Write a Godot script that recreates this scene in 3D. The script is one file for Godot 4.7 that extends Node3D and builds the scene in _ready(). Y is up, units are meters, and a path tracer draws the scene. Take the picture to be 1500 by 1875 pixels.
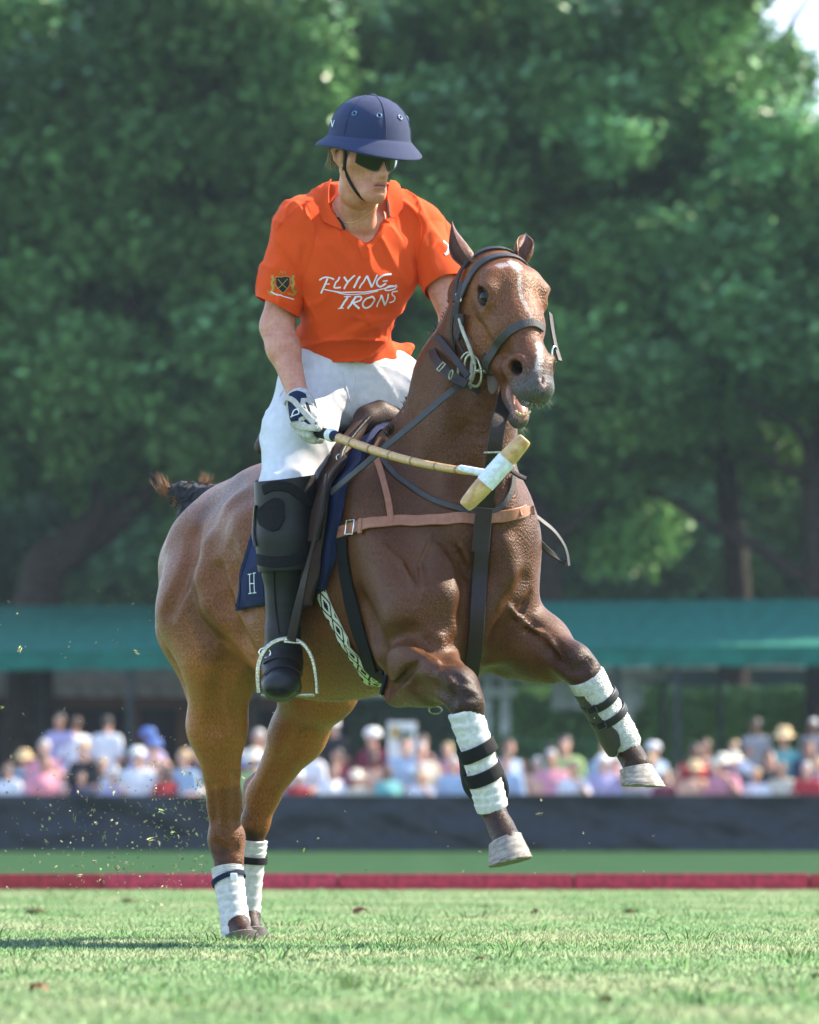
extends Node3D
# A polo player on a galloping bay pony, seen through a long lens from low on the field; spectators, a marquee and oak trees far behind.
# Metres, y up. The camera stands at z = 20 and looks along -z; the pony runs towards the camera's right.

const EYE := Vector3(0, 0.343, 20)
const FOC := 12200.0          # focal length in pixels of a 1500 x 1875 picture
const PITCH := 0.0477         # the lens looks up this far
const FWD := Vector3(0.559, 0, 0.829)    # the way the pony heads
const SIDE := Vector3(-0.829, 0, 0.559)  # the pony's right side

var M := {}
var taken := {}
var rng := RandomNumberGenerator.new()

func _ready() -> void:
	rng.seed = 7
	# ---- camera
	var cam := Camera3D.new()
	cam.name = "camera"
	add_child(cam)
	cam.position = EYE
	cam.rotation = Vector3(PITCH, 0, 0)
	cam.near = 0.5
	cam.far = 900.0
	var lens := CameraAttributesPhysical.new()
	lens.frustum_focal_length = 156.16
	lens.frustum_near = 0.5
	lens.frustum_far = 900.0
	lens.frustum_focus_distance = 19.75
	lens.exposure_aperture = 4.0
	cam.attributes = lens
	cam.fov = rad_to_deg(2.0 * atan(937.5 / FOC))
	cam.current = true
	# ---- sky and exposure
	var we := WorldEnvironment.new()
	we.name = "world_environment"
	var env := Environment.new()
	env.background_mode = Environment.BG_SKY
	var sky := Sky.new()
	var air := ProceduralSkyMaterial.new()
	air.sky_top_color = Color(0.48, 0.60, 0.78)
	air.sky_horizon_color = Color(0.86, 0.91, 0.96)
	air.sky_curve = 0.22
	air.ground_bottom_color = Color(0.30, 0.36, 0.24)
	air.ground_horizon_color = Color(0.55, 0.62, 0.55)
	air.sky_energy_multiplier = 1.08
	air.sun_angle_max = 1.0
	sky.sky_material = air
	env.sky = sky
	env.tonemap_mode = Environment.TONE_MAPPER_LINEAR
	env.tonemap_exposure = 2.9
	env.sdfgi_enabled = true
	env.ssao_enabled = true
	env.ssil_enabled = true
	env.fog_enabled = FOG
	env.fog_density = 0.00018
	env.fog_light_color = Color(0.80, 0.88, 0.92)
	we.environment = env
	add_child(we)
	# ---- sun: high on the right, a little behind the rider
	var sun := DirectionalLight3D.new()
	sun.name = "sun"
	add_child(sun)
	sun.look_at_from_position(Vector3(0.90, 0.82, -0.34) * 10.0, Vector3.ZERO)
	sun.light_energy = 1.6
	sun.light_color = Color(1.0, 0.95, 0.86)
	sun.light_angular_distance = 0.53
	sun.shadow_enabled = true
	# ---- the place and the things in it
	materials()
	if GROUND:
		build_ground()
	if BACK:
		build_background()
	build_horse()
	if RIDER:
		build_saddle()
		build_rider()
		build_mallet()
		build_tack()
	if GROUND:
		build_clods()


# ------------------------------------------------------------------ helpers
func ray(px: float, py: float) -> Vector3:
	return Basis(Vector3.RIGHT, PITCH) * Vector3((px - 750.0) / FOC, (937.5 - py) / FOC, -1.0)

func at(px: float, py: float, z: float) -> Vector3:  # where the line of sight through a picture point meets the upright plane z
	var r := ray(px, py)
	return EYE + r * ((EYE.z - z) / -r.z)

func hit(f: Field, px: float, py: float, lift := 0.0) -> Vector3:
	var a := at(px, py, 1.6)
	var r := ray(px, py).normalized()
	return f.march(a, r, 3.4) - r * lift

func numbered(called: String) -> String:
	var n: int = taken.get(called, 0)
	taken[called] = n + 1
	return called if n == 0 else "%s_%03d" % [called, n]

func tag(o: Node, label := "", category := "", group := "", kind := "") -> Node:
	if label: o.set_meta("label", label)
	if category: o.set_meta("category", category)
	if group: o.set_meta("group", group)
	if kind: o.set_meta("kind", kind)
	return o

func thing(called: String, label: String, category: String, where := Vector3.ZERO, group := "") -> Node3D:
	var o := Node3D.new()
	o.name = numbered(called)
	add_child(o)
	o.position = where
	tag(o, label, category, group)
	return o

func put(g: Geo, called: String, m: Material, parent: Node = null, colored := false) -> MeshInstance3D:
	var o := MeshInstance3D.new()
	if parent == null:
		o.name = numbered(called)
		add_child(o)
	else:
		o.name = called
	# meshes are laid out in world metres; a part of a moved thing is shifted back
	if parent != null and parent is Node3D:
		var w := world_of(parent)
		if w != Vector3.ZERO:
			for i in g.P.size():
				g.P[i] -= w
		parent.add_child(o, true)
	o.mesh = g.mesh(m, colored)
	return o

func world_of(n: Node) -> Vector3:
	var w := Vector3.ZERO
	while n is Node3D and n != self:
		w += n.position
		n = n.get_parent()
	return w

func smooth_path(pts: Array, step := 0.012) -> Array:
	var r := []
	for i in pts.size() - 1:
		var a: Vector3 = pts[maxi(i - 1, 0)]
		var b: Vector3 = pts[i]
		var c: Vector3 = pts[i + 1]
		var d: Vector3 = pts[mini(i + 2, pts.size() - 1)]
		var n := maxi(1, int(ceil(b.distance_to(c) / step)))
		for k in n:
			r.append(b.cubic_interpolate(c, a, d, float(k) / n))
	r.append(pts[-1])
	return r

func strap(g: Geo, f: Field, pts: Array, width: float, thick := 0.004, lift := 0.0015, step := 0.012) -> void:  # a strap laid on a body
	var p := smooth_path(pts, step)
	var q := []
	var n := []
	for i in p.size():
		var s := f.snap(p[i], lift)
		q.append(s)
		n.append(f.grad(s, 0.012))
	g.ribbon(q, n, width, thick)

func rounded(pts: Array, n := 3) -> Array:
	return pts

func noise_tex(freq: float, size := 256, ramp := [], normal := 0.0, kind := FastNoiseLite.TYPE_SIMPLEX_SMOOTH, octaves := 4, sd := 1) -> NoiseTexture2D:
	var t := NoiseTexture2D.new()
	var f := FastNoiseLite.new()
	f.noise_type = kind
	f.frequency = freq
	f.fractal_octaves = octaves
	f.seed = sd
	t.noise = f
	t.width = size
	t.height = size
	t.seamless = true
	if normal > 0.0:
		t.as_normal_map = true
		t.bump_strength = normal
	if ramp.size():
		var g := Gradient.new()
		g.offsets = PackedFloat32Array()
		g.colors = PackedColorArray()
		var offs := PackedFloat32Array()
		var cols := PackedColorArray()
		for r in ramp:
			offs.append(r[0])
			cols.append(r[1])
		g.offsets = offs
		g.colors = cols
		t.color_ramp = g
	return t

func mat(called: String, c: Color, rough := 0.7, spec := 0.5, metal := 0.0) -> StandardMaterial3D:  # c holds linear, real-world values
	var m := StandardMaterial3D.new()
	m.resource_name = called
	m.albedo_color = c.linear_to_srgb()
	m.roughness = rough
	m.metallic_specular = spec
	m.metallic = metal
	M[called] = m
	return m

func grain(m: StandardMaterial3D, tex: Texture2D, scale: float, bump: Texture2D = null, depth := 1.0) -> StandardMaterial3D:
	m.uv1_triplanar = true
	m.uv1_scale = Vector3(scale, scale, scale)
	if tex: m.albedo_texture = tex
	if bump:
		m.normal_enabled = true
		m.normal_texture = bump
		m.normal_scale = depth
	return m

func grey(a: float, b: float) -> Array:
	return [[0.25, Color(a, a, a)], [0.75, Color(b, b, b)]]

func materials() -> void:
	var soft := noise_tex(0.02, 256, grey(0.86, 1.0), 0.0, FastNoiseLite.TYPE_SIMPLEX_SMOOTH, 5)
	var fine := noise_tex(0.12, 256, grey(0.8, 1.0), 0.0, FastNoiseLite.TYPE_SIMPLEX_SMOOTH, 3)
	var bumpf := noise_tex(0.15, 256, [], 6.0, FastNoiseLite.TYPE_SIMPLEX_SMOOTH, 3)
	var bumps := noise_tex(0.025, 256, [], 5.0, FastNoiseLite.TYPE_SIMPLEX_SMOOTH, 4)
	var coat := mat("coat", Color(1, 1, 1), 0.49, 0.33)
	coat.vertex_color_use_as_albedo = true
	coat.uv1_triplanar = true
	coat.uv1_scale = Vector3(9, 3.2, 9)      # short hair lies downwards
	coat.albedo_texture = noise_tex(0.035, 512, [[0.2, Color(0.66, 0.62, 0.60)], [0.5, Color(0.88, 0.87, 0.86)], [0.78, Color(1, 1, 1)]], 0.0, FastNoiseLite.TYPE_SIMPLEX_SMOOTH, 6)
	coat.normal_enabled = true
	coat.normal_texture = noise_tex(0.06, 512, [], 8.0, FastNoiseLite.TYPE_SIMPLEX_SMOOTH, 5)
	coat.normal_scale = 0.9
	coat.roughness_texture = noise_tex(0.02, 256, grey(0.62, 1.0), 0.0, FastNoiseLite.TYPE_SIMPLEX_SMOOTH, 5, 3)
	coat.rim_enabled = false
	var leg := mat("hoof", Color(1, 1, 1), 0.6, 0.4)
	leg.vertex_color_use_as_albedo = true
	grain(leg, fine, 9.0, bumpf, 0.5)
	grain(mat("dark_leather", Color(0.026, 0.017, 0.015), 0.5, 0.38), soft, 9.0, bumpf, 0.5)
	grain(mat("brown_leather", Color(0.060, 0.030, 0.022), 0.52, 0.4), soft, 6.0, bumpf, 0.5)
	grain(mat("tan_leather", Color(0.33, 0.125, 0.065), 0.5, 0.5), soft, 9.0, bumpf, 0.4)
	grain(mat("black_leather", Color(0.013, 0.013, 0.0145), 0.42, 0.40), soft, 9.0, bumpf, 0.4)
	grain(mat("black_nylon", Color(0.011, 0.011, 0.013), 0.75, 0.3), soft, 12.0, bumpf, 0.8)
	grain(mat("grey_leather", Color(0.050, 0.045, 0.044), 0.5, 0.42), soft, 9.0, bumpf, 0.5)
	grain(mat("navy_cloth", Color(0.022, 0.032, 0.10), 0.85, 0.3), fine, 14.0, bumpf, 0.9)
	grain(mat("navy_trim", Color(0.012, 0.022, 0.06), 0.8, 0.3), fine, 14.0, bumpf, 0.9)
	grain(mat("white_wrap", Color(0.63, 0.63, 0.62), 0.9, 0.2), soft, 8.0, bumpf, 0.8)
	grain(mat("fleece", Color(0.68, 0.68, 0.67), 0.95, 0.2), soft, 8.0, noise_tex(0.09, 256, [], 12.0), 1.6)
	grain(mat("white_thread", Color(0.75, 0.76, 0.76), 0.85, 0.3), null, 8.0)
	grain(mat("dark_thread", Color(0.02, 0.022, 0.025), 0.85, 0.3), null, 8.0)
	grain(mat("cream_leather", Color(0.50, 0.50, 0.46), 0.75, 0.3), soft, 14.0, bumpf, 0.6)
	grain(mat("cream_cloth", Color(0.50, 0.47, 0.39), 0.9, 0.2), soft, 8.0, bumpf, 0.6)
	mat("steel", Color(0.62, 0.62, 0.60), 0.22, 0.5, 1.0)
	grain(mat("worn_brass", Color(0.60, 0.58, 0.42), 0.34, 0.5, 0.9), noise_tex(0.05, 256, grey(0.6, 1.0)), 12.0)
	grain(mat("orange_knit", Color(0.95, 0.095, 0.010), 0.78, 0.32), fine, 16.0, noise_tex(0.2, 256, [], 7.0), 0.8)
	M.orange_knit.rim_enabled = true
	M.orange_knit.rim = 0.15
	M.orange_knit.backlight_enabled = true
	M.orange_knit.backlight = Color(0.35, 0.06, 0.01)
	grain(mat("black_knit", Color(0.02, 0.02, 0.024), 0.85, 0.3), fine, 16.0)
	grain(mat("white_print", Color(0.72, 0.71, 0.74), 0.7, 0.35), null, 9.0)
	grain(mat("gold_thread", Color(0.50, 0.33, 0.07), 0.6, 0.4), fine, 20.0)
	grain(mat("green_thread", Color(0.03, 0.07, 0.03), 0.7, 0.4), fine, 20.0)
	grain(mat("white_denim", Color(0.61, 0.61, 0.64), 0.88, 0.25), noise_tex(0.02, 256, [[0.2, Color(0.94, 0.94, 0.95)], [0.7, Color(1, 1, 1)]], 0.0, FastNoiseLite.TYPE_SIMPLEX_SMOOTH, 5), 6.0, noise_tex(0.25, 256, [], 5.0), 0.35)
	M.white_denim.vertex_color_use_as_albedo = true
	var skin := mat("skin", Color(1, 1, 1), 0.5, 0.45)
	skin.vertex_color_use_as_albedo = true
	grain(skin, noise_tex(0.03, 256, [[0.2, Color(0.92, 0.88, 0.86)], [0.8, Color(1, 1, 1)]]), 8.0, bumpf, 0.25)
	skin.subsurf_scatter_enabled = true
	skin.subsurf_scatter_strength = 0.12
	grain(mat("blond_hair", Color(0.50, 0.37, 0.20), 0.6, 0.4), noise_tex(0.08, 256, grey(0.5, 1.0)), 14.0, bumpf, 1.5)
	grain(mat("black_hair", Color(0.03, 0.028, 0.03), 0.55, 0.45), noise_tex(0.08, 256, grey(0.5, 1.0)), 14.0, bumpf, 1.5)
	grain(mat("red_hair", Color(0.22, 0.10, 0.04), 0.55, 0.45), null, 14.0)
	grain(mat("navy_helmet", Color(0.030, 0.042, 0.105), 0.82, 0.35), fine, 22.0, noise_tex(0.25, 256, [], 7.0), 0.8)
	M.navy_helmet.rim_enabled = true
	M.navy_helmet.rim = 0.4
	mat("blue_eyelet", Color(0.06, 0.13, 0.24), 0.4, 0.5)
	mat("dark_lens", Color(0.010, 0.011, 0.009), 0.08, 0.42)
	mat("black_plastic", Color(0.015, 0.015, 0.016), 0.3, 0.5)
	mat("gold_chain", Color(0.75, 0.52, 0.20), 0.3, 0.5, 1.0)
	grain(mat("bamboo", Color(0.60, 0.39, 0.17), 0.42, 0.5), noise_tex(0.04, 256, [[0.2, Color(0.82, 0.74, 0.62)], [0.8, Color(1, 1, 1)]]), 9.0)
	grain(mat("cane_node", Color(0.26, 0.13, 0.05), 0.5, 0.5), soft, 9.0)
	var wood := mat("mallet_wood", Color(0.56, 0.37, 0.16), 0.4, 0.5)
	grain(wood, noise_tex(0.03, 256, [[0.25, Color(0.82, 0.74, 0.62)], [0.7, Color(1, 1, 1)]]), 4.0)
	grain(mat("white_tape", Color(0.72, 0.76, 0.77), 0.75, 0.3), soft, 9.0, bumpf, 0.5)
	mat("eye", Color(0.010, 0.007, 0.006), 0.05, 0.38)
	var soft_mouth := mat("mouth", Color(0.45, 0.22, 0.19), 0.35, 0.5)
	grain(soft_mouth, soft, 14.0)
	mat("teeth", Color(0.62, 0.52, 0.34), 0.35, 0.5)
	mat("rubber_pink", Color(0.16, 0.11, 0.11), 0.55, 0.4)
	if GROUND or BACK:
		more_materials()

const GROUND := true
const BACK := true
const RIDER := true
const FOG := true

# ------------------------------------------------------------------ building aids: a signed distance field, meshed as surface nets
class Field:
	var A := PackedVector3Array()
	var AB := PackedVector3Array()
	var S := PackedVector3Array()
	var IL := PackedFloat32Array()
	var RA := PackedFloat32Array()
	var DR := PackedFloat32Array()
	var SK := PackedFloat32Array()
	var BL := PackedFloat32Array()
	var SG := PackedFloat32Array()
	var wave = null
	var off := 0.0
	var cutn := PackedVector3Array()
	var cutd := PackedFloat32Array()

	func add(a: Vector3, b: Vector3, ra: float, rb: float, blend := 0.03, s := Vector3.ZERO, k := 1.0, sg := 1.0) -> void:
		A.append(a); AB.append(b - a)
		var l := (b - a).length_squared()
		IL.append(1.0 / l if l > 1e-9 else 0.0)
		RA.append(ra); DR.append(rb - ra)
		S.append(s.normalized() if s != Vector3.ZERO else Vector3.ZERO); SK.append(k - 1.0)
		BL.append(maxf(blend, 0.0005)); SG.append(sg)

	func ball(c: Vector3, r: float, blend := 0.03, s := Vector3.ZERO, k := 1.0, sg := 1.0) -> void:
		add(c, c + Vector3(0, 0.0001, 0), r, r, blend, s, k, sg)

	func chain(pts: Array, radii: Array, blend := 0.03, s := Vector3.ZERO, k := 1.0) -> void:
		for i in pts.size() - 1:
			add(pts[i], pts[i + 1], radii[i], radii[i + 1], blend, s, k)

	func cut(n: Vector3, at: Vector3) -> void:  # removes what lies on the side that n points to
		cutn.append(n.normalized()); cutd.append(n.normalized().dot(at))

	func copy() -> Field:
		var f := Field.new()
		f.A = A.duplicate(); f.AB = AB.duplicate(); f.S = S.duplicate(); f.IL = IL.duplicate(); f.RA = RA.duplicate(); f.DR = DR.duplicate()
		f.SK = SK.duplicate(); f.BL = BL.duplicate(); f.SG = SG.duplicate(); f.off = off
		return f

	func all() -> PackedInt32Array:
		var r := PackedInt32Array()
		for i in A.size():
			r.append(i)
		return r

	func one(i: int, p: Vector3) -> float:
		var v := p - A[i]
		var ab := AB[i]
		var t := clampf(v.dot(ab) * IL[i], 0.0, 1.0)
		v -= ab * t
		var k := SK[i]
		if k != 0.0:
			var s := S[i]
			v += s * (v.dot(s) * k)
		return v.length() - RA[i] - DR[i] * t

	func sub(ids: PackedInt32Array, p: Vector3) -> float:
		var d := 10.0
		for i in ids:
			var v := p - A[i]
			var ab := AB[i]
			var t := clampf(v.dot(ab) * IL[i], 0.0, 1.0)
			v -= ab * t
			var k := SK[i]
			if k != 0.0:
				var s := S[i]
				v += s * (v.dot(s) * k)
			var e := v.length() - RA[i] - DR[i] * t
			var b := BL[i]
			if SG[i] > 0.0:
				var h := maxf(b - absf(d - e), 0.0)
				d = minf(d, e) - h * h / b * 0.25
			else:
				e = -e
				var h2 := maxf(b - absf(d - e), 0.0)
				d = maxf(d, e) + h2 * h2 / b * 0.25
		for i in cutd.size():
			d = maxf(d, cutn[i].dot(p) - cutd[i])
		d -= off
		if wave != null and absf(d) < 0.06:
			d += wave.call(p)
		return d

	func d(p: Vector3) -> float:
		return sub(every(), p)

	var _every := PackedInt32Array()
	func every() -> PackedInt32Array:
		if _every.size() != A.size():
			_every = all()
		return _every

	func grad(p: Vector3, e := 0.004) -> Vector3:
		var ids := every()
		return gradient(ids, p, e)

	func gradient(ids: PackedInt32Array, p: Vector3, e: float) -> Vector3:
		var k0 := Vector3(1, -1, -1)
		var k1 := Vector3(-1, -1, 1)
		var k2 := Vector3(-1, 1, -1)
		var k3 := Vector3(1, 1, 1)
		return (k0 * sub(ids, p + k0 * e) + k1 * sub(ids, p + k1 * e) + k2 * sub(ids, p + k2 * e) + k3 * sub(ids, p + k3 * e)).normalized()

	func snap(p: Vector3, lift := 0.0) -> Vector3:
		for i in 4:
			p -= grad(p) * (d(p) - lift) * 0.8
		return p

	func march(o: Vector3, dir: Vector3, most: float) -> Vector3:  # first surface point along a ray
		var t := 0.0
		var ids := every()
		for i in 220:
			var e := sub(ids, o + dir * t)
			if e < 0.0008:
				break
			t += maxf(e * 0.55, 0.0006)
			if t > most:
				break
		return o + dir * t

	# -- surface nets
	var cell := 0.01
	var o := Vector3.ZERO
	var nb := Vector3i.ZERO
	var picked := PackedInt32Array()
	var results := []
	const N := 8

	func probe(bi: int) -> void:
		var h := cell * N
		var b := Vector3i(bi % nb.x, (bi / nb.x) % nb.y, bi / (nb.x * nb.y))
		var c := o + (Vector3(b) + Vector3(0.5, 0.5, 0.5)) * h
		var dd := sub(every(), c)
		results[bi] = absf(dd) < h * 0.95 * slack + 0.004

	var slack := 1.5

	func work(n: int) -> void:
		var bi := picked[n]
		var h := cell * N
		var b := Vector3i(bi % nb.x, (bi / nb.x) % nb.y, bi / (nb.x * nb.y))
		var base := o + Vector3(b) * h
		var c := base + Vector3(0.5, 0.5, 0.5) * h
		var least := 10.0
		var ds := PackedFloat32Array()
		for i in A.size():
			var e := one(i, c)
			ds.append(e)
			if SG[i] > 0.0:
				least = minf(least, e)
		var ids := PackedInt32Array()
		for i in A.size():
			if ds[i] < maxf(least, 0.0) + h * 2.6 + BL[i]:
				ids.append(i)
		var M := N + 1
		var v := PackedFloat32Array()
		v.resize(M * M * M)
		var at := 0
		var anyin := false
		var anyout := false
		for z in M:
			for y in M:
				for x in M:
					var e := sub(ids, base + Vector3(x, y, z) * cell)
					v[at] = e
					at += 1
					if e < 0.0:
						anyin = true
					else:
						anyout = true
		if not (anyin and anyout):
			results[n] = null
			return
		var cells := PackedInt64Array()
		var pos := PackedVector3Array()
		var nor := PackedVector3Array()
		var edges := PackedInt64Array()
		var MM := M * M
		for z in N:
			for y in N:
				for x in N:
					var q := x + y * M + z * MM
					var c0 := v[q]
					var c1 := v[q + 1]
					var c2 := v[q + M]
					var c3 := v[q + M + 1]
					var c4 := v[q + MM]
					var c5 := v[q + MM + 1]
					var c6 := v[q + MM + M]
					var c7 := v[q + MM + M + 1]
					var m := int(c0 < 0.0) + int(c1 < 0.0) + int(c2 < 0.0) + int(c3 < 0.0) + int(c4 < 0.0) + int(c5 < 0.0) + int(c6 < 0.0) + int(c7 < 0.0)
					if m == 0 or m == 8:
						continue
					var id := (b.x * N + x + 1) + (b.y * N + y + 1) * 4096 + (b.z * N + z + 1) * 16777216
					var sum := Vector3.ZERO
					var cnt := 0.0
					if (c0 < 0.0) != (c1 < 0.0):
						sum += Vector3(c0 / (c0 - c1), 0, 0); cnt += 1.0
					if (c2 < 0.0) != (c3 < 0.0):
						sum += Vector3(c2 / (c2 - c3), 1, 0); cnt += 1.0
					if (c4 < 0.0) != (c5 < 0.0):
						sum += Vector3(c4 / (c4 - c5), 0, 1); cnt += 1.0
					if (c6 < 0.0) != (c7 < 0.0):
						sum += Vector3(c6 / (c6 - c7), 1, 1); cnt += 1.0
					if (c0 < 0.0) != (c2 < 0.0):
						sum += Vector3(0, c0 / (c0 - c2), 0); cnt += 1.0
					if (c1 < 0.0) != (c3 < 0.0):
						sum += Vector3(1, c1 / (c1 - c3), 0); cnt += 1.0
					if (c4 < 0.0) != (c6 < 0.0):
						sum += Vector3(0, c4 / (c4 - c6), 1); cnt += 1.0
					if (c5 < 0.0) != (c7 < 0.0):
						sum += Vector3(1, c5 / (c5 - c7), 1); cnt += 1.0
					if (c0 < 0.0) != (c4 < 0.0):
						sum += Vector3(0, 0, c0 / (c0 - c4)); cnt += 1.0
					if (c1 < 0.0) != (c5 < 0.0):
						sum += Vector3(1, 0, c1 / (c1 - c5)); cnt += 1.0
					if (c2 < 0.0) != (c6 < 0.0):
						sum += Vector3(0, 1, c2 / (c2 - c6)); cnt += 1.0
					if (c3 < 0.0) != (c7 < 0.0):
						sum += Vector3(1, 1, c3 / (c3 - c7)); cnt += 1.0
					var p := base + (Vector3(x, y, z) + sum / cnt) * cell
					var g := gradient(ids, p, cell * 0.5)
					cells.append(id)
					pos.append(p)
					nor.append(g)
					if (c0 < 0.0) != (c1 < 0.0):
						edges.append(id * 8 + (4 if c0 < 0.0 else 0))
					if (c0 < 0.0) != (c2 < 0.0):
						edges.append(id * 8 + 1 + (4 if c0 < 0.0 else 0))
					if (c0 < 0.0) != (c4 < 0.0):
						edges.append(id * 8 + 2 + (4 if c0 < 0.0 else 0))
		results[n] = [cells, pos, nor, edges]

	func bounds() -> AABB:
		var lo := Vector3(1e9, 1e9, 1e9)
		var hi := -lo
		for i in A.size():
			if SG[i] < 0.0:
				continue
			for e in [[A[i], RA[i]], [A[i] + AB[i], RA[i] + DR[i]]]:
				var r: float = e[1] + absf(off) + 0.02
				if SK[i] < 0.0:
					r /= (1.0 + SK[i])
				lo = lo.min(e[0] - Vector3(r, r, r))
				hi = hi.max(e[0] + Vector3(r, r, r))
		return AABB(lo, hi - lo)

	# returns the arrays of the mesh; paint(p, n) gives a vertex colour
	func arrays(size: float, paint = null) -> Array:
		cell = size
		var bb := bounds()
		var h := cell * N
		o = bb.position - Vector3(h, h, h) * 0.31
		nb = Vector3i(((bb.size + Vector3(h, h, h)) / h).ceil())
		var total := nb.x * nb.y * nb.z
		every()
		results = []
		results.resize(total)
		var task := WorkerThreadPool.add_group_task(probe, total)
		WorkerThreadPool.wait_for_group_task_completion(task)
		picked = PackedInt32Array()
		for i in total:
			if results[i]:
				picked.append(i)
		results = []
		results.resize(picked.size())
		task = WorkerThreadPool.add_group_task(work, picked.size())
		WorkerThreadPool.wait_for_group_task_completion(task)
		var index := {}
		var P := PackedVector3Array()
		var Q := PackedVector3Array()
		for r in results:
			if r == null:
				continue
			var cl: PackedInt64Array = r[0]
			var start := P.size()
			for i in cl.size():
				index[cl[i]] = start + i
			P.append_array(r[1])
			Q.append_array(r[2])
		var I := PackedInt32Array()
		var sx := 1
		var sy := 4096
		var sz := 16777216
		for r in results:
			if r == null:
				continue
			var ed: PackedInt64Array = r[3]
			for w in ed:
				var id := w >> 3
				var ax := w & 3
				var u := sy
				var t := sz
				if ax == 1:
					u = sz; t = sx
				elif ax == 2:
					u = sx; t = sy
				var a: int = index.get(id, -1)
				var bq: int = index.get(id - u, -1)
				var cq: int = index.get(id - u - t, -1)
				var dq: int = index.get(id - t, -1)
				if a < 0 or bq < 0 or cq < 0 or dq < 0:
					continue
				if w & 4:
					I.append_array(PackedInt32Array([a, dq, cq, a, cq, bq]))
				else:
					I.append_array(PackedInt32Array([a, bq, cq, a, cq, dq]))
		results = []
		var C := PackedColorArray()
		if paint != null:
			C.resize(P.size())
			for i in P.size():
				C[i] = paint.call(P[i], Q[i])
		return [P, Q, I, C]


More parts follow.
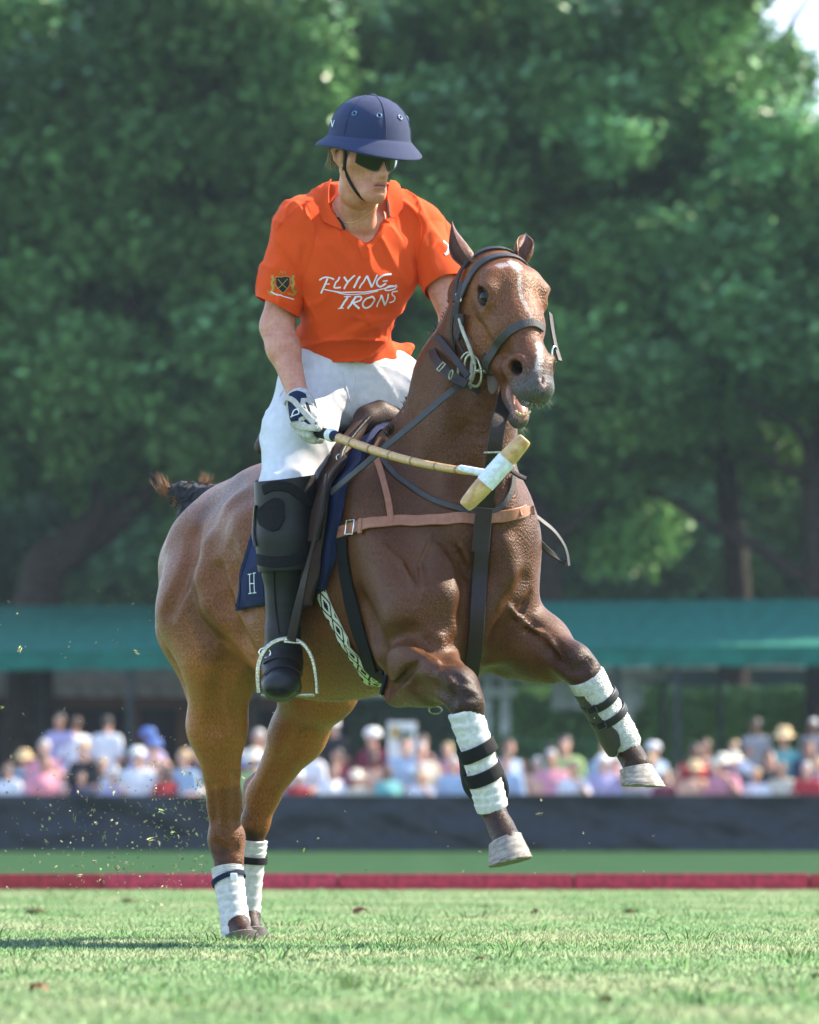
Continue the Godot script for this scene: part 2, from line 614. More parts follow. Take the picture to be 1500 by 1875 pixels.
class Geo:  # collects triangles of one mesh
	var P := PackedVector3Array()
	var Q := PackedVector3Array()
	var U := PackedVector2Array()
	var C := PackedColorArray()
	var I := PackedInt32Array()
	var tint := Color(1, 1, 1)

	func v(p: Vector3, n: Vector3, u := Vector2.ZERO) -> int:
		P.append(p); Q.append(n); U.append(u); C.append(tint)
		return P.size() - 1

	func tri(a: int, b: int, c: int) -> void:
		I.append(a); I.append(b); I.append(c)

	func face(pts: Array, n := Vector3.ZERO) -> void:  # flat fan, clockwise seen from the front
		if n == Vector3.ZERO:
			n = -(pts[1] - pts[0]).cross(pts[2] - pts[0]).normalized()
		var f := P.size()
		for p in pts:
			v(p, n)
		for i in range(1, pts.size() - 1):
			tri(f, f + i, f + i + 1)

	func nets(a: Array) -> void:
		var f := P.size()
		P.append_array(a[0]); Q.append_array(a[1])
		var n: int = a[0].size()
		for i in n:
			U.append(Vector2.ZERO)
			C.append(a[3][i] if a[3].size() else tint)
		for i in a[2]:
			I.append(i + f)

	func grid(rows: Array, closed := true, caps := true, smooth := true) -> void:  # rows of points, each ring in the same order
		var m: int = rows[0].size()
		var f := P.size()
		var r := rows.size()
		for j in r:
			var cen := Vector3.ZERO
			for q in rows[j]:
				cen += q
			cen /= m
			for i in m:
				var p: Vector3 = rows[j][i]
				var a: Vector3 = rows[j][(i + 1) % m] if closed or i < m - 1 else p
				var b: Vector3 = rows[j][(i - 1 + m) % m] if closed or i > 0 else p
				var c: Vector3 = rows[mini(j + 1, r - 1)][i]
				var d: Vector3 = rows[maxi(j - 1, 0)][i]
				var n := (a - b).cross(c - d).normalized()
				v(p, n, Vector2(float(i) / m, float(j) / maxi(1, r - 1)))
		var last := m if closed else m - 1
		for j in r - 1:
			for i in last:
				var i2 := (i + 1) % m
				var a := f + j * m + i
				var b := f + j * m + i2
				var c := f + (j + 1) * m + i2
				var d := f + (j + 1) * m + i
				tri(a, c, b); tri(a, d, c)
		if closed and caps:
			for e in 2:
				var row: Array = rows[0] if e == 0 else rows[r - 1]
				var cen := Vector3.ZERO
				for q in row:
					cen += q
				cen /= m
				var nn: Vector3 = (row[1] - row[0]).cross(row[mini(3, m - 1)] - row[0]).normalized() * (-1.0 if e == 0 else 1.0)
				var k := P.size()
				v(cen, nn)
				for q in row:
					v(q, nn)
				for i in m:
					if e == 0:
						tri(k, k + 1 + i, k + 1 + (i + 1) % m)
					else:
						tri(k, k + 1 + (i + 1) % m, k + 1 + i)

	func tube(pts: Array, radii, sides := 8, caps := true) -> void:
		var rows := []
		var up := Vector3.ZERO
		for j in pts.size():
			var t: Vector3 = (pts[mini(j + 1, pts.size() - 1)] - pts[maxi(j - 1, 0)]).normalized()
			if up == Vector3.ZERO:
				up = t.cross(Vector3(0.31, 0.2, 0.93)).normalized() if absf(t.z) < 0.9 else t.cross(Vector3.RIGHT).normalized()
			up = (up - t * up.dot(t)).normalized()
			var w := t.cross(up)
			var rr: float = radii if radii is float else radii[j]
			var row := []
			for i in sides:
				var a := TAU * i / sides
				row.append(pts[j] + (up * cos(a) + w * sin(a)) * rr)
			rows.append(row)
		grid(rows, true, caps)

	func ribbon(pts: Array, nrm: Array, width, thick: float) -> void:  # a strap: flat with rounded edges, resting side at pts
		var rows := []
		for j in pts.size():
			var t: Vector3 = (pts[mini(j + 1, pts.size() - 1)] - pts[maxi(j - 1, 0)]).normalized()
			var n: Vector3 = nrm[j]
			n = (n - t * n.dot(t)).normalized()
			var w := t.cross(n)
			var hw: float = (width if width is float else width[j]) * 0.5
			var e := minf(thick * 0.5, hw * 0.5)
			var row := []
			for q in [[-hw, thick * 0.25], [-hw + e * 0.35, thick * 0.85], [-hw + e, thick], [hw - e, thick], [hw - e * 0.35, thick * 0.85], [hw, thick * 0.25], [hw - e * 0.5, 0.0], [-hw + e * 0.5, 0.0]]:
				row.append(pts[j] + w * q[0] + n * q[1])
			rows.append(row)
		grid(rows)

	func box(c: Vector3, half: Vector3, basis := Basis.IDENTITY, bevel := 0.0) -> void:
		var e := minf(bevel, minf(half.x, minf(half.y, half.z)) * 0.9)
		if e <= 0.0:
			for ax in 3:
				for s in [-1.0, 1.0]:
					var n := Vector3.ZERO
					n[ax] = s
					var a := Vector3.ZERO
					a[(ax + 1) % 3] = half[(ax + 1) % 3]
					var b := Vector3.ZERO
					b[(ax + 2) % 3] = half[(ax + 2) % 3]
					var m := n * half[ax]
					var q := [m - a - b, m - a + b, m + a + b, m + a - b]
					if s < 0.0:
						q.reverse()
					face([c + basis * q[0], c + basis * q[1], c + basis * q[2], c + basis * q[3]], basis * n)
			return
		var rows := []
		for q in [[-half.y, e], [-half.y + e, 0.0], [half.y - e, 0.0], [half.y, e]]:
			var hx: float = half.x - q[1]
			var hz: float = half.z - q[1]
			var row := []
			for k in [[-hx + e, -hz], [hx - e, -hz], [hx, -hz + e], [hx, hz - e], [hx - e, hz], [-hx + e, hz], [-hx, hz - e], [-hx, -hz + e]]:
				row.append(c + basis * Vector3(k[0], q[0], k[1]))
			row.reverse()
			rows.append(row)
		grid(rows)

	func ellipsoid(c: Vector3, half: Vector3, basis := Basis.IDENTITY, seg := 12) -> void:
		var rows := []
		for j in range(0, seg / 2 + 1):
			var a := PI * clampf(float(j) / (seg / 2), 0.004, 0.996) - PI / 2
			var row := []
			for i in seg:
				var b := -TAU * i / seg
				row.append(c + basis * (Vector3(cos(a) * cos(b), sin(a), cos(a) * sin(b)) * half))
			rows.append(row)
		grid(rows, true, false)

	func mesh(m: Material, colored := false) -> ArrayMesh:
		var a := []
		a.resize(Mesh.ARRAY_MAX)
		a[Mesh.ARRAY_VERTEX] = P
		a[Mesh.ARRAY_NORMAL] = Q
		a[Mesh.ARRAY_TEX_UV] = U
		if colored:
			a[Mesh.ARRAY_COLOR] = C
		a[Mesh.ARRAY_INDEX] = I
		var r := ArrayMesh.new()
		r.add_surface_from_arrays(Mesh.PRIMITIVE_TRIANGLES, a)
		r.surface_set_material(0, m)
		return r

# ------------------------------------------------------------------ the pony
var horse := Field.new()      # trunk, neck and legs
var skull := Field.new()      # head
var HU := Vector3(0.26, -0.77, 0.585).normalized()   # poll to nose
var HW := Vector3(-0.914, 0, 0.406).normalized()         # the head's right
var HV := Vector3.ZERO                                 # out of the forehead
var HO := Vector3.ZERO                                 # poll

func hd(u: float, v: float, w: float) -> Vector3:
	return HO + HU * u * 0.95 + HV * v + HW * w

func shape_horse() -> void:
	var h := horse
	var R := SIDE
	# trunk
	h.add(at(452, 1042, -0.62), at(540, 1052, -0.33), 0.248, 0.295, 0.10, R, 1.12)
	h.add(at(540, 1050, -0.33), at(640, 1062, -0.10), 0.30, 0.335, 0.10, R, 1.14)
	h.add(at(640, 1062, -0.10), at(770, 1040, 0.18), 0.335, 0.335, 0.10, R, 1.18)
	h.add(at(770, 1030, 0.18), at(862, 1000, 0.38), 0.30, 0.22, 0.12, R, 1.1)
	h.add(at(800, 1130, 0.30), at(872, 1120, 0.42), 0.22, 0.165, 0.10, R, 1.05)
	# croup, loin and withers
	h.add(at(425, 958, -0.74), at(500, 932, -0.50), 0.10, 0.085, 0.15)
	h.add(at(500, 932, -0.50), at(640, 900, -0.10), 0.085, 0.09, 0.15)
	h.add(at(650, 895, -0.05), at(770, 830, 0.22), 0.08, 0.075, 0.15)
	# neck: crest and throat
	h.add(at(765, 850, 0.20), at(826, 690, 0.38), 0.125, 0.10, 0.10, R, 1.25)
	h.add(at(826, 690, 0.38), at(878, 540, 0.53), 0.10, 0.075, 0.10, R, 1.15)
	h.add(at(845, 940, 0.38), at(868, 780, 0.44), 0.185, 0.120, 0.12, R, 1.25)
	h.add(at(868, 780, 0.44), at(885, 620, 0.54), 0.120, 0.085, 0.10, R, 1.15)
	# windpipe groove: a soft ridge down the front of the neck
	h.add(at(905, 740, 0.53), at(915, 930, 0.55), 0.032, 0.05, 0.06)
	# shoulder blades and breast muscles
	h.add(at(690, 930, 0.33), at(775, 1120, 0.56), 0.11, 0.13, 0.10)
	h.add(at(800, 1110, 0.56), at(812, 1150, 0.57), 0.095, 0.085, 0.06)
	h.add(at(850, 1120, 0.54), at(838, 1190, 0.52), 0.07, 0.05, 0.05)
	h.add(at(893, 930, 0.38), at(910, 1090, 0.43), 0.10, 0.095, 0.07)
	h.add(at(918, 1060, 0.46), at(903, 1160, 0.45), 0.066, 0.058, 0.05)
	# ribs and flank
	h.add(at(500, 1080, -0.25), at(560, 1160, -0.12), 0.16, 0.17, 0.12)
	# haunches
	h.add(at(392, 1018, -0.56), at(394, 1120, -0.44), 0.150, 0.165, 0.09)
	h.add(at(392, 1120, -0.44), at(410, 1200, -0.36), 0.155, 0.115, 0.09)
	h.add(at(352, 1040, -0.70), at(352, 1150, -0.66), 0.098, 0.093, 0.08)
	h.add(at(352, 1150, -0.66), at(392, 1330, -0.56), 0.085, 0.055, 0.10)
	h.add(at(520, 1010, -0.78), at(560, 1180, -0.60), 0.15, 0.15, 0.10)
	h.add(at(560, 1180, -0.60), at(592, 1262, -0.50), 0.13, 0.105, 0.08)
	# right hind leg
	h.add(at(405, 1195, -0.36), at(398, 1330, -0.50), 0.108, 0.086, 0.07)
	h.add(at(398, 1330, -0.50), at(411, 1470, -0.62), 0.080, 0.047, 0.05)
	h.add(at(411, 1470, -0.62), at(413, 1535, -0.64), 0.046, 0.050, 0.04)
	h.add(at(412, 1515, -0.69), at(408, 1550, -0.70), 0.034, 0.03, 0.04)      # point of the hock
	h.add(at(437, 1528, -0.63), at(434, 1580, -0.60), 0.016, 0.02, 0.03)
	h.add(at(398, 1430, -0.72), at(404, 1515, -0.72), 0.014, 0.022, 0.05)       # tendon
	h.add(at(413, 1540, -0.64), at(417, 1610, -0.60), 0.049, 0.034, 0.03)
	h.add(at(417, 1610, -0.60), at(433, 1690, -0.55), 0.030, 0.034, 0.03)
	h.add(at(433, 1690, -0.55), at(445, 1712, -0.49), 0.034, 0.036, 0.03)
	# left hind leg
	h.add(at(590, 1240, -0.52), at(545, 1345, -0.66), 0.108, 0.082, 0.06)
	h.add(at(545, 1345, -0.66), at(482, 1455, -0.82), 0.080, 0.046, 0.05)
	h.add(at(482, 1455, -0.82), at(468, 1505, -0.84), 0.046, 0.042, 0.04)
	h.add(at(462, 1440, -0.88), at(458, 1475, -0.90), 0.022, 0.026, 0.04)
	h.add(at(500, 1385, -0.84), at(466, 1440, -0.89), 0.012, 0.018, 0.05)
	h.add(at(468, 1505, -0.84), at(463, 1560, -0.86), 0.040, 0.028, 0.03)
	h.add(at(463, 1560, -0.86), at(455, 1672, -0.88), 0.026, 0.030, 0.03)
	h.add(at(455, 1672, -0.88), at(461, 1704, -0.83), 0.032, 0.034, 0.03)
	# right fore leg
	h.add(at(742, 1180, 0.46), at(775, 1215, 0.62), 0.098, 0.092, 0.055)
	h.add(at(775, 1215, 0.62), at(838, 1258, 0.83), 0.090, 0.058, 0.05)
	h.add(at(728, 1268, 0.48), at(790, 1262, 0.66), 0.045, 0.048, 0.05)
	h.add(at(838, 1258, 0.83), at(856, 1290, 0.87), 0.049, 0.042, 0.04)
	h.add(at(848, 1262, 0.90), at(855, 1280, 0.90), 0.026, 0.024, 0.03)
	h.add(at(856, 1290, 0.87), at(874, 1370, 0.86), 0.040, 0.030, 0.04)
	h.add(at(874, 1370, 0.86), at(901, 1478, 0.82), 0.028, 0.031, 0.03)
	h.add(at(901, 1478, 0.82), at(918, 1516, 0.85), 0.033, 0.031, 0.03)
	h.add(at(918, 1516, 0.85), at(928, 1538, 0.89), 0.033, 0.042, 0.03)
	# left fore leg
	h.add(at(925, 1150, 0.30), at(985, 1180, 0.42), 0.105, 0.092, 0.06)
	h.add(at(985, 1180, 0.42), at(1050, 1212, 0.54), 0.080, 0.052, 0.05)
	h.add(at(935, 1215, 0.32), at(1010, 1222, 0.45), 0.045, 0.042, 0.05)
	h.add(at(1050, 1212, 0.54), at(1073, 1236, 0.55), 0.046, 0.040, 0.04)
	h.add(at(1073, 1236, 0.55), at(1102, 1290, 0.51), 0.039, 0.030, 0.04)
	h.add(at(1102, 1290, 0.51), at(1143, 1362, 0.44), 0.028, 0.031, 0.03)
	h.add(at(1143, 1362, 0.44), at(1158, 1386, 0.46), 0.032, 0.030, 0.03)
	h.add(at(1158, 1386, 0.46), at(1165, 1400, 0.49), 0.034, 0.040, 0.03)

func groove(f: Field, pts: Array, r: float, depth: float, blend: float) -> void:
	var c := []
	for q in pts:
		var p := hit(f, q[0], q[1])
		c.append(p + f.grad(p, 0.01) * (r - depth))
	for i in c.size() - 1:
		f.add(c[i], c[i + 1], r, r, blend, Vector3.ZERO, 1.0, -1.0)

func ridge(f: Field, pts: Array, r: float, rise: float, blend: float) -> void:
	var c := []
	for q in pts:
		var p := hit(f, q[0], q[1])
		c.append(p - f.grad(p, 0.01) * (r - rise))
	for i in c.size() - 1:
		f.add(c[i], c[i + 1], r, r, blend)

func muscle_lines() -> void:
	var h := horse
	ridge(h, [[380, 1000], [372, 1060], [384, 1110], [402, 1140]], 0.03, 0.010, 0.05)
	ridge(h, [[430, 925], [445, 960], [440, 1000]], 0.05, 0.008, 0.06)
	ridge(h, [[770, 960], [800, 1020], [812, 1080]], 0.035, 0.008, 0.05)
	ridge(h, [[925, 1000], [940, 1055], [932, 1105]], 0.025, 0.009, 0.04)
	ridge(h, [[745, 1200], [790, 1222], [826, 1248]], 0.03, 0.006, 0.04)
	groove(h, [[398, 1045], [412, 1100], [436, 1160], [464, 1204]], 0.024, 0.018, 0.04)
	groove(h, [[356, 975], [348, 1025], [330, 1070], [310, 1118]], 0.022, 0.012, 0.035)
	groove(h, [[420, 1010], [430, 1060], [450, 1110]], 0.035, 0.010, 0.04)
	groove(h, [[664, 1100], [684, 1150], [700, 1200], [706, 1258]], 0.024, 0.014, 0.045)
	groove(h, [[708, 1172], [750, 1160], [790, 1182], [815, 1206]], 0.018, 0.016, 0.035)
	groove(h, [[880, 950], [872, 1050], [864, 1130], [858, 1212]], 0.030, 0.020, 0.05)
	groove(h, [[842, 720], [842, 800], [852, 870], [866, 930]], 0.03, 0.014, 0.05)
	groove(h, [[962, 1062], [944, 1108], [922, 1160], [905, 1205]], 0.022, 0.018, 0.04)
	groove(h, [[782, 1180], [812, 1192], [838, 1178]], 0.016, 0.010, 0.03)
	groove(h, [[770, 880], [745, 950], [752, 1030]], 0.06, 0.012, 0.07)
	groove(h, [[420, 1218], [402, 1265], [396, 1330]], 0.022, 0.009, 0.04)
	groove(h, [[386, 1440], [392, 1500]], 0.012, 0.008, 0.02)
	groove(h, [[434, 1420], [430, 1500]], 0.016, 0.006, 0.03)
	groove(h, [[760, 1255], [800, 1262], [826, 1278]], 0.014, 0.007, 0.03)
	groove(h, [[975, 1150], [1010, 1190], [1035, 1215]], 0.016, 0.008, 0.03)
	groove(h, [[560, 1340], [520, 1400], [490, 1450]], 0.018, 0.007, 0.03)
	groove(h, [[836, 1262], [850, 1274], [866, 1276]], 0.010, 0.005, 0.02)
	groove(h, [[832, 1240], [846, 1250], [862, 1252]], 0.012, 0.005, 0.02)
	groove(h, [[1046, 1230], [1062, 1226], [1078, 1212]], 0.010, 0.005, 0.02)
	groove(h, [[395, 1545], [410, 1556], [428, 1552]], 0.012, 0.005, 0.02)
	# creases where the skin bunches at the breast and elbow
	for q in 4:
		groove(h, [[800 + q * 12, 985 + q * 6], [822 + q * 9, 1010 + q * 8], [838 + q * 6, 1040 + q * 6]], 0.008, 0.0045, 0.014)
	for q in 3:
		groove(h, [[712 + q * 10, 1268 - q * 9], [732 + q * 10, 1250 - q * 10], [745 + q * 12, 1228 - q * 8]], 0.008, 0.005, 0.014)
		groove(h, [[940 + q * 9, 1140 - q * 16], [955 + q * 8, 1120 - q * 16]], 0.009, 0.006, 0.016)
	for q in 4:
		groove(h, [[872 - q * 9, 745 + q * 16], [890 - q * 5, 752 + q * 16], [906, 750 + q * 14]], 0.008, 0.004, 0.014)
	# more veins
	ridge(h, [[610, 1150], [640, 1180], [650, 1215], [680, 1262]], 0.007, 0.0055, 0.008)
	ridge(h, [[770, 1190], [800, 1210], [806, 1232], [830, 1250]], 0.007, 0.0055, 0.008)
	ridge(h, [[930, 1110], [960, 1140], [1000, 1165], [1030, 1200]], 0.007, 0.0055, 0.008)
	ridge(h, [[560, 1310], [548, 1350], [520, 1390], [505, 1430]], 0.007, 0.0055, 0.008)
	ridge(h, [[400, 1180], [418, 1230], [412, 1290], [424, 1350]], 0.007, 0.005, 0.008)
	ridge(h, [[790, 985], [770, 1030], [780, 1080], [760, 1120]], 0.007, 0.005, 0.008)
	# veins on the shoulder and inner leg
	ridge(h, [[832, 960], [846, 1000], [862, 1030]], 0.008, 0.006, 0.008)
	ridge(h, [[700, 1000], [735, 1030], [760, 1075]], 0.008, 0.0055, 0.008)
	ridge(h, [[425, 1370], [437, 1385], [427, 1402], [440, 1420]], 0.006, 0.004, 0.008)

func shape_skull() -> void:
	HV = HW.cross(HU).normalized()
	if HV.y < 0.0:
		HV = -HV
	HO = at(915, 465, 0.58)
	var s := skull
	var k := HW
	# brain case, face and nose
	s.add(hd(0.035, -0.055, 0), hd(0.13, -0.040, 0), 0.068, 0.088, 0.05)
	s.add(hd(0.13, -0.040, 0), hd(0.26, -0.045, 0), 0.088, 0.070, 0.05, k, 0.95)
	s.add(hd(0.26, -0.045, 0), hd(0.42, -0.048, 0), 0.068, 0.049, 0.05, k, 1.05)
	s.add(hd(0.42, -0.048, 0), hd(0.50, -0.062, 0), 0.048, 0.044, 0.04)
	# neck joins behind the jaw
	s.add(hd(0.03, -0.10, 0), hd(-0.02, -0.20, 0), 0.080, 0.085, 0.08)
	for w in [-1.0, 1.0]:
		# brow and eye socket
		s.add(hd(0.120, 0.006, 0.064 * w), hd(0.165, 0.006, 0.086 * w), 0.026, 0.022, 0.035)
		s.add(hd(0.165, 0.002, 0.087 * w), hd(0.20, -0.01, 0.080 * w), 0.02, 0.016, 0.03)
		s.ball(hd(0.172, -0.018, 0.082 * w) + (HV * 0.5 + HW * w).normalized() * 0.016, 0.029, 0.010, Vector3.ZERO, 1.0, -1.0)
		s.add(hd(0.198, -0.052, 0.082 * w), hd(0.150, -0.052, 0.082 * w), 0.014, 0.014, 0.02)
		# cheek bone ridge and jowl
		s.add(hd(0.19, -0.058, 0.079 * w), hd(0.34, -0.06, 0.057 * w), 0.012, 0.009, 0.025)
		s.add(hd(0.10, -0.15, 0.045 * w), hd(0.22, -0.16, 0.045 * w), 0.072, 0.055, 0.06)
		s.add(hd(0.22, -0.16, 0.042 * w), hd(0.35, -0.135, 0.03 * w), 0.05, 0.030, 0.05)
		# hollow of the face above the nostril
		s.add(hd(0.36, -0.062, 0.085 * w), hd(0.43, -0.075, 0.080 * w), 0.034, 0.030, 0.04, Vector3.ZERO, 1.0, -1.0)
		# nostril: flared rim round a deep hole
		var nn: Vector3 = (HU * 0.42 + HW * 0.80 * w + HV * 0.28).normalized()
		var e1: Vector3 = (HU - nn * HU.dot(nn)).normalized()
		var e2: Vector3 = nn.cross(e1)
		var nc := hd(0.440, -0.045, 0.049 * w)
		for q in 10:
			var a0 := TAU * q / 10.0
			var a1 := TAU * (q + 1) / 10.0
			s.add(nc + e1 * cos(a0) * 0.031 + e2 * sin(a0) * 0.026, nc + e1 * cos(a1) * 0.031 + e2 * sin(a1) * 0.026, 0.0100, 0.0100, 0.014)
		s.add(nc + nn * 0.014, nc - nn * 0.03, 0.0235, 0.014, 0.006, Vector3.ZERO, 1.0, -1.0)
		# corner of the lips
		s.add(hd(0.38, -0.100, 0.042 * w), hd(0.47, -0.100, 0.038 * w), 0.018, 0.020, 0.03)
	# upper lip
	s.add(hd(0.492, -0.078, 0.024), hd(0.492, -0.078, -0.024), 0.034, 0.034, 0.025)
	s.add(hd(0.512, -0.104, 0.018), hd(0.512, -0.104, -0.018), 0.024, 0.024, 0.018)
	s.add(hd(0.535, -0.050, 0.0), hd(0.500, -0.010, 0.0), 0.003, 0.003, 0.010, Vector3.ZERO, 1.0, -1.0)
	# lower jaw, open
	s.add(hd(0.30, -0.165, 0), hd(0.42, -0.198, 0), 0.040, 0.030, 0.04)
	s.add(hd(0.42, -0.198, 0), hd(0.480, -0.205, 0), 0.030, 0.029, 0.03)
	s.add(hd(0.465, -0.222, 0), hd(0.488, -0.218, 0), 0.024, 0.022, 0.02)
	# mouth opening: a wedge between the jaws
	s.add(hd(0.53, -0.150, 0.0), hd(0.40, -0.146, 0.0), 0.026, 0.014, 0.010, k, 0.5, -1.0)
	s.add(hd(0.530, -0.168, 0), hd(0.45, -0.166, 0), 0.022, 0.016, 0.008, k, 0.8, -1.0)

func shade(a: Color, b: Color, t: float) -> Color:
	return a.lerp(b, clampf(t, 0.0, 1.0))

var dapple := FastNoiseLite.new()

func near_line(p: Vector3, a: Vector3, b: Vector3) -> float:
	return p.distance_to(Geometry3D.get_closest_point_to_segment(p, a, b))

# bay coat: red-brown trunk, dark points on knees, hocks and cannons
func paint_horse(p: Vector3, _n: Vector3) -> Color:
	var bay := Color(0.275, 0.097, 0.026)
	var deep := Color(0.096, 0.037, 0.015)
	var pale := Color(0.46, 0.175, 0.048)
	var dark := Color(0.050, 0.025, 0.018)
	var q := dapple.get_noise_3dv(p * 6.0) * 0.5 + 0.5
	var c := shade(bay, deep, q * 0.5)
	var along := (p - at(448, 1035, -0.62)).dot(FWD)
	c = shade(c, deep, smoothstep(0.55, 1.05, along) * 0.75)
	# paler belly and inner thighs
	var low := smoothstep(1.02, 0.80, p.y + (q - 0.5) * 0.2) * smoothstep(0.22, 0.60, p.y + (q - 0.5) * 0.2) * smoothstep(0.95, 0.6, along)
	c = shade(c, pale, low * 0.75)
	# dark points
	var k := 0.0
	var e := dapple.get_noise_3dv(p * 14.0) * 0.03
	for s in dark_spots:
		var dd := near_line(p, s[0], s[1]) + e
		k = maxf(k, smoothstep(s[3], s[2], dd))
	c = shade(c, dark, k)
	# sweat and dust in the coat: blotches with their own outline
	var m := dapple.get_noise_3dv(p * 3.1 + Vector3(4, 1, 7))
	c = shade(c, deep * 0.75, smoothstep(0.12, 0.34, m) * 0.45)
	return c

var dark_spots := []

func set_dark_spots() -> void:
	# line, radius where fully dark, radius where it ends
	dark_spots = [
		[at(846, 1262, 0.90), at(905, 1490, 0.82), 0.03, 0.125], [at(905, 1490, 0.82), at(930, 1540, 0.9), 0.07, 0.1],
		[at(1066, 1215, 0.56), at(1145, 1365, 0.44), 0.035, 0.12], [at(1145, 1365, 0.44), at(1170, 1402, 0.5), 0.07, 0.1],
		[at(404, 1560, -0.70), at(415, 1620, -0.60), 0.05, 0.10], [at(415, 1620, -0.60), at(445, 1715, -0.5), 0.07, 0.1],
		[at(392, 1500, -0.74), at(400, 1570, -0.72), 0.02, 0.055],
		[at(455, 1420, -0.92), at(450, 1490, -0.92), 0.02, 0.06], [at(460, 1560, -0.86), at(455, 1700, -0.87), 0.06, 0.1],
	]

func paint_head(p: Vector3, n: Vector3) -> Color:
	var l := p - HO
	var u := l.dot(HU) / 0.95
	var v := l.dot(HV)
	var w := l.dot(HW)
	var bay := Color(0.265, 0.094, 0.028)
	var deep := Color(0.130, 0.047, 0.022)
	var q := dapple.get_noise_3dv(p * 11.0)
	var c := shade(bay, deep, 0.35 + q * 0.5)
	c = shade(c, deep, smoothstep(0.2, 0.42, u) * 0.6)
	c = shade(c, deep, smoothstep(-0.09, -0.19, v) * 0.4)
	# grey muzzle
	var ash := Color(0.105, 0.095, 0.092)
	c = shade(c, ash, smoothstep(0.40, 0.49, u - v * 0.25 - 0.03 + q * 0.02))
	# dark skin round the eye and in the nostril
	c = shade(c, Color(0.035, 0.026, 0.024), smoothstep(0.038, 0.024, l.distance_to(HU * 0.163 + HV * -0.010 + HW * 0.096 * signf(w))))
	c = shade(c, Color(0.03, 0.022, 0.022), smoothstep(0.027, 0.017, l.distance_to(HU * 0.410 + HV * -0.05 + HW * 0.042 * signf(w))))
	# white star, thin strip and snip
	var edge := dapple.get_noise_3dv(p * 60.0) * 0.010
	var top := smoothstep(0.0, 0.5, n.dot(HV) - 0.15)
	var star := Vector2(w - 0.0, (u - 0.105) * 0.62).length() + edge
	var white := smoothstep(0.023, 0.013, star)
	white = maxf(white, 0.55 * smoothstep(0.02, 0.008, Vector2((w - 0.035) * 0.7, u - 0.10).length() + edge))
	var strip := absf(w + 0.004 + 0.012 * sin(u * 22.0)) + edge
	white = maxf(white, smoothstep(0.010, 0.002, strip) * 0.55 * smoothstep(0.13, 0.16, u) * smoothstep(0.34, 0.25, u))
	white = maxf(white, smoothstep(0.014, 0.005, strip) * 0.9 * smoothstep(0.37, 0.40, u) * smoothstep(0.50, 0.47, u))
	c = shade(c, Color(0.66, 0.60, 0.56), white * top)
	var snip := smoothstep(0.016, 0.008, Vector2(w + 0.0, (u - 0.515) * 0.6).length() + edge) * top
	c = shade(c, Color(0.42, 0.27, 0.24), snip * 0.8)
	# flesh inside the mouth
	if u > 0.33 and u < 0.53 and v < -0.15 and v > -0.205 and absf(w) < 0.034 and n.dot(HV) > 0.45:
		c = Color(0.42, 0.22, 0.19)
	return c

func build_horse() -> void:
	dapple.frequency = 1.0
	dapple.seed = 5
	HV = HW.cross(HU)
	shape_horse()
	shape_skull()
	muscle_lines()
	set_dark_spots()
	var t0 := Time.get_ticks_msec()
	var body := Geo.new()
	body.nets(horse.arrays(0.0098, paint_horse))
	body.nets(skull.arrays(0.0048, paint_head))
	print("horse nets ", Time.get_ticks_msec() - t0, " verts ", body.P.size())
	var o := thing("polo_pony", "bay polo pony with a white star galloping with both forelegs raised", "horse", at(600, 1725, -0.3))
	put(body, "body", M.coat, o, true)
	horse_details(o)

# ------------------------------------------------------------------ the rider
var shirt := Field.new()
var person := Field.new()
var legs := Field.new()
var HC := Vector3.ZERO      # head centre
var hf := Vector3.ZERO      # the way the face looks
var hr := Vector3.ZERO      # his right
var hu := Vector3.ZERO

func hp(f: float, u: float, r: float) -> Vector3:
	return HC + hf * f + hu * u + hr * r

var cloth := FastNoiseLite.new()

func crease(x: float, y: float, z: float) -> float:  # sharp ridges between soft hollows
	return pow(1.0 - minf(1.0, absf(cloth.get_noise_3d(x, y, z)) * 2.6), 2.0)

func shirt_folds(p: Vector3) -> float:
	# drapery: rolls at the waist, pulls from the shoulders and armpits
	var waist := smoothstep(1.99, 1.80, p.y)
	var a := -crease(p.x * 2.6 + p.y * 2.0, p.y * 11.0 - p.x * 3.0, p.z * 2.6) * 0.014 * waist
	var b := -crease(p.x * 8.0 + p.y * 4.5, p.y * 2.6 - p.x * 2.0, p.z * 6.0 + 5.0) * 0.0085 * smoothstep(1.74, 1.92, p.y)
	return a + b + 0.005 + cloth.get_noise_3dv(p * 7.0) * 0.005

func trouser_folds(p: Vector3) -> float:
	var a := -crease(p.x * 3.0 + 7.0, p.y * 6.5 + p.x * 5.0, p.z * 3.0) * 0.0055
	return a + cloth.get_noise_3dv(p * 5.0) * 0.006 + 0.002

func paint_breeches(p: Vector3, _n: Vector3) -> Color:
	# saddle grime on the fly, seat and inner thigh, in blotches
	var q := cloth.get_noise_3dv(p * 26.0) * 0.5 + 0.5
	var k := 0.0
	for s in [[at(646, 690, 0.15), 0.035, 0.5], [at(628, 745, 0.16), 0.10, 0.42], [at(600, 820, 0.26), 0.08, 0.35], [at(560, 870, 0.3), 0.06, 0.25]]:
		k = maxf(k, smoothstep(s[1] * 1.3, s[1] * 0.2, p.distance_to(s[0]) + (q - 0.5) * s[1]) * s[2])
	return Color(1, 1, 1).lerp(Color(0.52, 0.44, 0.36), clampf(k * (0.5 + q), 0.0, 1.0))

func boot_folds(p: Vector3) -> float:
	return cloth.get_noise_3d(p.x * 9.0, p.y * 22.0, p.z * 9.0) * 0.004 * smoothstep(1.02, 0.85, p.y)

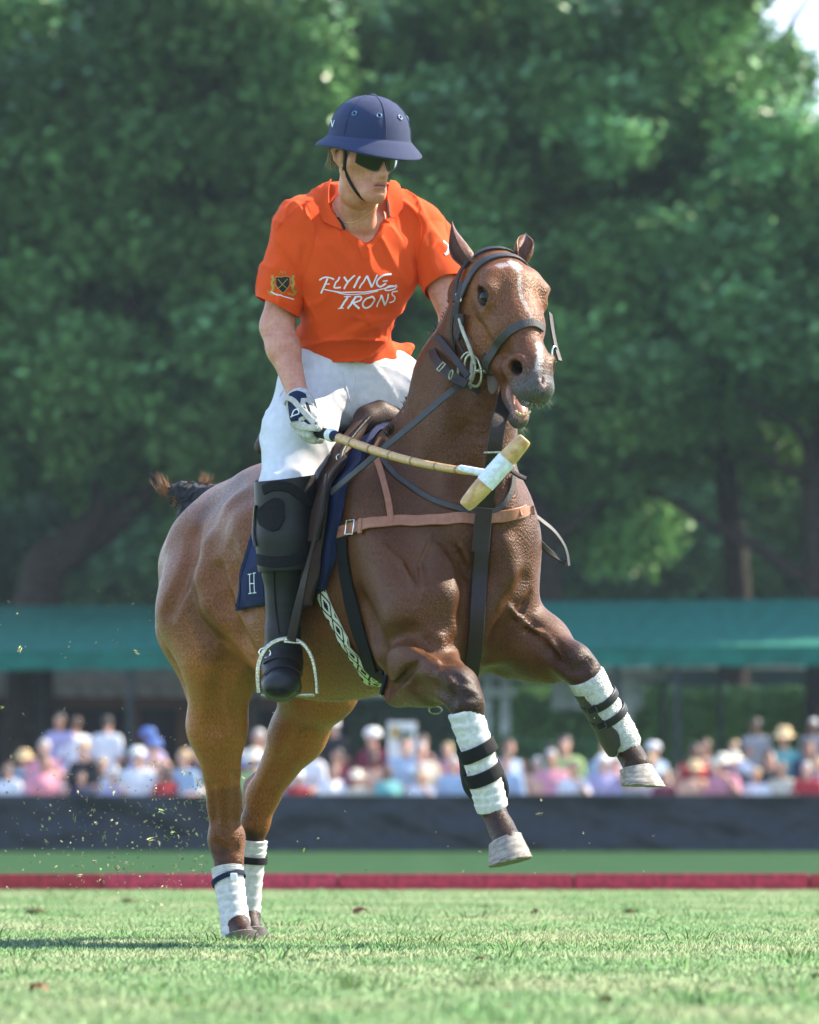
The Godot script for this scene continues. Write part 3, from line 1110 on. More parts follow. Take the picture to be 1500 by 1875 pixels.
func paint_skin(p: Vector3, n: Vector3) -> Color:
	var c := Color(0.58, 0.285, 0.195)
	c = shade(c, Color(0.50, 0.205, 0.13), 0.5 + cloth.get_noise_3dv(p * 18.0))
	var l := p - HC
	var f := l.dot(hf)
	var u := l.dot(hu)
	var r := l.dot(hr)
	if l.length() < 0.16:
		# lips, warmer cheeks and nose
		var lip := Vector2(r * 0.66, u + 0.0738).length()
		c = shade(c, Color(0.44, 0.15, 0.125), smoothstep(0.0165, 0.012, lip) * smoothstep(0.06, 0.08, f))
		c = shade(c, Color(0.49, 0.22, 0.15), 0.5 * smoothstep(0.04, 0.015, Vector2(absf(r) - 0.042, u + 0.03).length()))
		if f > 0.07 and absf(u + 0.0738) < 0.0022 and absf(r) < 0.019:
			c = Color(0.10, 0.03, 0.025)
	return c

func build_rider() -> void:
	var t0 := Time.get_ticks_msec()
	cloth.seed = 8
	cloth.frequency = 1.0
	cloth.fractal_octaves = 2
	HC = at(671, 287, 0.30)
	hf = Vector3(0.49, -0.21, 0.85).normalized()
	hr = Vector3(-0.86, 0.0, 0.51).normalized()
	hr = (hr - hf * hr.dot(hf)).normalized()
	hu = hr.cross(hf).normalized()
	var o := thing("person", "polo player in orange shirt, navy helmet and white breeches riding the bay pony", "person", at(640, 780, -0.05))
	var F3 := Vector3(0.30, 0, 0.95)     # where his chest faces
	var X3 := Vector3(0.95, 0, -0.30)
	# joints
	var pelvis := at(640, 715, -0.06)
	var belly := at(630, 612, 0.02)
	var chest := at(650, 490, 0.10)
	var neckb := at(650, 402, 0.14)
	var shR := at(545, 424, 0.12)
	var shL := at(766, 418, 0.06)
	var elR := at(507, 598, 0.13)
	var wrR := at(547, 728, 0.26)
	var elL := at(838, 590, 0.16)
	var wrL := at(800, 690, 0.20)
	var hipR := at(572, 712, 0.02)
	var hipL := at(708, 708, -0.10)
	var knR := at(522, 902, 0.24)
	var knL := at(890, 880, -0.14)
	var anR := at(517, 1205, 0.20)
	var anL := at(890, 1110, -0.16)
	# ---- torso shape shared by body and shirt: [a, b, ra, rb, blend, side, squash]
	var trunk := [
		[pelvis, belly, 0.125, 0.122, 0.05, F3, 1.12], [belly, at(640, 550, 0.07), 0.122, 0.136, 0.05, F3, 1.16],
		[at(640, 550, 0.07), chest, 0.138, 0.148, 0.05, F3, 1.22], [chest, at(653, 445, 0.12), 0.150, 0.115, 0.06, F3, 1.2],
		[at(600, 465, 0.13), at(592, 500, 0.14), 0.092, 0.085, 0.06, F3, 1.1], [at(712, 462, 0.10), at(718, 497, 0.11), 0.090, 0.083, 0.06, F3, 1.1],
		[at(560, 412, 0.09), at(742, 404, 0.05), 0.078, 0.075, 0.06, F3, 1.0], [at(618, 378, 0.08), at(692, 374, 0.07), 0.075, 0.07, 0.06, F3, 1.0],
		[shR, at(533, 470, 0.13), 0.082, 0.074, 0.05, F3, 1.0], [shL, at(782, 460, 0.06), 0.078, 0.070, 0.05, F3, 1.0],
		[pelvis + X3 * -0.06, pelvis + X3 * 0.06, 0.125, 0.125, 0.05, F3, 1.05],
	]
	var f := person
	for t in trunk:
		f.add(t[0], t[1], t[2] - 0.012, t[3] - 0.012, t[4], t[5], t[6])
	# neck with its two front cords
	f.add(neckb, hp(-0.02, -0.07, 0), 0.060, 0.056, 0.04)
	f.add(at(645, 410, 0.20), hp(-0.005, -0.075, 0.035), 0.016, 0.022, 0.03)
	f.add(at(672, 410, 0.21), hp(-0.005, -0.075, -0.03), 0.016, 0.022, 0.03)
	f.add(at(650, 412, 0.205), at(615, 405, 0.16), 0.014, 0.014, 0.03)
	f.add(at(668, 412, 0.205), at(705, 402, 0.14), 0.014, 0.014, 0.03)
	# arms
	f.add(shR, elR, 0.058, 0.047, 0.03)
	f.add(elR, elR.lerp(wrR, 0.3), 0.046, 0.047, 0.03)
	f.add(elR.lerp(wrR, 0.3), wrR, 0.047, 0.030, 0.03)
	f.add(wrR, at(556, 752, 0.29), 0.029, 0.031, 0.02)
	f.add(shL, elL, 0.056, 0.045, 0.03)
	f.add(elL, elL.lerp(wrL, 0.3), 0.044, 0.045, 0.03)
	f.add(elL.lerp(wrL, 0.3), wrL, 0.045, 0.030, 0.03)
	# legs
	f.add(hipR, knR, 0.085, 0.052, 0.05)
	f.add(hipL, knL, 0.085, 0.052, 0.05)
	f.add(knR, anR, 0.050, 0.034, 0.03)
	f.add(knL, anL, 0.050, 0.034, 0.03)
	f.add(anR, at(515, 1262, 0.33), 0.034, 0.030, 0.03)
	f.add(anL, at(905, 1150, -0.06), 0.034, 0.030, 0.03)
	# ---- head in a finer grid
	var h := Field.new()
	h.add(hp(-0.025, 0.035, 0), hp(0.010, 0.035, 0), 0.083, 0.076, 0.03, hr, 1.05)
	h.add(hp(0.035, 0.0, 0), hp(0.035, -0.045, 0), 0.058, 0.048, 0.03)
	for s in [-1.0, 1.0]:
		h.add(hp(0.062, -0.018, 0.036 * s), hp(0.035, -0.012, 0.060 * s), 0.020, 0.017, 0.03)   # cheek bone
		h.add(hp(-0.005, -0.045, 0.060 * s), hp(0.055, -0.098, 0.022 * s), 0.016, 0.015, 0.035)  # jaw
		h.add(hp(0.072, 0.030, 0.030 * s), hp(0.060, 0.032, 0.048 * s), 0.012, 0.011, 0.02)      # brow
		h.ball(hp(0.088, 0.008, 0.031 * s), 0.017, 0.012, Vector3.ZERO, 1.0, -1.0)
		h.ball(hp(0.073, 0.008, 0.031 * s), 0.0135, 0.006)
		h.add(hp(0.100, -0.040, 0.011 * s), hp(0.092, -0.042, 0.013 * s), 0.0068, 0.007, 0.008)
		h.ball(hp(0.107, -0.047, 0.0062 * s), 0.0038, 0.003, Vector3.ZERO, 1.0, -1.0)
		# ear
		var e0 := hp(-0.012, -0.005, 0.082 * s)
		h.chain([hp(-0.004, -0.034, 0.076 * s), hp(-0.022, -0.016, 0.090 * s), hp(-0.030, 0.010, 0.097 * s), hp(-0.016, 0.024, 0.092 * s), hp(0.0, 0.012, 0.081 * s)], [0.0065, 0.0065, 0.0065, 0.006, 0.005], 0.005)
		h.ball(e0, 0.019, 0.008, hr, 2.4)
	h.add(hp(0.084, 0.015, 0), hp(0.113, -0.034, 0), 0.010, 0.0095, 0.012)     # nose
	h.ball(hp(0.112, -0.037, 0), 0.0108, 0.007)
	h.add(hp(0.072, -0.060, 0.0), hp(0.072, -0.083, 0), 0.034, 0.030, 0.02, hr, 0.95)   # mouth ridge
	h.add(hp(0.092, -0.0665, 0.015), hp(0.092, -0.0665, -0.015), 0.0068, 0.0068, 0.006)
	h.add(hp(0.098, -0.0665, 0.006), hp(0.098, -0.0665, -0.006), 0.0060, 0.0060, 0.006)
	h.add(hp(0.094, -0.0815, 0.011), hp(0.094, -0.0815, -0.011), 0.0076, 0.0076, 0.006)
	h.add(hp(0.100, -0.0950, 0.012), hp(0.100, -0.0950, -0.012), 0.006, 0.006, 0.012, Vector3.ZERO, 1.0, -1.0)
	for s in [-1.0, 1.0]:
		h.add(hp(0.098, -0.040, 0.023 * s), hp(0.090, -0.066, 0.031 * s), 0.004, 0.004, 0.010, Vector3.ZERO, 1.0, -1.0)
		h.add(hp(0.062, -0.060, 0.062 * s), hp(0.045, -0.070, 0.066 * s), 0.018, 0.018, 0.03, Vector3.ZERO, 1.0, -1.0)
	h.add(hp(0.106, -0.0738, 0.020), hp(0.106, -0.0738, -0.020), 0.0035, 0.0035, 0.004, Vector3.ZERO, 1.0, -1.0)
	h.add(hp(0.074, -0.108, 0.010), hp(0.074, -0.108, -0.010), 0.021, 0.021, 0.025)      # chin
	h.add(hp(-0.02, -0.03, 0), hp(-0.025, -0.10, 0), 0.060, 0.054, 0.04)
	h.add(hp(-0.025, -0.10, 0), neckb.lerp(hp(-0.02, -0.07, 0), 0.6), 0.053, 0.055, 0.03)
	var body := Geo.new()
	body.nets(f.arrays(0.010, paint_skin))
	body.nets(h.arrays(0.0034, paint_skin))
	# ---- bare left hand on the reins, behind the pony's neck
	var hl := Field.new()
	hl.add(wrL, wrL + Vector3(-0.035, -0.045, 0.05), 0.029, 0.036, 0.02)
	for i in 4:
		var k := wrL + Vector3(-0.045, -0.075, 0.08) + Vector3(0.018, 0.012, 0.0) * (i - 1.5)
		hl.chain([k, k + Vector3(-0.02, -0.02, 0.02), k + Vector3(-0.012, -0.045, 0.0), k + Vector3(0.01, -0.04, -0.02)], [0.0105, 0.0098, 0.009, 0.008], 0.006)
	hl.chain([wrL + Vector3(-0.01, -0.02, 0.055), wrL + Vector3(-0.03, -0.03, 0.09), wrL + Vector3(-0.05, -0.055, 0.10)], [0.013, 0.011, 0.009], 0.01)
	body.nets(hl.arrays(0.0042, paint_skin))
	put(body, "body", M.skin, o, true)
	print("body ", Time.get_ticks_msec() - t0)
	# ---- polo shirt
	for t in trunk:
		shirt.add(t[0], t[1], t[2] + 0.004, t[3] + 0.004, t[4], t[5], t[6])
	shirt.add(shR + Vector3(0.01, 0.0, 0), at(520, 520, 0.13), 0.0885, 0.079, 0.03)
	shirt.add(at(520, 520, 0.13), at(506, 580, 0.13), 0.079, 0.073, 0.02)
	shirt.add(shL - Vector3(0.005, 0, 0), at(806, 500, 0.12), 0.0835, 0.069, 0.03)
	shirt.add(at(806, 500, 0.12), at(824, 545, 0.16), 0.069, 0.065, 0.02)
	shirt.add(at(800, 430, -0.02), at(838, 470, -0.05), 0.05, 0.03, 0.04)     # sleeve cloth blown back
	shirt.add(at(838, 470, -0.05), at(848, 500, -0.04), 0.03, 0.015, 0.03)
	shirt.add(at(700, 655, -0.05), at(742, 640, -0.10), 0.06, 0.02, 0.04)      # shirt tail lifting at the back
	shirt.add(at(742, 640, -0.10), at(752, 628, -0.12), 0.014, 0.006, 0.02)
	# hems: sleeves and waist end cleanly
	shirt.wave = shirt_folds
	# neck opening
	var v0 := hit(shirt, 662, 372)
	var v1 := hit(shirt, 666, 402)
	var v2 := hit(shirt, 669, 450)
	shirt.add(v0, v1, 0.075, 0.056, 0.012, Vector3.ZERO, 1.0, -1.0)
	shirt.add(v1, v2, 0.056, 0.004, 0.010, Vector3.ZERO, 1.0, -1.0)
	var sh := Geo.new()
	var torso := shirt.copy()
	for i in 4:
		torso.RA[trunk.size() + i] = -0.6      # the sleeves are pieces of their own
		torso.DR[trunk.size() + i] = 0.0
	torso.wave = shirt_folds
	var sa := torso.arrays(0.0085)
	cut_below(sa, [[Vector3(0.02, -1, 0.10), at(640, 664, 0.1)]])
	sh.nets(sa)
	var s_o := put(sh, "polo_shirt", M.orange_knit, o)
	for s in 2:
		var sl := Field.new()
		if s == 0:
			sl.add(shR + Vector3(0.01, 0.0, 0), at(520, 520, 0.13), 0.0885, 0.079, 0.03)
			sl.add(at(520, 520, 0.13), at(500, 600, 0.13), 0.079, 0.072, 0.02)
		else:
			sl.add(shL - Vector3(0.005, 0, 0), at(806, 500, 0.12), 0.0835, 0.069, 0.03)
			sl.add(at(806, 500, 0.12), at(830, 570, 0.17), 0.069, 0.064, 0.02)
			sl.add(at(800, 430, -0.02), at(838, 470, -0.05), 0.05, 0.03, 0.04)
			sl.add(at(838, 470, -0.05), at(848, 500, -0.04), 0.03, 0.015, 0.03)
		sl.wave = shirt_folds
		var la := sl.arrays(0.0080)
		cut_below(la, [[Vector3(-0.5, -1, 0.0), at(507, 562, 0.13)] if s == 0 else [at(822, 545, 0.15) - at(800, 490, 0.1), at(815, 520, 0.15)]])
		var sg := Geo.new()
		sg.nets(la)
		put(sg, "sleeve", M.orange_knit, s_o)
	print("shirt ", Time.get_ticks_msec() - t0)
	build_collar(s_o)
	build_print(s_o)
	# ---- white breeches
	legs.add(pelvis + X3 * -0.07, pelvis + X3 * 0.07, 0.132, 0.132, 0.05, F3, 1.0)
	legs.add(pelvis, belly, 0.130, 0.118, 0.05, F3, 1.15)
	legs.add(hipR, at(548, 800, 0.13), 0.112, 0.103, 0.05)
	legs.add(at(548, 800, 0.13), knR, 0.103, 0.076, 0.05)
	legs.add(knR, at(520, 960, 0.25), 0.076, 0.070, 0.03)
	legs.add(hipL, at(795, 760, -0.10), 0.112, 0.100, 0.05)
	legs.add(at(795, 760, -0.10), knL, 0.100, 0.072, 0.05)
	legs.add(knL, knL + Vector3(0, -0.10, 0), 0.072, 0.066, 0.03)
	legs.wave = trouser_folds
	var lga := legs.arrays(0.010, paint_breeches)
	cut_below(lga, [[Vector3(0, 1, 0), at(640, 636, 0.1)]])
	var lg := Geo.new()
	lg.nets(lga)
	var bre := put(lg, "breeches", M.white_denim, o, true)
	# fly seam and pocket seams
	var seam := Geo.new()
	for path in [[[628, 668], [632, 700], [640, 730]], [[540, 668], [525, 700], [512, 726]], [[644, 668], [652, 690], [650, 716], [642, 735]]]:
		var q := []
		for e in path:
			q.append(hit(legs, e[0], e[1]))
		strap(seam, legs, q, 0.0035, 0.0012, 0.0002, 0.01)
	tag(put(seam, "seam", M.white_denim, bre, true), "", "", "", "stuff")
	build_boots(o, knR, anR, knL, anL)
	build_helmet(o)
	build_glove(o, wrR)
	print("rider ", Time.get_ticks_msec() - t0)

func cut_below(a: Array, planes: Array) -> void:  # drops the triangles beyond a plane (within a radius, if one is given); sews nothing, cloth is open at its hems
	var I: PackedInt32Array = a[2]
	var P: PackedVector3Array = a[0]
	var bad := PackedByteArray()
	bad.resize(P.size())
	for i in P.size():
		for c in planes:
			if c.size() > 2 and P[i].distance_to(c[2]) > c[3]:
				continue
			if (P[i] - c[1]).dot(c[0]) > 0.0:
				bad[i] = 1
	var J := PackedInt32Array()
	for t in I.size() / 3:
		var x := I[t * 3]
		var y := I[t * 3 + 1]
		var z := I[t * 3 + 2]
		if bad[x] + bad[y] + bad[z] < 3:
			J.append(x); J.append(y); J.append(z)
	# pull the ragged rim onto the plane
	for t in J:
		if bad[t] == 1:
			for c in planes:
				if c.size() > 2 and P[t].distance_to(c[2]) > c[3]:
					continue
				var n: Vector3 = c[0].normalized()
				var e: float = (P[t] - c[1]).dot(n)
				if e > 0.0:
					P[t] -= n * e
	a[0] = P
	a[2] = J

func patch(g: Geo, f: Field, rows: Array, lift: float, thick: float, fine := 4) -> void:  # a sheet laid on a body; rows of picture points
	var R := []
	for row in rows:
		var pts := []
		for q in row:
			pts.append(hit(f, q[0], q[1]))
		var dense := []
		for i in pts.size() - 1:
			for k in fine:
				dense.append((pts[i] as Vector3).lerp(pts[i + 1], float(k) / fine))
		dense.append(pts[-1])
		R.append(dense)
	var full := []
	for j in R.size() - 1:
		for k in fine:
			var row := []
			for i in R[j].size():
				row.append((R[j][i] as Vector3).lerp(R[j + 1][i], float(k) / fine))
			full.append(row)
	full.append(R[-1])
	sheet(g, f, full, lift, thick)

func sheet(g: Geo, f: Field, full: Array, lift: float, thick: float) -> void:
	var top := []
	var low := []
	for row in full:
		var a := []
		var b := []
		for p in row:
			var s := f.snap(p, lift)
			var n := f.grad(s, 0.01)
			a.append(s + n * thick)
			b.append(s)
		top.append(a)
		low.append(b)
	slab_of(g, top, low)

func slab_of(g: Geo, top: Array, low: Array) -> void:  # closes two sheets into a slab, whichever way they are wound
	var r := top.size()
	var m: int = top[0].size()
	var n: Vector3 = (top[0][1] - top[0][0]).cross(top[1][0] - top[0][0])
	var out: Vector3 = top[r / 2][m / 2] - low[r / 2][m / 2]
	if n.dot(out) < 0.0:
		for row in top:
			row.reverse()
		for row in low:
			row.reverse()
	g.grid(top, false, false)
	var turned := []
	for row in low:
		var q: Array = row.duplicate()
		q.reverse()
		turned.append(q)
	g.grid(turned, false, false)
	var edge_t := []
	var edge_l := []
	for i in m:
		edge_t.append(top[0][i]); edge_l.append(low[0][i])
	for j in range(1, r):
		edge_t.append(top[j][m - 1]); edge_l.append(low[j][m - 1])
	for i in range(m - 2, -1, -1):
		edge_t.append(top[r - 1][i]); edge_l.append(low[r - 1][i])
	for j in range(r - 2, -1, -1):
		edge_t.append(top[j][0]); edge_l.append(low[j][0])
	g.grid([edge_l, edge_t], false, false)

func build_collar(o: Node) -> void:
	var solid := shirt.copy()
	for i in range(solid.SG.size() - 1, -1, -1):
		if solid.SG[i] < 0.0:
			for arr in ["A", "AB", "S", "IL", "RA", "DR", "SK", "BL", "SG"]:
				solid[arr].remove_at(i)
	# the neck carries the top edge of the collar
	solid.add(at(655, 400, 0.13), hp(-0.03, -0.085, 0), 0.072, 0.062, 0.03)
	var g := Geo.new()
	patch(g, solid, [[[608, 334], [604, 352], [612, 382], [628, 408]], [[599, 346], [593, 368], [602, 396], [626, 416]], [[590, 362], [582, 386], [592, 409], [627, 424]]], 0.009, 0.004, 5)
	patch(g, solid, [[[712, 336], [708, 352], [704, 372], [710, 398]], [[722, 338], [722, 358], [720, 378], [714, 402]], [[728, 344], [733, 365], [737, 384], [722, 402]]], 0.009, 0.004, 5)
	# band behind the neck
	put(g, "collar", M.orange_knit, o)
	g = Geo.new()
	patch(g, solid, [[[622, 398], [630, 424]], [[626, 396], [634, 421]]], 0.011, 0.003, 5)
	put(g, "collar_lining", M.black_knit, o)
	g = Geo.new()
	patch(g, solid, [[[700, 372], [706, 404]], [[704, 370], [710, 402]]], 0.011, 0.003, 5)
	put(g, "collar_lining", M.black_knit, o)
	# placket below the opening
	g = Geo.new()
	patch(g, shirt, [[[652, 436], [664, 474]], [[672, 448], [676, 474]]], 0.001, 0.0025, 5)
	patch(g, shirt, [[[630, 420], [640, 430], [668, 452]], [[628, 428], [638, 440], [666, 460]]], 0.0005, 0.002, 4)
	patch(g, shirt, [[[712, 404], [696, 424], [672, 450]], [[716, 412], [700, 432], [676, 458]]], 0.0005, 0.002, 4)
	put(g, "placket", M.orange_knit, o)
	# shoulder and sleeve seams, sleeve hems
	g = Geo.new()
	for path in [[[560, 372], [575, 410], [572, 450], [560, 490], [546, 530]], [[742, 372], [768, 400], [770, 440], [762, 480]], [[572, 366], [520, 400], [505, 420]]]:
		var q := []
		for e in path:
			q.append(hit(shirt, e[0], e[1]))
		strap(g, shirt, q, 0.003, 0.001, 0.0002, 0.01)
	tag(put(g, "seam", M.orange_knit, o), "", "", "", "stuff")

func stroke(g: Geo, f: Field, pts: Array, w: float, thick := 0.0012) -> void:  # flat print: a line of picture points laid on cloth; w in millimetres
	var q := []
	for e in pts:
		q.append(hit(f, e[0], e[1]))
	var p := smooth_path(q, 0.006)
	var s := []
	var n := []
	for e in p:
		var x := f.snap(e, 0.0004)
		s.append(x)
		n.append(f.grad(x, 0.008))
	g.ribbon(s, n, w * 0.001, thick)

func build_print(o: Node) -> void:
	var g := Geo.new()
	var all := Geo.new()
	for q in [
		# FLYING
		[[[585, 513], [594, 508], [606, 509], [612, 512]], 4.5], [[[600, 510], [594, 524], [588, 537]], 5.5], [[[596, 520], [604, 520]], 3.5],
		[[[622, 507], [612, 526], [624, 526]], 5.0], [[[630, 507], [637, 517]], 6.0], [[[650, 504], [637, 517], [630, 529]], 5.0], [[[659, 506], [648, 527]], 6.0],
		[[[658, 528], [672, 505]], 4.5], [[[672, 505], [681, 526]], 6.5], [[[681, 526], [691, 503]], 4.5], [[[717, 502], [703, 504], [693, 511], [690, 519], [696, 525], [707, 519]], 5.8], [[[701, 515], [710, 514]], 4.0],
		# the golf club drawn between the words
		[[[594, 530], [622, 535], [650, 535], [680, 533], [705, 528], [726, 522]], 3.6], [[[606, 532], [635, 539], [665, 538], [692, 533]], 3.0], [[[726, 522], [712, 524], [705, 531], [716, 531], [727, 524]], 4.0],
		# IRONS
		[[[637, 543], [624, 564]], 6.0], [[[630, 543], [643, 543]], 3.0], [[[619, 565], [630, 564]], 3.0], [[[652, 543], [637, 565]], 6.0], [[[649, 544], [661, 543], [660, 550], [645, 555]], 5.0], [[[647, 555], [658, 565]], 6.0],
		[[[682, 543], [671, 547], [664, 557], [669, 564], [679, 560], [686, 550], [682, 543]], 5.5], [[[690, 562], [698, 540]], 4.6], [[[698, 540], [705, 559]], 6.0], [[[705, 559], [711, 538]], 4.6], [[[728, 533], [720, 534], [718, 539], [723, 544], [722, 550], [713, 554]], 4.0],
	]:
		g = Geo.new()
		stroke(g, shirt, q[0], q[1])
		for i in g.I:
			all.I.append(i + all.P.size())
		all.P.append_array(g.P); all.Q.append_array(g.Q); all.U.append_array(g.U); all.C.append_array(g.C)
	g = all
	put(g, "lettering", M.white_print, o)
	# crest on the right sleeve
	g = Geo.new()
	patch(g, shirt, [[[506.4, 508.5], [518, 507.1], [529.6, 508.5]], [[506.4, 520.6], [518, 520.6], [529.6, 520.6]], [[512.2, 531.5], [518, 535.5], [523.8, 531.5]]], 0.0006, 0.0012, 3)
	put(g, "crest_shield", M.dark_thread, o)
	g = Geo.new()
	for q in [[[504.9, 507.1], [504.9, 522], [518, 536.9]], [[531, 507.1], [531, 522], [518, 536.9]], [[504.9, 507.1], [531, 507.1]], [[509.3, 511.2], [526.7, 528.8]], [[526.7, 511.2], [509.3, 528.8]], [[512.2, 501.8], [515.1, 496.4], [518, 501.8], [520.9, 496.4], [523.8, 501.8]]]:
		stroke(g, shirt, q, 2.3, 0.0022)
	# two supporters and scroll leaves
	for s in [-1, 1]:
		stroke(g, shirt, [[518 + s * 15.9, 509.9], [518 + s * 20.3, 518], [518 + s * 17.4, 527.4], [518 + s * 21.8, 535.5]], 7.5, 0.0014)
		stroke(g, shirt, [[518 + s * 20.3, 504.4], [518 + s * 17.4, 509.9]], 8.5, 0.0014)
		stroke(g, shirt, [[518 + s * 20.3, 519.3], [518 + s * 14.5, 523.4]], 4.4, 0.0014)
		stroke(g, shirt, [[518 + s * 8.7, 536.9], [518 + s * 20.3, 539.5], [518 + s * 27.6, 532.8]], 4.4, 0.0014)
	put(g, "crest_supporters", M.gold_thread, o)
	g = Geo.new()
	stroke(g, shirt, [[496, 534], [507, 540], [522, 543.6], [538, 548]], 3.0, 0.0018)
	put(g, "crest_scroll", M.white_print, o)
	# white round badge on the left sleeve
	g = Geo.new()
	stroke(g, shirt, [[812, 442], [818, 446], [822, 453], [820, 462], [815, 466]], 9.0)
	put(g, "sleeve_badge", M.white_print, o)

func build_boots(o: Node, knR: Vector3, anR: Vector3, knL: Vector3, anL: Vector3) -> void:
	for s in 2:
		var kn := knR if s == 0 else knL
		var an := anR if s == 0 else anL
		var ahead := Vector3(0.0, -0.05, 1.0).normalized() if s == 0 else (FWD + Vector3(0, -0.15, 0)).normalized()
		var f := Field.new()
		f.add(kn + Vector3(0, -0.06, 0.0), kn.lerp(an, 0.45), 0.066, 0.062, 0.03)
		f.add(kn.lerp(an, 0.45), kn.lerp(an, 0.85), 0.060, 0.048, 0.03)
		f.add(kn.lerp(an, 0.85), an + Vector3(0, -0.01, 0.0), 0.048, 0.050, 0.03)
		var heel := an + Vector3(0, -0.055, 0) - ahead * 0.03
		var ball := an + Vector3(0, -0.075, 0) + ahead * 0.12
		f.add(an, heel, 0.048, 0.038, 0.03)
		f.add(an + ahead * 0.02 + Vector3(0, -0.015, 0), ball, 0.054, 0.048, 0.03, Vector3.RIGHT if s == 0 else SIDE, 0.9)
		f.add(ball, ball + ahead * 0.055, 0.048, 0.043, 0.02, Vector3.RIGHT if s == 0 else SIDE, 0.82)
		f.wave = boot_folds
		var g := Geo.new()
		g.nets(f.arrays(0.0075))
		var b := put(g, "boot", M.black_leather, o)
		# sole and heel block
		g = Geo.new()
		var lat := ahead.cross(Vector3.UP).normalized()
		var top := []
		var low := []
		for j in 13:
			var u := j / 12.0
			var w := 0.042 + 0.014 * sin(PI * clampf(u * 1.25 - 0.15, 0.0, 1.0))
			w *= sqrt(maxf(0.02, 1.0 - pow(maxf(0.0, (u - 0.8) / 0.2), 2.0)))
			var c := heel - ahead * 0.04 + Vector3(0, -0.042, 0) + ahead * u * 0.29 + Vector3(0, -0.012 * u + (0.012 if u > 0.3 else 0.0), 0)
			top.append([c - lat * w + Vector3(0, 0.012, 0), c + Vector3(0, 0.012, 0), c + lat * w + Vector3(0, 0.012, 0)])
			low.append([c - lat * w, c, c + lat * w])
		slab_of(g, top, low)
		put(g, "sole", M.black_nylon, b)
		if s == 0:
			# zip, spur strap and buckle on the near boot
			g = Geo.new()
			stroke(g, f, [[503, 1046], [503, 1080], [506, 1120], [512, 1160]], 5.0, 0.003)
			put(g, "zip", M.black_nylon, b)
			g = Geo.new()
			stroke(g, f, [[484, 1212], [500, 1204], [520, 1200], [540, 1204], [552, 1214]], 22.0, 0.004)
			stroke(g, f, [[486, 1236], [505, 1222], [525, 1220], [545, 1228], [552, 1236]], 14.0, 0.004)
			put(g, "spur_strap", M.dark_leather, b)
			g = Geo.new()
			var bc := hit(f, 488, 1196) + Vector3(-0.004, 0, 0.012)
			ring(g, bc, 0.017, 0.014, 0.0032, Basis(Vector3.FORWARD, 0.3))
			put(g, "spur_buckle", M.steel, b)
		# knee guard: moulded pad, cap and straps
		var k := Field.new()
		k.add(kn + Vector3(0.0, 0.035, 0.005), kn + Vector3(0, -0.13, 0.012), 0.088, 0.082, 0.03, Vector3.RIGHT, 0.95)
		k.add(kn + Vector3(0, -0.13, 0.012), kn + Vector3(0, -0.215, 0.010), 0.082, 0.078, 0.02, Vector3.RIGHT, 0.95)
		var ka := k.arrays(0.009)
		cut_below(ka, [[Vector3(-0.12, 1, 0.1), kn + Vector3(0.0, 0.045, 0.0)], [Vector3(0.04, -1, 0.0), kn + Vector3(0, -0.235, 0.0)], [Vector3(0, 0, -1), kn + Vector3(0, 0, -0.065)]])
		g = Geo.new()
		g.nets(ka)
		var kp := put(g, "knee_guard", M.black_leather, o)
		if s == 0:
			g = Geo.new()
			patch(g, k, [[[492, 918], [502, 912], [513, 912], [521, 920]], [[476, 932], [495, 930], [512, 930], [522, 938]], [[472, 946], [492, 946], [512, 946], [522, 950]], [[478, 962], [494, 964], [510, 962], [518, 958]], [[492, 972], [500, 973], [508, 971], [512, 968]]], 0.001, 0.006, 3)
			put(g, "knee_cap", M.black_nylon, kp)
			g = Geo.new()
			stroke(g, k, [[472, 1024], [495, 1028], [530, 1027], [556, 1018]], 34.0, 0.004)
			put(g, "strap", M.black_nylon, kp)
			g = Geo.new()
			stroke(g, k, [[482, 898], [500, 890], [530, 893], [560, 915], [576, 925]], 30.0, 0.004)
			put(g, "strap", M.black_nylon, kp)
			g = Geo.new()
			stroke(g, k, [[470, 925], [467, 960], [470, 1000]], 9.0, 0.008)
			put(g, "side_hinge", M.black_plastic, kp)

func ring(g: Geo, c: Vector3, rx: float, ry: float, thick: float, b: Basis, seg := 24) -> void:
	var rows := []
	for i in seg + 1:
		var a := TAU * i / seg
		var d := b * Vector3(cos(a) * rx, sin(a) * ry, 0)
		var dn := d.normalized()
		var z := b * Vector3(0, 0, 1)
		var row := []
		for k in 8:
			var e := TAU * k / 8.0
			row.append(c + d + dn * cos(e) * thick + z * sin(e) * thick)
		rows.append(row)
	g.grid(rows, true, false)

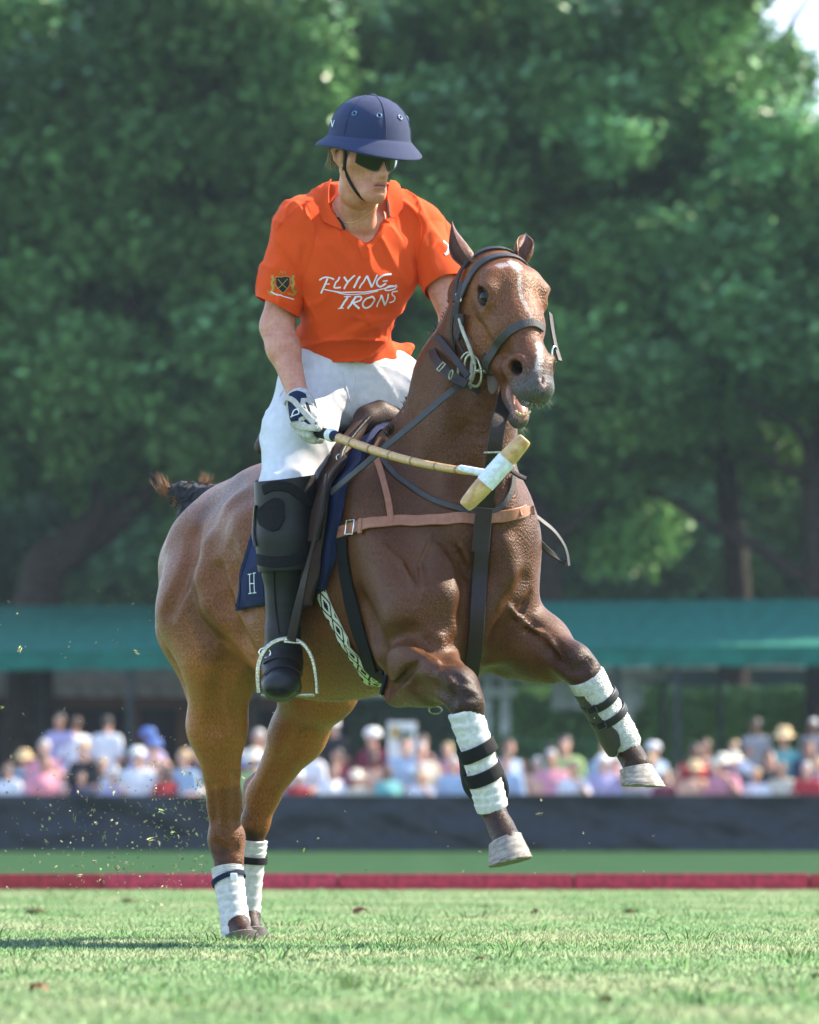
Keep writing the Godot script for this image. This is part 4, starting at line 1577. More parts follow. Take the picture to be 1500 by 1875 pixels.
func build_helmet(o: Node) -> void:
	# crown and brim, turned with the head; tipped a little forward
	var up := Vector3(0.085, 0.985, 0.10).normalized()
	var fw := (hf - up * hf.dot(up)).normalized()
	var rt := (hr - up * hr.dot(up)).normalized()
	fw = up.cross(rt) if up.cross(rt).dot(hf) > 0.0 else rt.cross(up)
	var c := HC + up * 0.050 + hf * 0.008
	var rows := []
	var seg := 48
	# [up, radius side, radius front-back]
	for q in [[0.133, 0.004, 0.004], [0.132, 0.022, 0.024], [0.126, 0.046, 0.050], [0.113, 0.071, 0.079], [0.093, 0.092, 0.104], [0.068, 0.107, 0.121], [0.038, 0.116, 0.132], [0.010, 0.1195, 0.136], [0.004, 0.121, 0.138]]:
		var row := []
		for i in seg:
			var a := -TAU * i / seg
			# six panels: the seams dip slightly
			var dip := 1.0 - 0.007 * pow(absf(cos(a * 3.0 + 0.5)), 24.0)
			row.append(c + up * q[0] + rt * cos(a) * q[1] * dip + fw * sin(a) * q[2] * dip)
		rows.append(row)
	rows.reverse()
	var g := Geo.new()
	g.grid(rows, true, true)
	var hm := put(g, "helmet", M.navy_helmet, o)
	# brim: longer and lower in front
	rows = []
	for k in 2:
		for q in ([[0.110, 0.006, 0.0], [0.122, 0.004, 0.0], [0.132, -0.006, 0.2], [0.144, -0.016, 0.6], [0.152, -0.024, 1.0], [0.153, -0.029, 1.0]] if k == 0 else [[0.148, -0.030, 1.0], [0.138, -0.022, 0.6], [0.122, -0.008, 0.0], [0.110, -0.003, 0.0]]):
			var row := []
			for i in seg:
				var a := -TAU * i / seg
				var front := maxf(0.0, sin(a))
				var ext: float = 1.0 + (0.12 * front * front * front + 0.02 * maxf(0.0, -sin(a))) * q[2]
				row.append(c + up * (q[1] - 0.022 * front * front * q[2]) + (rt * cos(a) * q[0] + fw * sin(a) * (q[0] + 0.017) ) * ext)
			rows.append(row)
	rows.reverse()
	g = Geo.new()
	g.grid(rows, true, false)
	put(g, "brim", M.navy_helmet, hm)
	# seams, button and eyelets
	g = Geo.new()
	for s in 6:
		var a := -0.17 + PI / 6.0 + s * PI / 3.0
		var pts := []
		var nn := []
		for q in [[0.010, 0.1200, 0.1365], [0.038, 0.1165, 0.1325], [0.068, 0.1075, 0.1215], [0.093, 0.0925, 0.1045], [0.113, 0.0715, 0.0795], [0.126, 0.0465, 0.0505], [0.132, 0.022, 0.024]]:
			var p: Vector3 = c + up * q[0] + rt * cos(a) * q[1] + fw * sin(a) * q[2]
			pts.append(p)
			nn.append((p - c).normalized())
		g.ribbon(pts, nn, 0.004, 0.0014)
	put(g, "panel_seam", M.navy_helmet, hm)
	for q in [[1.92, 0.062], [1.22, 0.062], [0.52, 0.062], [2.62, 0.062], [3.6, 0.062], [5.2, 0.062]]:
		var a: float = q[0]
		var p := c + up * 0.075 + rt * cos(a) * 0.1045 + fw * sin(a) * 0.118
		var n := (rt * cos(a) * 0.118 + fw * sin(a) * 0.1045).normalized() * 0.85 + up * 0.5
		var z := n.normalized()
		var x := up.cross(z).normalized()
		g = Geo.new()
		ring(g, p, 0.0068, 0.0068, 0.0022, Basis(x, z.cross(x), z), 16)
		var e := put(g, "eyelet", M.blue_eyelet, hm)
		g = Geo.new()
		g.ellipsoid(p - z * 0.001, Vector3(0.006, 0.006, 0.0012), Basis(x, z.cross(x), z), 12)
		put(g, "hole", M.black_knit, e)
	g = Geo.new()
	g.ellipsoid(c + up * 0.134, Vector3(0.011, 0.004, 0.011), Basis(rt, up, fw), 12)
	put(g, "button", M.navy_helmet, hm)
	# small white maker's mark above the ear
	g = Geo.new()
	var mk := []
	for q in [[0.0, 0.050], [-0.009, 0.030], [-0.020, 0.050]]:
		var p: Vector3 = c + up * q[1] + rt * 0.1160 + fw * (q[0] - 0.012)
		mk.append(p)
	var away: Vector3 = (mk[0] - c).normalized()
	g.ribbon([mk[0], mk[1]], [away, away], 0.004, 0.0015)
	g.ribbon([mk[1], mk[2]], [away, away], 0.004, 0.0015)
	put(g, "mark", M.white_print, hm)
	# chin harness
	g = Geo.new()
	for s in [1.0, -1.0]:
		var a := [hp(0.026, 0.040, 0.088 * s), hp(0.018, 0.0, 0.080 * s), hp(0.012, -0.04, 0.074 * s), hp(0.030, -0.085, 0.054 * s), hp(0.050, -0.118, 0.028 * s), hp(0.062, -0.126, 0.0)]
		var b := [hp(-0.060, 0.035, 0.082 * s), hp(-0.040, -0.015, 0.080 * s), hp(0.008, -0.040, 0.0765 * s)]
		for path in [a, b]:
			var p := smooth_path(path, 0.01)
			var n := []
			for e in p:
				n.append((e - hp(0.0, -0.03, 0)).normalized())
			g.ribbon(p, n, 0.013, 0.0025)
	put(g, "chin_strap", M.black_nylon, hm)
	# sunglasses: one wrapped shield with a nose notch, and temples
	g = Geo.new()
	var top := []
	var low := []
	for j in 7:
		var v := j / 6.0
		var rt2 := []
		var rl := []
		for i in 33:
			var u := i / 32.0 * 2.0 - 1.0
			var w := u * 0.070
			var d := 0.112 - 0.048 * u * u
			var bottom := -0.032 + 0.034 * exp(-pow(w / 0.011, 2.0)) + 0.018 * pow(absf(u), 3.0)
			var y := lerpf(0.030, bottom + 0.002, v)
			var p := hp(d - 0.004 * v, y, w)
			var n := (hf * 1.0 + hr * u * 0.75).normalized()
			rt2.append(p + n * 0.0012)
			rl.append(p - n * 0.0012)
		top.append(rt2)
		low.append(rl)
	slab_of(g, top, low)
	var gl := put(g, "sunglasses", M.dark_lens, o)
	g = Geo.new()
	var rim := []
	var rn := []
	for i in 33:
		var u := i / 32.0 * 2.0 - 1.0
		rim.append(hp(0.1125 - 0.048 * u * u, 0.031, u * 0.0705))
	g.tube(rim, 0.0028, 6)
	rim = []
	for i in 33:
		var u := i / 32.0 * 2.0 - 1.0
		var w := u * 0.070
		rim.append(hp(0.1085 - 0.048 * u * u, -0.030 + 0.034 * exp(-pow(w / 0.011, 2.0)) + 0.018 * pow(absf(u), 3.0), w))
	g.tube(rim, 0.0020, 6)
	for s in [-1.0, 1.0]:
		g.tube(smooth_path([hp(0.066, 0.022, 0.071 * s), hp(0.03, 0.022, 0.082 * s), hp(-0.02, 0.016, 0.086 * s), hp(-0.04, 0.0, 0.084 * s)], 0.01), 0.0036, 6)
	put(g, "frame", M.black_plastic, gl)
	# fair hair below the helmet at the nape and temple
	var r := RandomNumberGenerator.new()
	r.seed = 51
	g = Geo.new()
	for i in 520:
		var a := r.randf_range(-1.3, 1.3)
		var e := hp(-0.018 - cos(a) * 0.082, r.randf_range(0.0, 0.05), sin(a) * 0.086)
		var outw := (-hf * cos(a) + hr * sin(a))
		var tip := e + outw * r.randf_range(0.004, 0.020) - hu * r.randf_range(0.025, 0.062) + hr * r.randf_range(-0.010, 0.010)
		g.tube([e, e.lerp(tip, 0.5) + outw * 0.006, tip], [0.0021, 0.0018, 0.0005], 4, false)
	put(g, "hair", M.blond_hair, o)
	# thin gold chain
	g = Geo.new()
	var cp := []
	for q in [[610, 372], [622, 398], [640, 408], [662, 400], [688, 378], [700, 356]]:
		cp.append(person.snap(hit(person, q[0], q[1]), 0.002))
	g.tube(smooth_path(cp, 0.008), 0.0012, 5)
	put(g, "necklace", M.gold_chain, o)

func build_glove(o: Node, wr: Vector3) -> void:
	var gaxis := grip_dir()
	var gc := grip_point()
	# fingers lie round the grip; the back of the hand faces the camera's left
	var back := (at(545, 790, 0.36) - gc)
	back = (back - gaxis * back.dot(gaxis)).normalized()
	var down := gaxis.cross(back).normalized()
	if down.y > 0.0:
		down = -down
	var f := Field.new()
	var cuff := wr.lerp(elbow_right(), 0.02)
	f.add(wr, at(552, 742, 0.285), 0.034, 0.035, 0.02)
	f.add(at(552, 742, 0.285), at(562, 768, 0.325), 0.036, 0.040, 0.03, gaxis, 0.9)
	f.add(at(556, 766, 0.33), at(563, 788, 0.345), 0.034, 0.028, 0.02, gaxis, 0.75)
	for i in 4:
		var b := gc + gaxis * (0.026 - i * 0.0205)
		var rr: float = [0.0262, 0.0275, 0.0268, 0.0250][i]
		var k := [0.0108, 0.0112, 0.0106, 0.0096]
		var pts := []
		for a in [-0.5, 0.25, 1.0, 1.8, 2.6]:
			pts.append(b + (back * cos(a) + down * sin(a)) * rr * (1.12 if a < 0.0 else 1.0) + gaxis * 0.0 * a)
		f.chain(pts, [k[i] * 1.1, k[i], k[i], k[i] * 0.95, k[i] * 0.85], 0.006)
	# thumb along the other side of the grip
	var th := gc + gaxis * 0.02
	f.chain([at(570, 758, 0.34), at(583, 772, 0.375), th + gaxis * 0.022 - down * 0.024 + back * 0.006, th + gaxis * 0.045 - down * 0.016 + back * 0.014], [0.018, 0.0135, 0.0120, 0.0095], 0.01)
	var g := Geo.new()
	g.nets(f.arrays(0.0036))
	var gl := put(g, "glove", M.cream_leather, o)
	g = Geo.new()
	patch(g, f, [[[530, 722], [545, 716], [560, 722]], [[528, 740], [545, 734], [566, 744]], [[530, 756], [548, 752], [570, 762]], [[534, 772], [550, 770], [572, 776]]], 0.0008, 0.002, 4)
	var bk_ := put(g, "back_panel", M.navy_trim, gl)
	g = Geo.new()
	stroke(g, f, [[524, 742], [538, 734], [556, 732], [574, 742]], 17.0, 0.004)
	stroke(g, f, [[522, 788], [535, 778], [552, 768], [572, 764]], 17.0, 0.004)
	put(g, "strap", M.cream_cloth, gl)
	g = Geo.new()
	stroke(g, f, [[536, 762], [540, 752], [548, 750]], 4.5, 0.0045)
	stroke(g, f, [[534, 764], [548, 758], [546, 750]], 3.5, 0.0045)
	put(g, "mark", M.white_print, bk_)

func elbow_right() -> Vector3:
	return at(507, 598, 0.13)

func grip_point() -> Vector3:
	return at(574, 789, 0.375)

func mallet_end() -> Vector3:
	return at(898, 868, 1.28)

func grip_dir() -> Vector3:
	return (mallet_end() - grip_point()).normalized()

func build_mallet() -> void:
	var a := grip_point()
	var b := mallet_end()
	var d := grip_dir()
	var o := thing("polo_mallet", "bamboo polo mallet with white taped head held in the rider's right hand", "mallet", a)
	var sag := Vector3(0, -0.018, 0)
	var pts := []
	var rr := []
	var g := Geo.new()
	var a0 := a + d * 0.120
	for i in 41:
		var u := i / 40.0
		pts.append(a0.lerp(b, u) + sag * sin(PI * u))
		rr.append(lerpf(0.0140, 0.0100, u) * (1.0 + 0.02 * sin(u * 70.0)))
	g.tube(pts, rr, 12)
	put(g, "shaft", M.bamboo, o)
	# nodes of the cane
	g = Geo.new()
	for i in 7:
		var u: float = [0.03, 0.13, 0.25, 0.38, 0.52, 0.67, 0.80][i]
		var p := a0.lerp(b, u) + sag * sin(PI * u)
		var r0 := lerpf(0.0140, 0.0100, u)
		g = Geo.new()
		g.tube([p - d * 0.006, p - d * 0.002, p + d * 0.002, p + d * 0.006], [r0 * 1.0, r0 * 1.07, r0 * 1.07, r0 * 1.0], 12)
		put(g, "cane_node", M.cane_node, o)
	g = Geo.new()
	g.tube([a - d * 0.075, a - d * 0.07, a + d * 0.092, a + d * 0.096], [0.012, 0.0155, 0.0165, 0.0165], 12)
	put(g, "grip", M.black_nylon, o)
	g = Geo.new()
	g.tube([a + d * 0.0965, a + d * 0.100, a + d * 0.122, a + d * 0.126], [0.016, 0.0195, 0.0195, 0.0165], 14)
	put(g, "grip_collar", M.white_tape, o)
	g = Geo.new()
	g.tube([a + d * 0.1265, a + d * 0.134, a + d * 0.152, a + d * 0.158], [0.0162, 0.0158, 0.0152, 0.0146], 14)
	put(g, "binding", M.navy_trim, o)
	g = Geo.new()
	var w0 := b - d * 0.17
	g.tube([w0 + sag * 0.3, w0 + d * 0.02 + sag * 0.28, b + d * 0.012], [0.0110, 0.0115, 0.0118], 12)
	put(g, "neck_wrap", M.white_tape, o)
	# cigar shaped head with flat ends
	var h0 := at(962, 803, 1.30)
	var h1 := at(851, 928, 1.27)
	var ax := (h1 - h0)
	var hp_ := []
	var hr_ := []
	for q in [[0.0, 0.017], [0.012, 0.0205], [0.06, 0.0232], [0.2, 0.0262], [0.38, 0.0272], [0.5, 0.0274], [0.62, 0.0272], [0.8, 0.0258], [0.93, 0.0228], [0.985, 0.020], [1.0, 0.0165]]:
		hp_.append(h0 + ax * q[0])
		hr_.append(q[1])
	g = Geo.new()
	g.tube(hp_, hr_, 20)
	var head := put(g, "head", M.mallet_wood, o)
	g = Geo.new()
	var tp := []
	var tr := []
	for i in 34:
		var u := 0.30 + 0.36 * i / 33.0
		tp.append(h0 + ax * u)
		tr.append(0.0282 + (0.0006 if i % 3 == 0 else 0.0))
	g.tube(tp, tr, 20)
	put(g, "tape", M.white_tape, head)

# ------------------------------------------------------------------ saddle, pad, girth, stirrup
func barrel_axis(s: float) -> Vector3:
	return at(640, 1040, -0.10) + (FWD * 0.995 + Vector3.UP * 0.10).normalized() * s

func round_barrel(s: float, phi: float, lift := 0.0) -> Vector3:
	var c := barrel_axis(s)
	var d := Vector3.UP * cos(phi) + SIDE * sin(phi)
	var p := horse.march(c + d * 0.8, -d, 0.8)
	return p + horse.grad(p, 0.03) * lift

func leather_sheet(g: Geo, rows: int, cols: int, edge: Callable, lift: float, thick: float) -> void:  # a sheet of leather or cloth round the barrel; edge(u, v) gives (along, angle in degrees)
	var top := []
	var low := []
	for j in rows + 1:
		var a := []
		var b := []
		for i in cols + 1:
			var e: Vector2 = edge.call(float(i) / cols, float(j) / rows)
			var p := round_barrel(e.x, deg_to_rad(e.y))
			var n := horse.grad(p, 0.03)
			a.append(p + n * (lift + thick))
			b.append(p + n * lift)
		top.append(a)
		low.append(b)
	slab_of(g, top, low)

func along_curve(x: float, keys: Array) -> float:  # a smooth line through (angle, distance) pairs
	for i in keys.size() - 1:
		if x <= keys[i + 1][0]:
			return lerpf(keys[i][1], keys[i + 1][1], smoothstep(keys[i][0], keys[i + 1][0], x))
	return keys[-1][1]

func pad_edge(u: float, v: float) -> Vector2:
	var phi := lerpf(-111.0, 111.0, v)
	var a := absf(phi)
	var front := along_curve(a, [[0, 0.25], [25, 0.31], [45, 0.395], [70, 0.415], [95, 0.375], [111, 0.31]])
	var rear := along_curve(a, [[0, -0.30], [25, -0.20], [50, -0.03], [74, -0.076], [111, -0.138]])
	return Vector2(lerpf(rear, front, u), phi)

func flap_edge(u: float, v: float) -> Vector2:
	var phi := lerpf(14.0, 117.0, v)
	var front := along_curve(phi, [[14, 0.17], [30, 0.25], [45, 0.33], [70, 0.362], [100, 0.32], [117, 0.255]])
	var rear := along_curve(phi, [[14, -0.20], [45, -0.03], [80, 0.05], [117, 0.14]])
	return Vector2(lerpf(rear, front, u), phi)

func flap_edge_left(u: float, v: float) -> Vector2:
	var e := flap_edge(u, v)
	return Vector2(e.x, -e.y)

func inner_flap_edge(u: float, v: float) -> Vector2:
	var phi := lerpf(20.0, 84.0, v)
	return Vector2(lerpf(0.08, along_curve(phi, [[20, 0.21], [45, 0.345], [70, 0.372], [84, 0.34]]), u), phi)

func build_saddle() -> void:
	# ---- quilted navy pad
	var g := Geo.new()
	leather_sheet(g, 44, 22, pad_edge, 0.005, 0.014)
	var pad := thing("saddle_pad", "navy quilted saddle pad with a white letter H under the polo saddle", "saddle pad", round_barrel(0.1, 0.0))
	put(g, "quilt", M.navy_cloth, pad)
	# binding along the lower and front edges
	var bind := func(pts: Array, w: float) -> Geo:
		var b := Geo.new()
		var p := []
		var n := []
		for e in pts:
			var q := round_barrel(e.x, deg_to_rad(e.y))
			var m := horse.grad(q, 0.03)
			p.append(q + m * 0.0185)
			n.append(m)
		b.ribbon(p, n, w, 0.003)
		return b
	for s in [1.0, -1.0]:
		var low := []
		for i in 21:
			var e := pad_edge(i / 20.0, 1.0 if s > 0 else 0.0)
			low.append(Vector2(e.x, e.y - 2.0 * s))
		put(bind.call(low, 0.018), "binding", M.navy_trim, pad)
		var frt := []
		for i in 25:
			var e := pad_edge(0.985, 0.5 + s * 0.5 * i / 24.0)
			frt.append(e)
		put(bind.call(frt, 0.016), "binding", M.navy_trim, pad)
		var rear := []
		for i in 25:
			var e := pad_edge(0.015, 0.5 + s * 0.5 * i / 24.0)
			rear.append(e)
		put(bind.call(rear, 0.016), "binding", M.navy_trim, pad)
	# corner patch with the letter
	var solid := pad_field()
	g = Geo.new()
	patch(g, solid, [[[456, 1046], [470, 1036], [484, 1030]], [[453, 1075], [468, 1075], [484, 1075]], [[452, 1100], [468, 1100], [484, 1100]]], 0.0005, 0.003, 4)
	put(g, "corner_patch", M.navy_trim, pad)
	g = Geo.new()
	for q in [[[459, 1052], [460, 1086]], [[467, 1050], [468, 1085]], [[459, 1069], [468, 1068]], [[456, 1052], [462, 1051]], [[465, 1050], [470, 1049]], [[457, 1087], [463, 1086]], [[465, 1086], [471, 1085]]]:
		stroke(g, solid, q, 3.2, 0.0046)
	put(g, "letter", M.white_thread, pad)
	# ---- saddle
	var o := thing("polo_saddle", "brown leather polo saddle with dark flaps under the rider", "saddle", round_barrel(0.0, 0.0, 0.03))
	g = Geo.new()
	leather_sheet(g, 22, 12, flap_edge, 0.026, 0.007)
	put(g, "flap", M.brown_leather, o)
	g = Geo.new()
	leather_sheet(g, 22, 12, flap_edge_left, 0.026, 0.007)
	put(g, "flap", M.brown_leather, o)
	g = Geo.new()
	leather_sheet(g, 14, 8, inner_flap_edge, 0.036, 0.012)
	put(g, "knee_roll", M.brown_leather, o)
	# rolled edge of the flap
	g = Geo.new()
	var pts := []
	for i in 31:
		var e := flap_edge(1.0, i / 30.0)
		pts.append(round_barrel(e.x, deg_to_rad(e.y), 0.031))
	for i in 9:
		var e := flap_edge(1.0 - i / 8.0, 1.0)
		pts.append(round_barrel(e.x, deg_to_rad(e.y), 0.031))
	g.tube(pts, 0.0055, 7)
	put(g, "flap_piping", M.dark_leather, o)
	g = Geo.new()
	pts = []
	for i in 25:
		var e := inner_flap_edge(1.0, i / 24.0)
		pts.append(round_barrel(e.x, deg_to_rad(e.y), 0.044))
	g.tube(pts, 0.006, 7)
	put(g, "knee_roll_piping", M.dark_leather, o)
	# seat with pommel and cantle
	var f := Field.new()
	var pom := round_barrel(0.165, 0.0)
	var mid := round_barrel(-0.04, 0.0)
	var can := round_barrel(-0.25, 0.0)
	f.add(pom + Vector3(0, 0.060, 0) + SIDE * 0.03, mid + Vector3(0, 0.025, 0) + SIDE * 0.05, 0.032, 0.045, 0.05)
	f.add(pom + Vector3(0, 0.060, 0) - SIDE * 0.03, mid + Vector3(0, 0.025, 0) - SIDE * 0.05, 0.032, 0.045, 0.05)
	f.add(mid + Vector3(0, 0.03, 0) + SIDE * 0.06, can + Vector3(0, 0.075, 0) + SIDE * 0.10, 0.05, 0.035, 0.05)
	f.add(mid + Vector3(0, 0.03, 0) - SIDE * 0.06, can + Vector3(0, 0.075, 0) - SIDE * 0.10, 0.05, 0.035, 0.05)
	f.add(mid, can + Vector3(0, 0.05, 0), 0.06, 0.045, 0.05)
	f.chain([can + SIDE * 0.15 + Vector3(0, 0.03, 0), can + SIDE * 0.09 + Vector3(0, 0.10, 0) - FWD * 0.03, can + Vector3(0, 0.125, 0) - FWD * 0.045, can - SIDE * 0.09 + Vector3(0, 0.10, 0) - FWD * 0.03, can - SIDE * 0.15 + Vector3(0, 0.03, 0)], [0.028, 0.027, 0.026, 0.027, 0.028], 0.03)
	# arch of the pommel
	f.chain([round_barrel(0.26, 0.7, 0.025), round_barrel(0.20, 0.42, 0.035), pom + SIDE * 0.05 + Vector3(0, 0.065, 0), pom + Vector3(0, 0.085, 0), pom - SIDE * 0.05 + Vector3(0, 0.065, 0), round_barrel(0.20, -0.42, 0.035), round_barrel(0.26, -0.7, 0.025)], [0.016, 0.024, 0.026, 0.025, 0.026, 0.024, 0.016], 0.03)
	f.add(round_barrel(0.20, 0.55, 0.02), round_barrel(-0.1, 0.5, 0.035), 0.02, 0.035, 0.04)
	f.add(round_barrel(0.20, -0.55, 0.02), round_barrel(-0.1, -0.5, 0.035), 0.02, 0.035, 0.04)
	g = Geo.new()
	g.nets(f.arrays(0.010))
	put(g, "seat", M.brown_leather, o)
	g = Geo.new()
	var arch := smooth_path([round_barrel(0.31, 0.72, 0.035), round_barrel(0.245, 0.45, 0.05), pom + SIDE * 0.055 + Vector3(0, 0.065, 0) + FWD * 0.03, pom + Vector3(0, 0.092, 0) + FWD * 0.026, pom - SIDE * 0.055 + Vector3(0, 0.065, 0) + FWD * 0.03, round_barrel(0.245, -0.45, 0.05), round_barrel(0.31, -0.72, 0.035)], 0.012)
	g.tube(arch, 0.0065, 8)
	put(g, "pommel_rim", M.black_leather, o)
	g = Geo.new()
	var stud := hit(f, 622, 838)
	ring(g, stud + Vector3(0, 0, 0.004), 0.009, 0.009, 0.0028, Basis.IDENTITY, 16)
	put(g, "dee_ring", M.steel, o)
	# ---- girth and woven overgirth
	var gp := []
	for q in [[628, 985], [636, 1060], [652, 1130], [672, 1195], [694, 1240], [708, 1256]]:
		gp.append(hit(horse, q[0], q[1]))
	g = Geo.new()
	strap(g, horse, gp, 0.062, 0.006, 0.004, 0.02)
	var gi := put_thing(g, "girth", M.black_nylon, "wide black girth running down behind the pony's foreleg", "girth")
	gp = []
	for q in [[590, 1085], [604, 1118], [622, 1152], [646, 1195], [668, 1228], [690, 1250], [704, 1262]]:
		gp.append(hit(horse, q[0], q[1]))
	var p2 := smooth_path(gp, 0.012)
	var top := []
	var lowr := []
	for i in p2.size():
		var q := horse.snap(p2[i], 0.003)
		var n := horse.grad(q, 0.012)
		var t: Vector3 = (p2[mini(i + 1, p2.size() - 1)] - p2[maxi(i - 1, 0)]).normalized()
		var w := t.cross(n).normalized() * 0.026
		top.append([q - w + n * 0.004, q + w + n * 0.004])
		lowr.append([q - w, q + w])
	g = Geo.new()
	slab_of(g, top, lowr)
	var wv := mat("woven_diamond", Color(1, 1, 1), 0.85, 0.25)
	wv.albedo_texture = diamond_weave()
	wv.texture_filter = BaseMaterial3D.TEXTURE_FILTER_NEAREST
	wv.uv1_scale = Vector3(2, 8.5, 1)
	put_thing(g, "overgirth", wv, "woven black and white diamond patterned overgirth along the pony's belly", "girth")
	# ---- stirrup leather and iron
	var st := thing("stirrup", "worn metal stirrup iron hanging from a black leather round the rider's right boot", "stirrup", at(527, 1275, 0.30))
	g = Geo.new()
	var lp := smooth_path([at(600, 868, 0.42), at(588, 935, 0.42), at(574, 1000, 0.40), at(552, 1090, 0.36), at(534, 1172, 0.315)], 0.03)
	var ln := []
	for i in lp.size():
		ln.append(Vector3(-0.97, 0.1, 0.22).lerp(Vector3(-0.3, 0.1, 0.95), smoothstep(0.35, 1.0, float(i) / (lp.size() - 1))))
	g.ribbon(lp, ln, 0.030, 0.005)
	put(g, "stirrup_leather", M.dark_leather, st)
	g = Geo.new()
	var ip := smooth_path([at(479, 1268, 0.30), at(477, 1240, 0.30), at(480, 1212, 0.30), at(495, 1186, 0.30), at(522, 1174, 0.30), at(550, 1181, 0.30), at(567, 1206, 0.30), at(574, 1238, 0.30), at(576, 1270, 0.30)], 0.012)
	var inn := []
	for i in ip.size():
		inn.append(((ip[i] as Vector3) - at(527, 1240, 0.30)).normalized())
	g.ribbon(ip, inn, 0.020, 0.014)
	put(g, "arch", M.worn_brass, st)
	g = Geo.new()
	g.ribbon([at(520, 1178, 0.305), at(548, 1180, 0.305)], [Vector3(0, 1, 0), Vector3(0, 1, 0)], 0.022, 0.010)
	put(g, "eye_bar", M.worn_brass, st)
	g = Geo.new()
	g.box((at(479, 1273, 0.30) + at(576, 1273, 0.30)) * 0.5, Vector3(0.080, 0.005, 0.024), Basis.IDENTITY, 0.003)
	put(g, "tread", M.worn_brass, st)

func pad_field() -> Field:
	var f := horse.copy()
	f.off += 0.019
	return f

func diamond_weave() -> ImageTexture:
	var im := Image.create(16, 16, false, Image.FORMAT_RGB8)
	var white := Color(0.80, 0.80, 0.74)
	var black := Color(0.10, 0.10, 0.11)
	for y in 16:
		for x in 16:
			var dx := absi(x * 2 - 15) / 2
			var dy := absi(y * 2 - 15) / 2
			var m := dx + dy
			im.set_pixel(x, y, black if (m == 7 or m == 6 or m <= 2 or m >= 13) else white)
	return ImageTexture.create_from_image(im)

# ------------------------------------------------------------------ bridle, reins, breast strap, leg protection; details of the pony
var pony := Field.new()

func hits(f: Field, pts: Array) -> Array:
	var r := []
	for q in pts:
		r.append(hit(f, q[0], q[1]))
	return r

func ribbon_free(g: Geo, pts: Array, nrm: Vector3, w: float, thick := 0.004, step := 0.02) -> void:
	var p := smooth_path(pts, step)
	var n := []
	for e in p:
		n.append(nrm)
	g.ribbon(p, n, w, thick)

func head_strap(pts: Array, w: float, called: String, m: Material, parent: Node, thick := 0.005, lift := 0.002) -> MeshInstance3D:
	var g := Geo.new()
	strap(g, pony, hits(pony, pts), w, thick, lift, 0.010)
	return put(g, called, m, parent)

func guide_strap(pts: Array, w: float, called: String, m: Material, parent: Node, thick := 0.005, lift := 0.002) -> MeshInstance3D:
	var g := Geo.new()
	strap(g, pony, pts, w, thick, lift, 0.010)
	return put(g, called, m, parent)

func path_at(pts: Array, u: float) -> Vector3:
	var k := u * (pts.size() - 1)
	var i := mini(int(k), pts.size() - 2)
	return (pts[i] as Vector3).lerp(pts[i + 1], k - i)

func loop_buckle(p: Vector3, n: Vector3, t: Vector3, hw: float, hh: float, parent: Node, m: Material) -> void:
	var z := n.normalized()
	var x := (t - z * t.dot(z)).normalized()
	var g := Geo.new()
	var b := Basis(x, z.cross(x), z)
	var c := []
	for q in [[-1, -1], [0, -1], [1, -1], [1, 0], [1, 1], [0, 1], [-1, 1], [-1, 0], [-1, -1]]:
		c.append(p + b * Vector3(q[0] * hw, q[1] * hh, 0.004))
	g.tube(c, 0.0022, 6)
	put(g, "buckle", m, parent)

func build_tack() -> void:
	var t0 := Time.get_ticks_msec()
	pony = horse.copy()
	var sk := skull
	for i in sk.A.size():
		pony.add(sk.A[i], sk.A[i] + sk.AB[i], sk.RA[i], sk.RA[i] + sk.DR[i], sk.BL[i], sk.S[i], sk.SK[i] + 1.0, sk.SG[i])
	build_bridle()
	build_breast()
	build_leg_wraps()
	print("tack ", Time.get_ticks_msec() - t0)

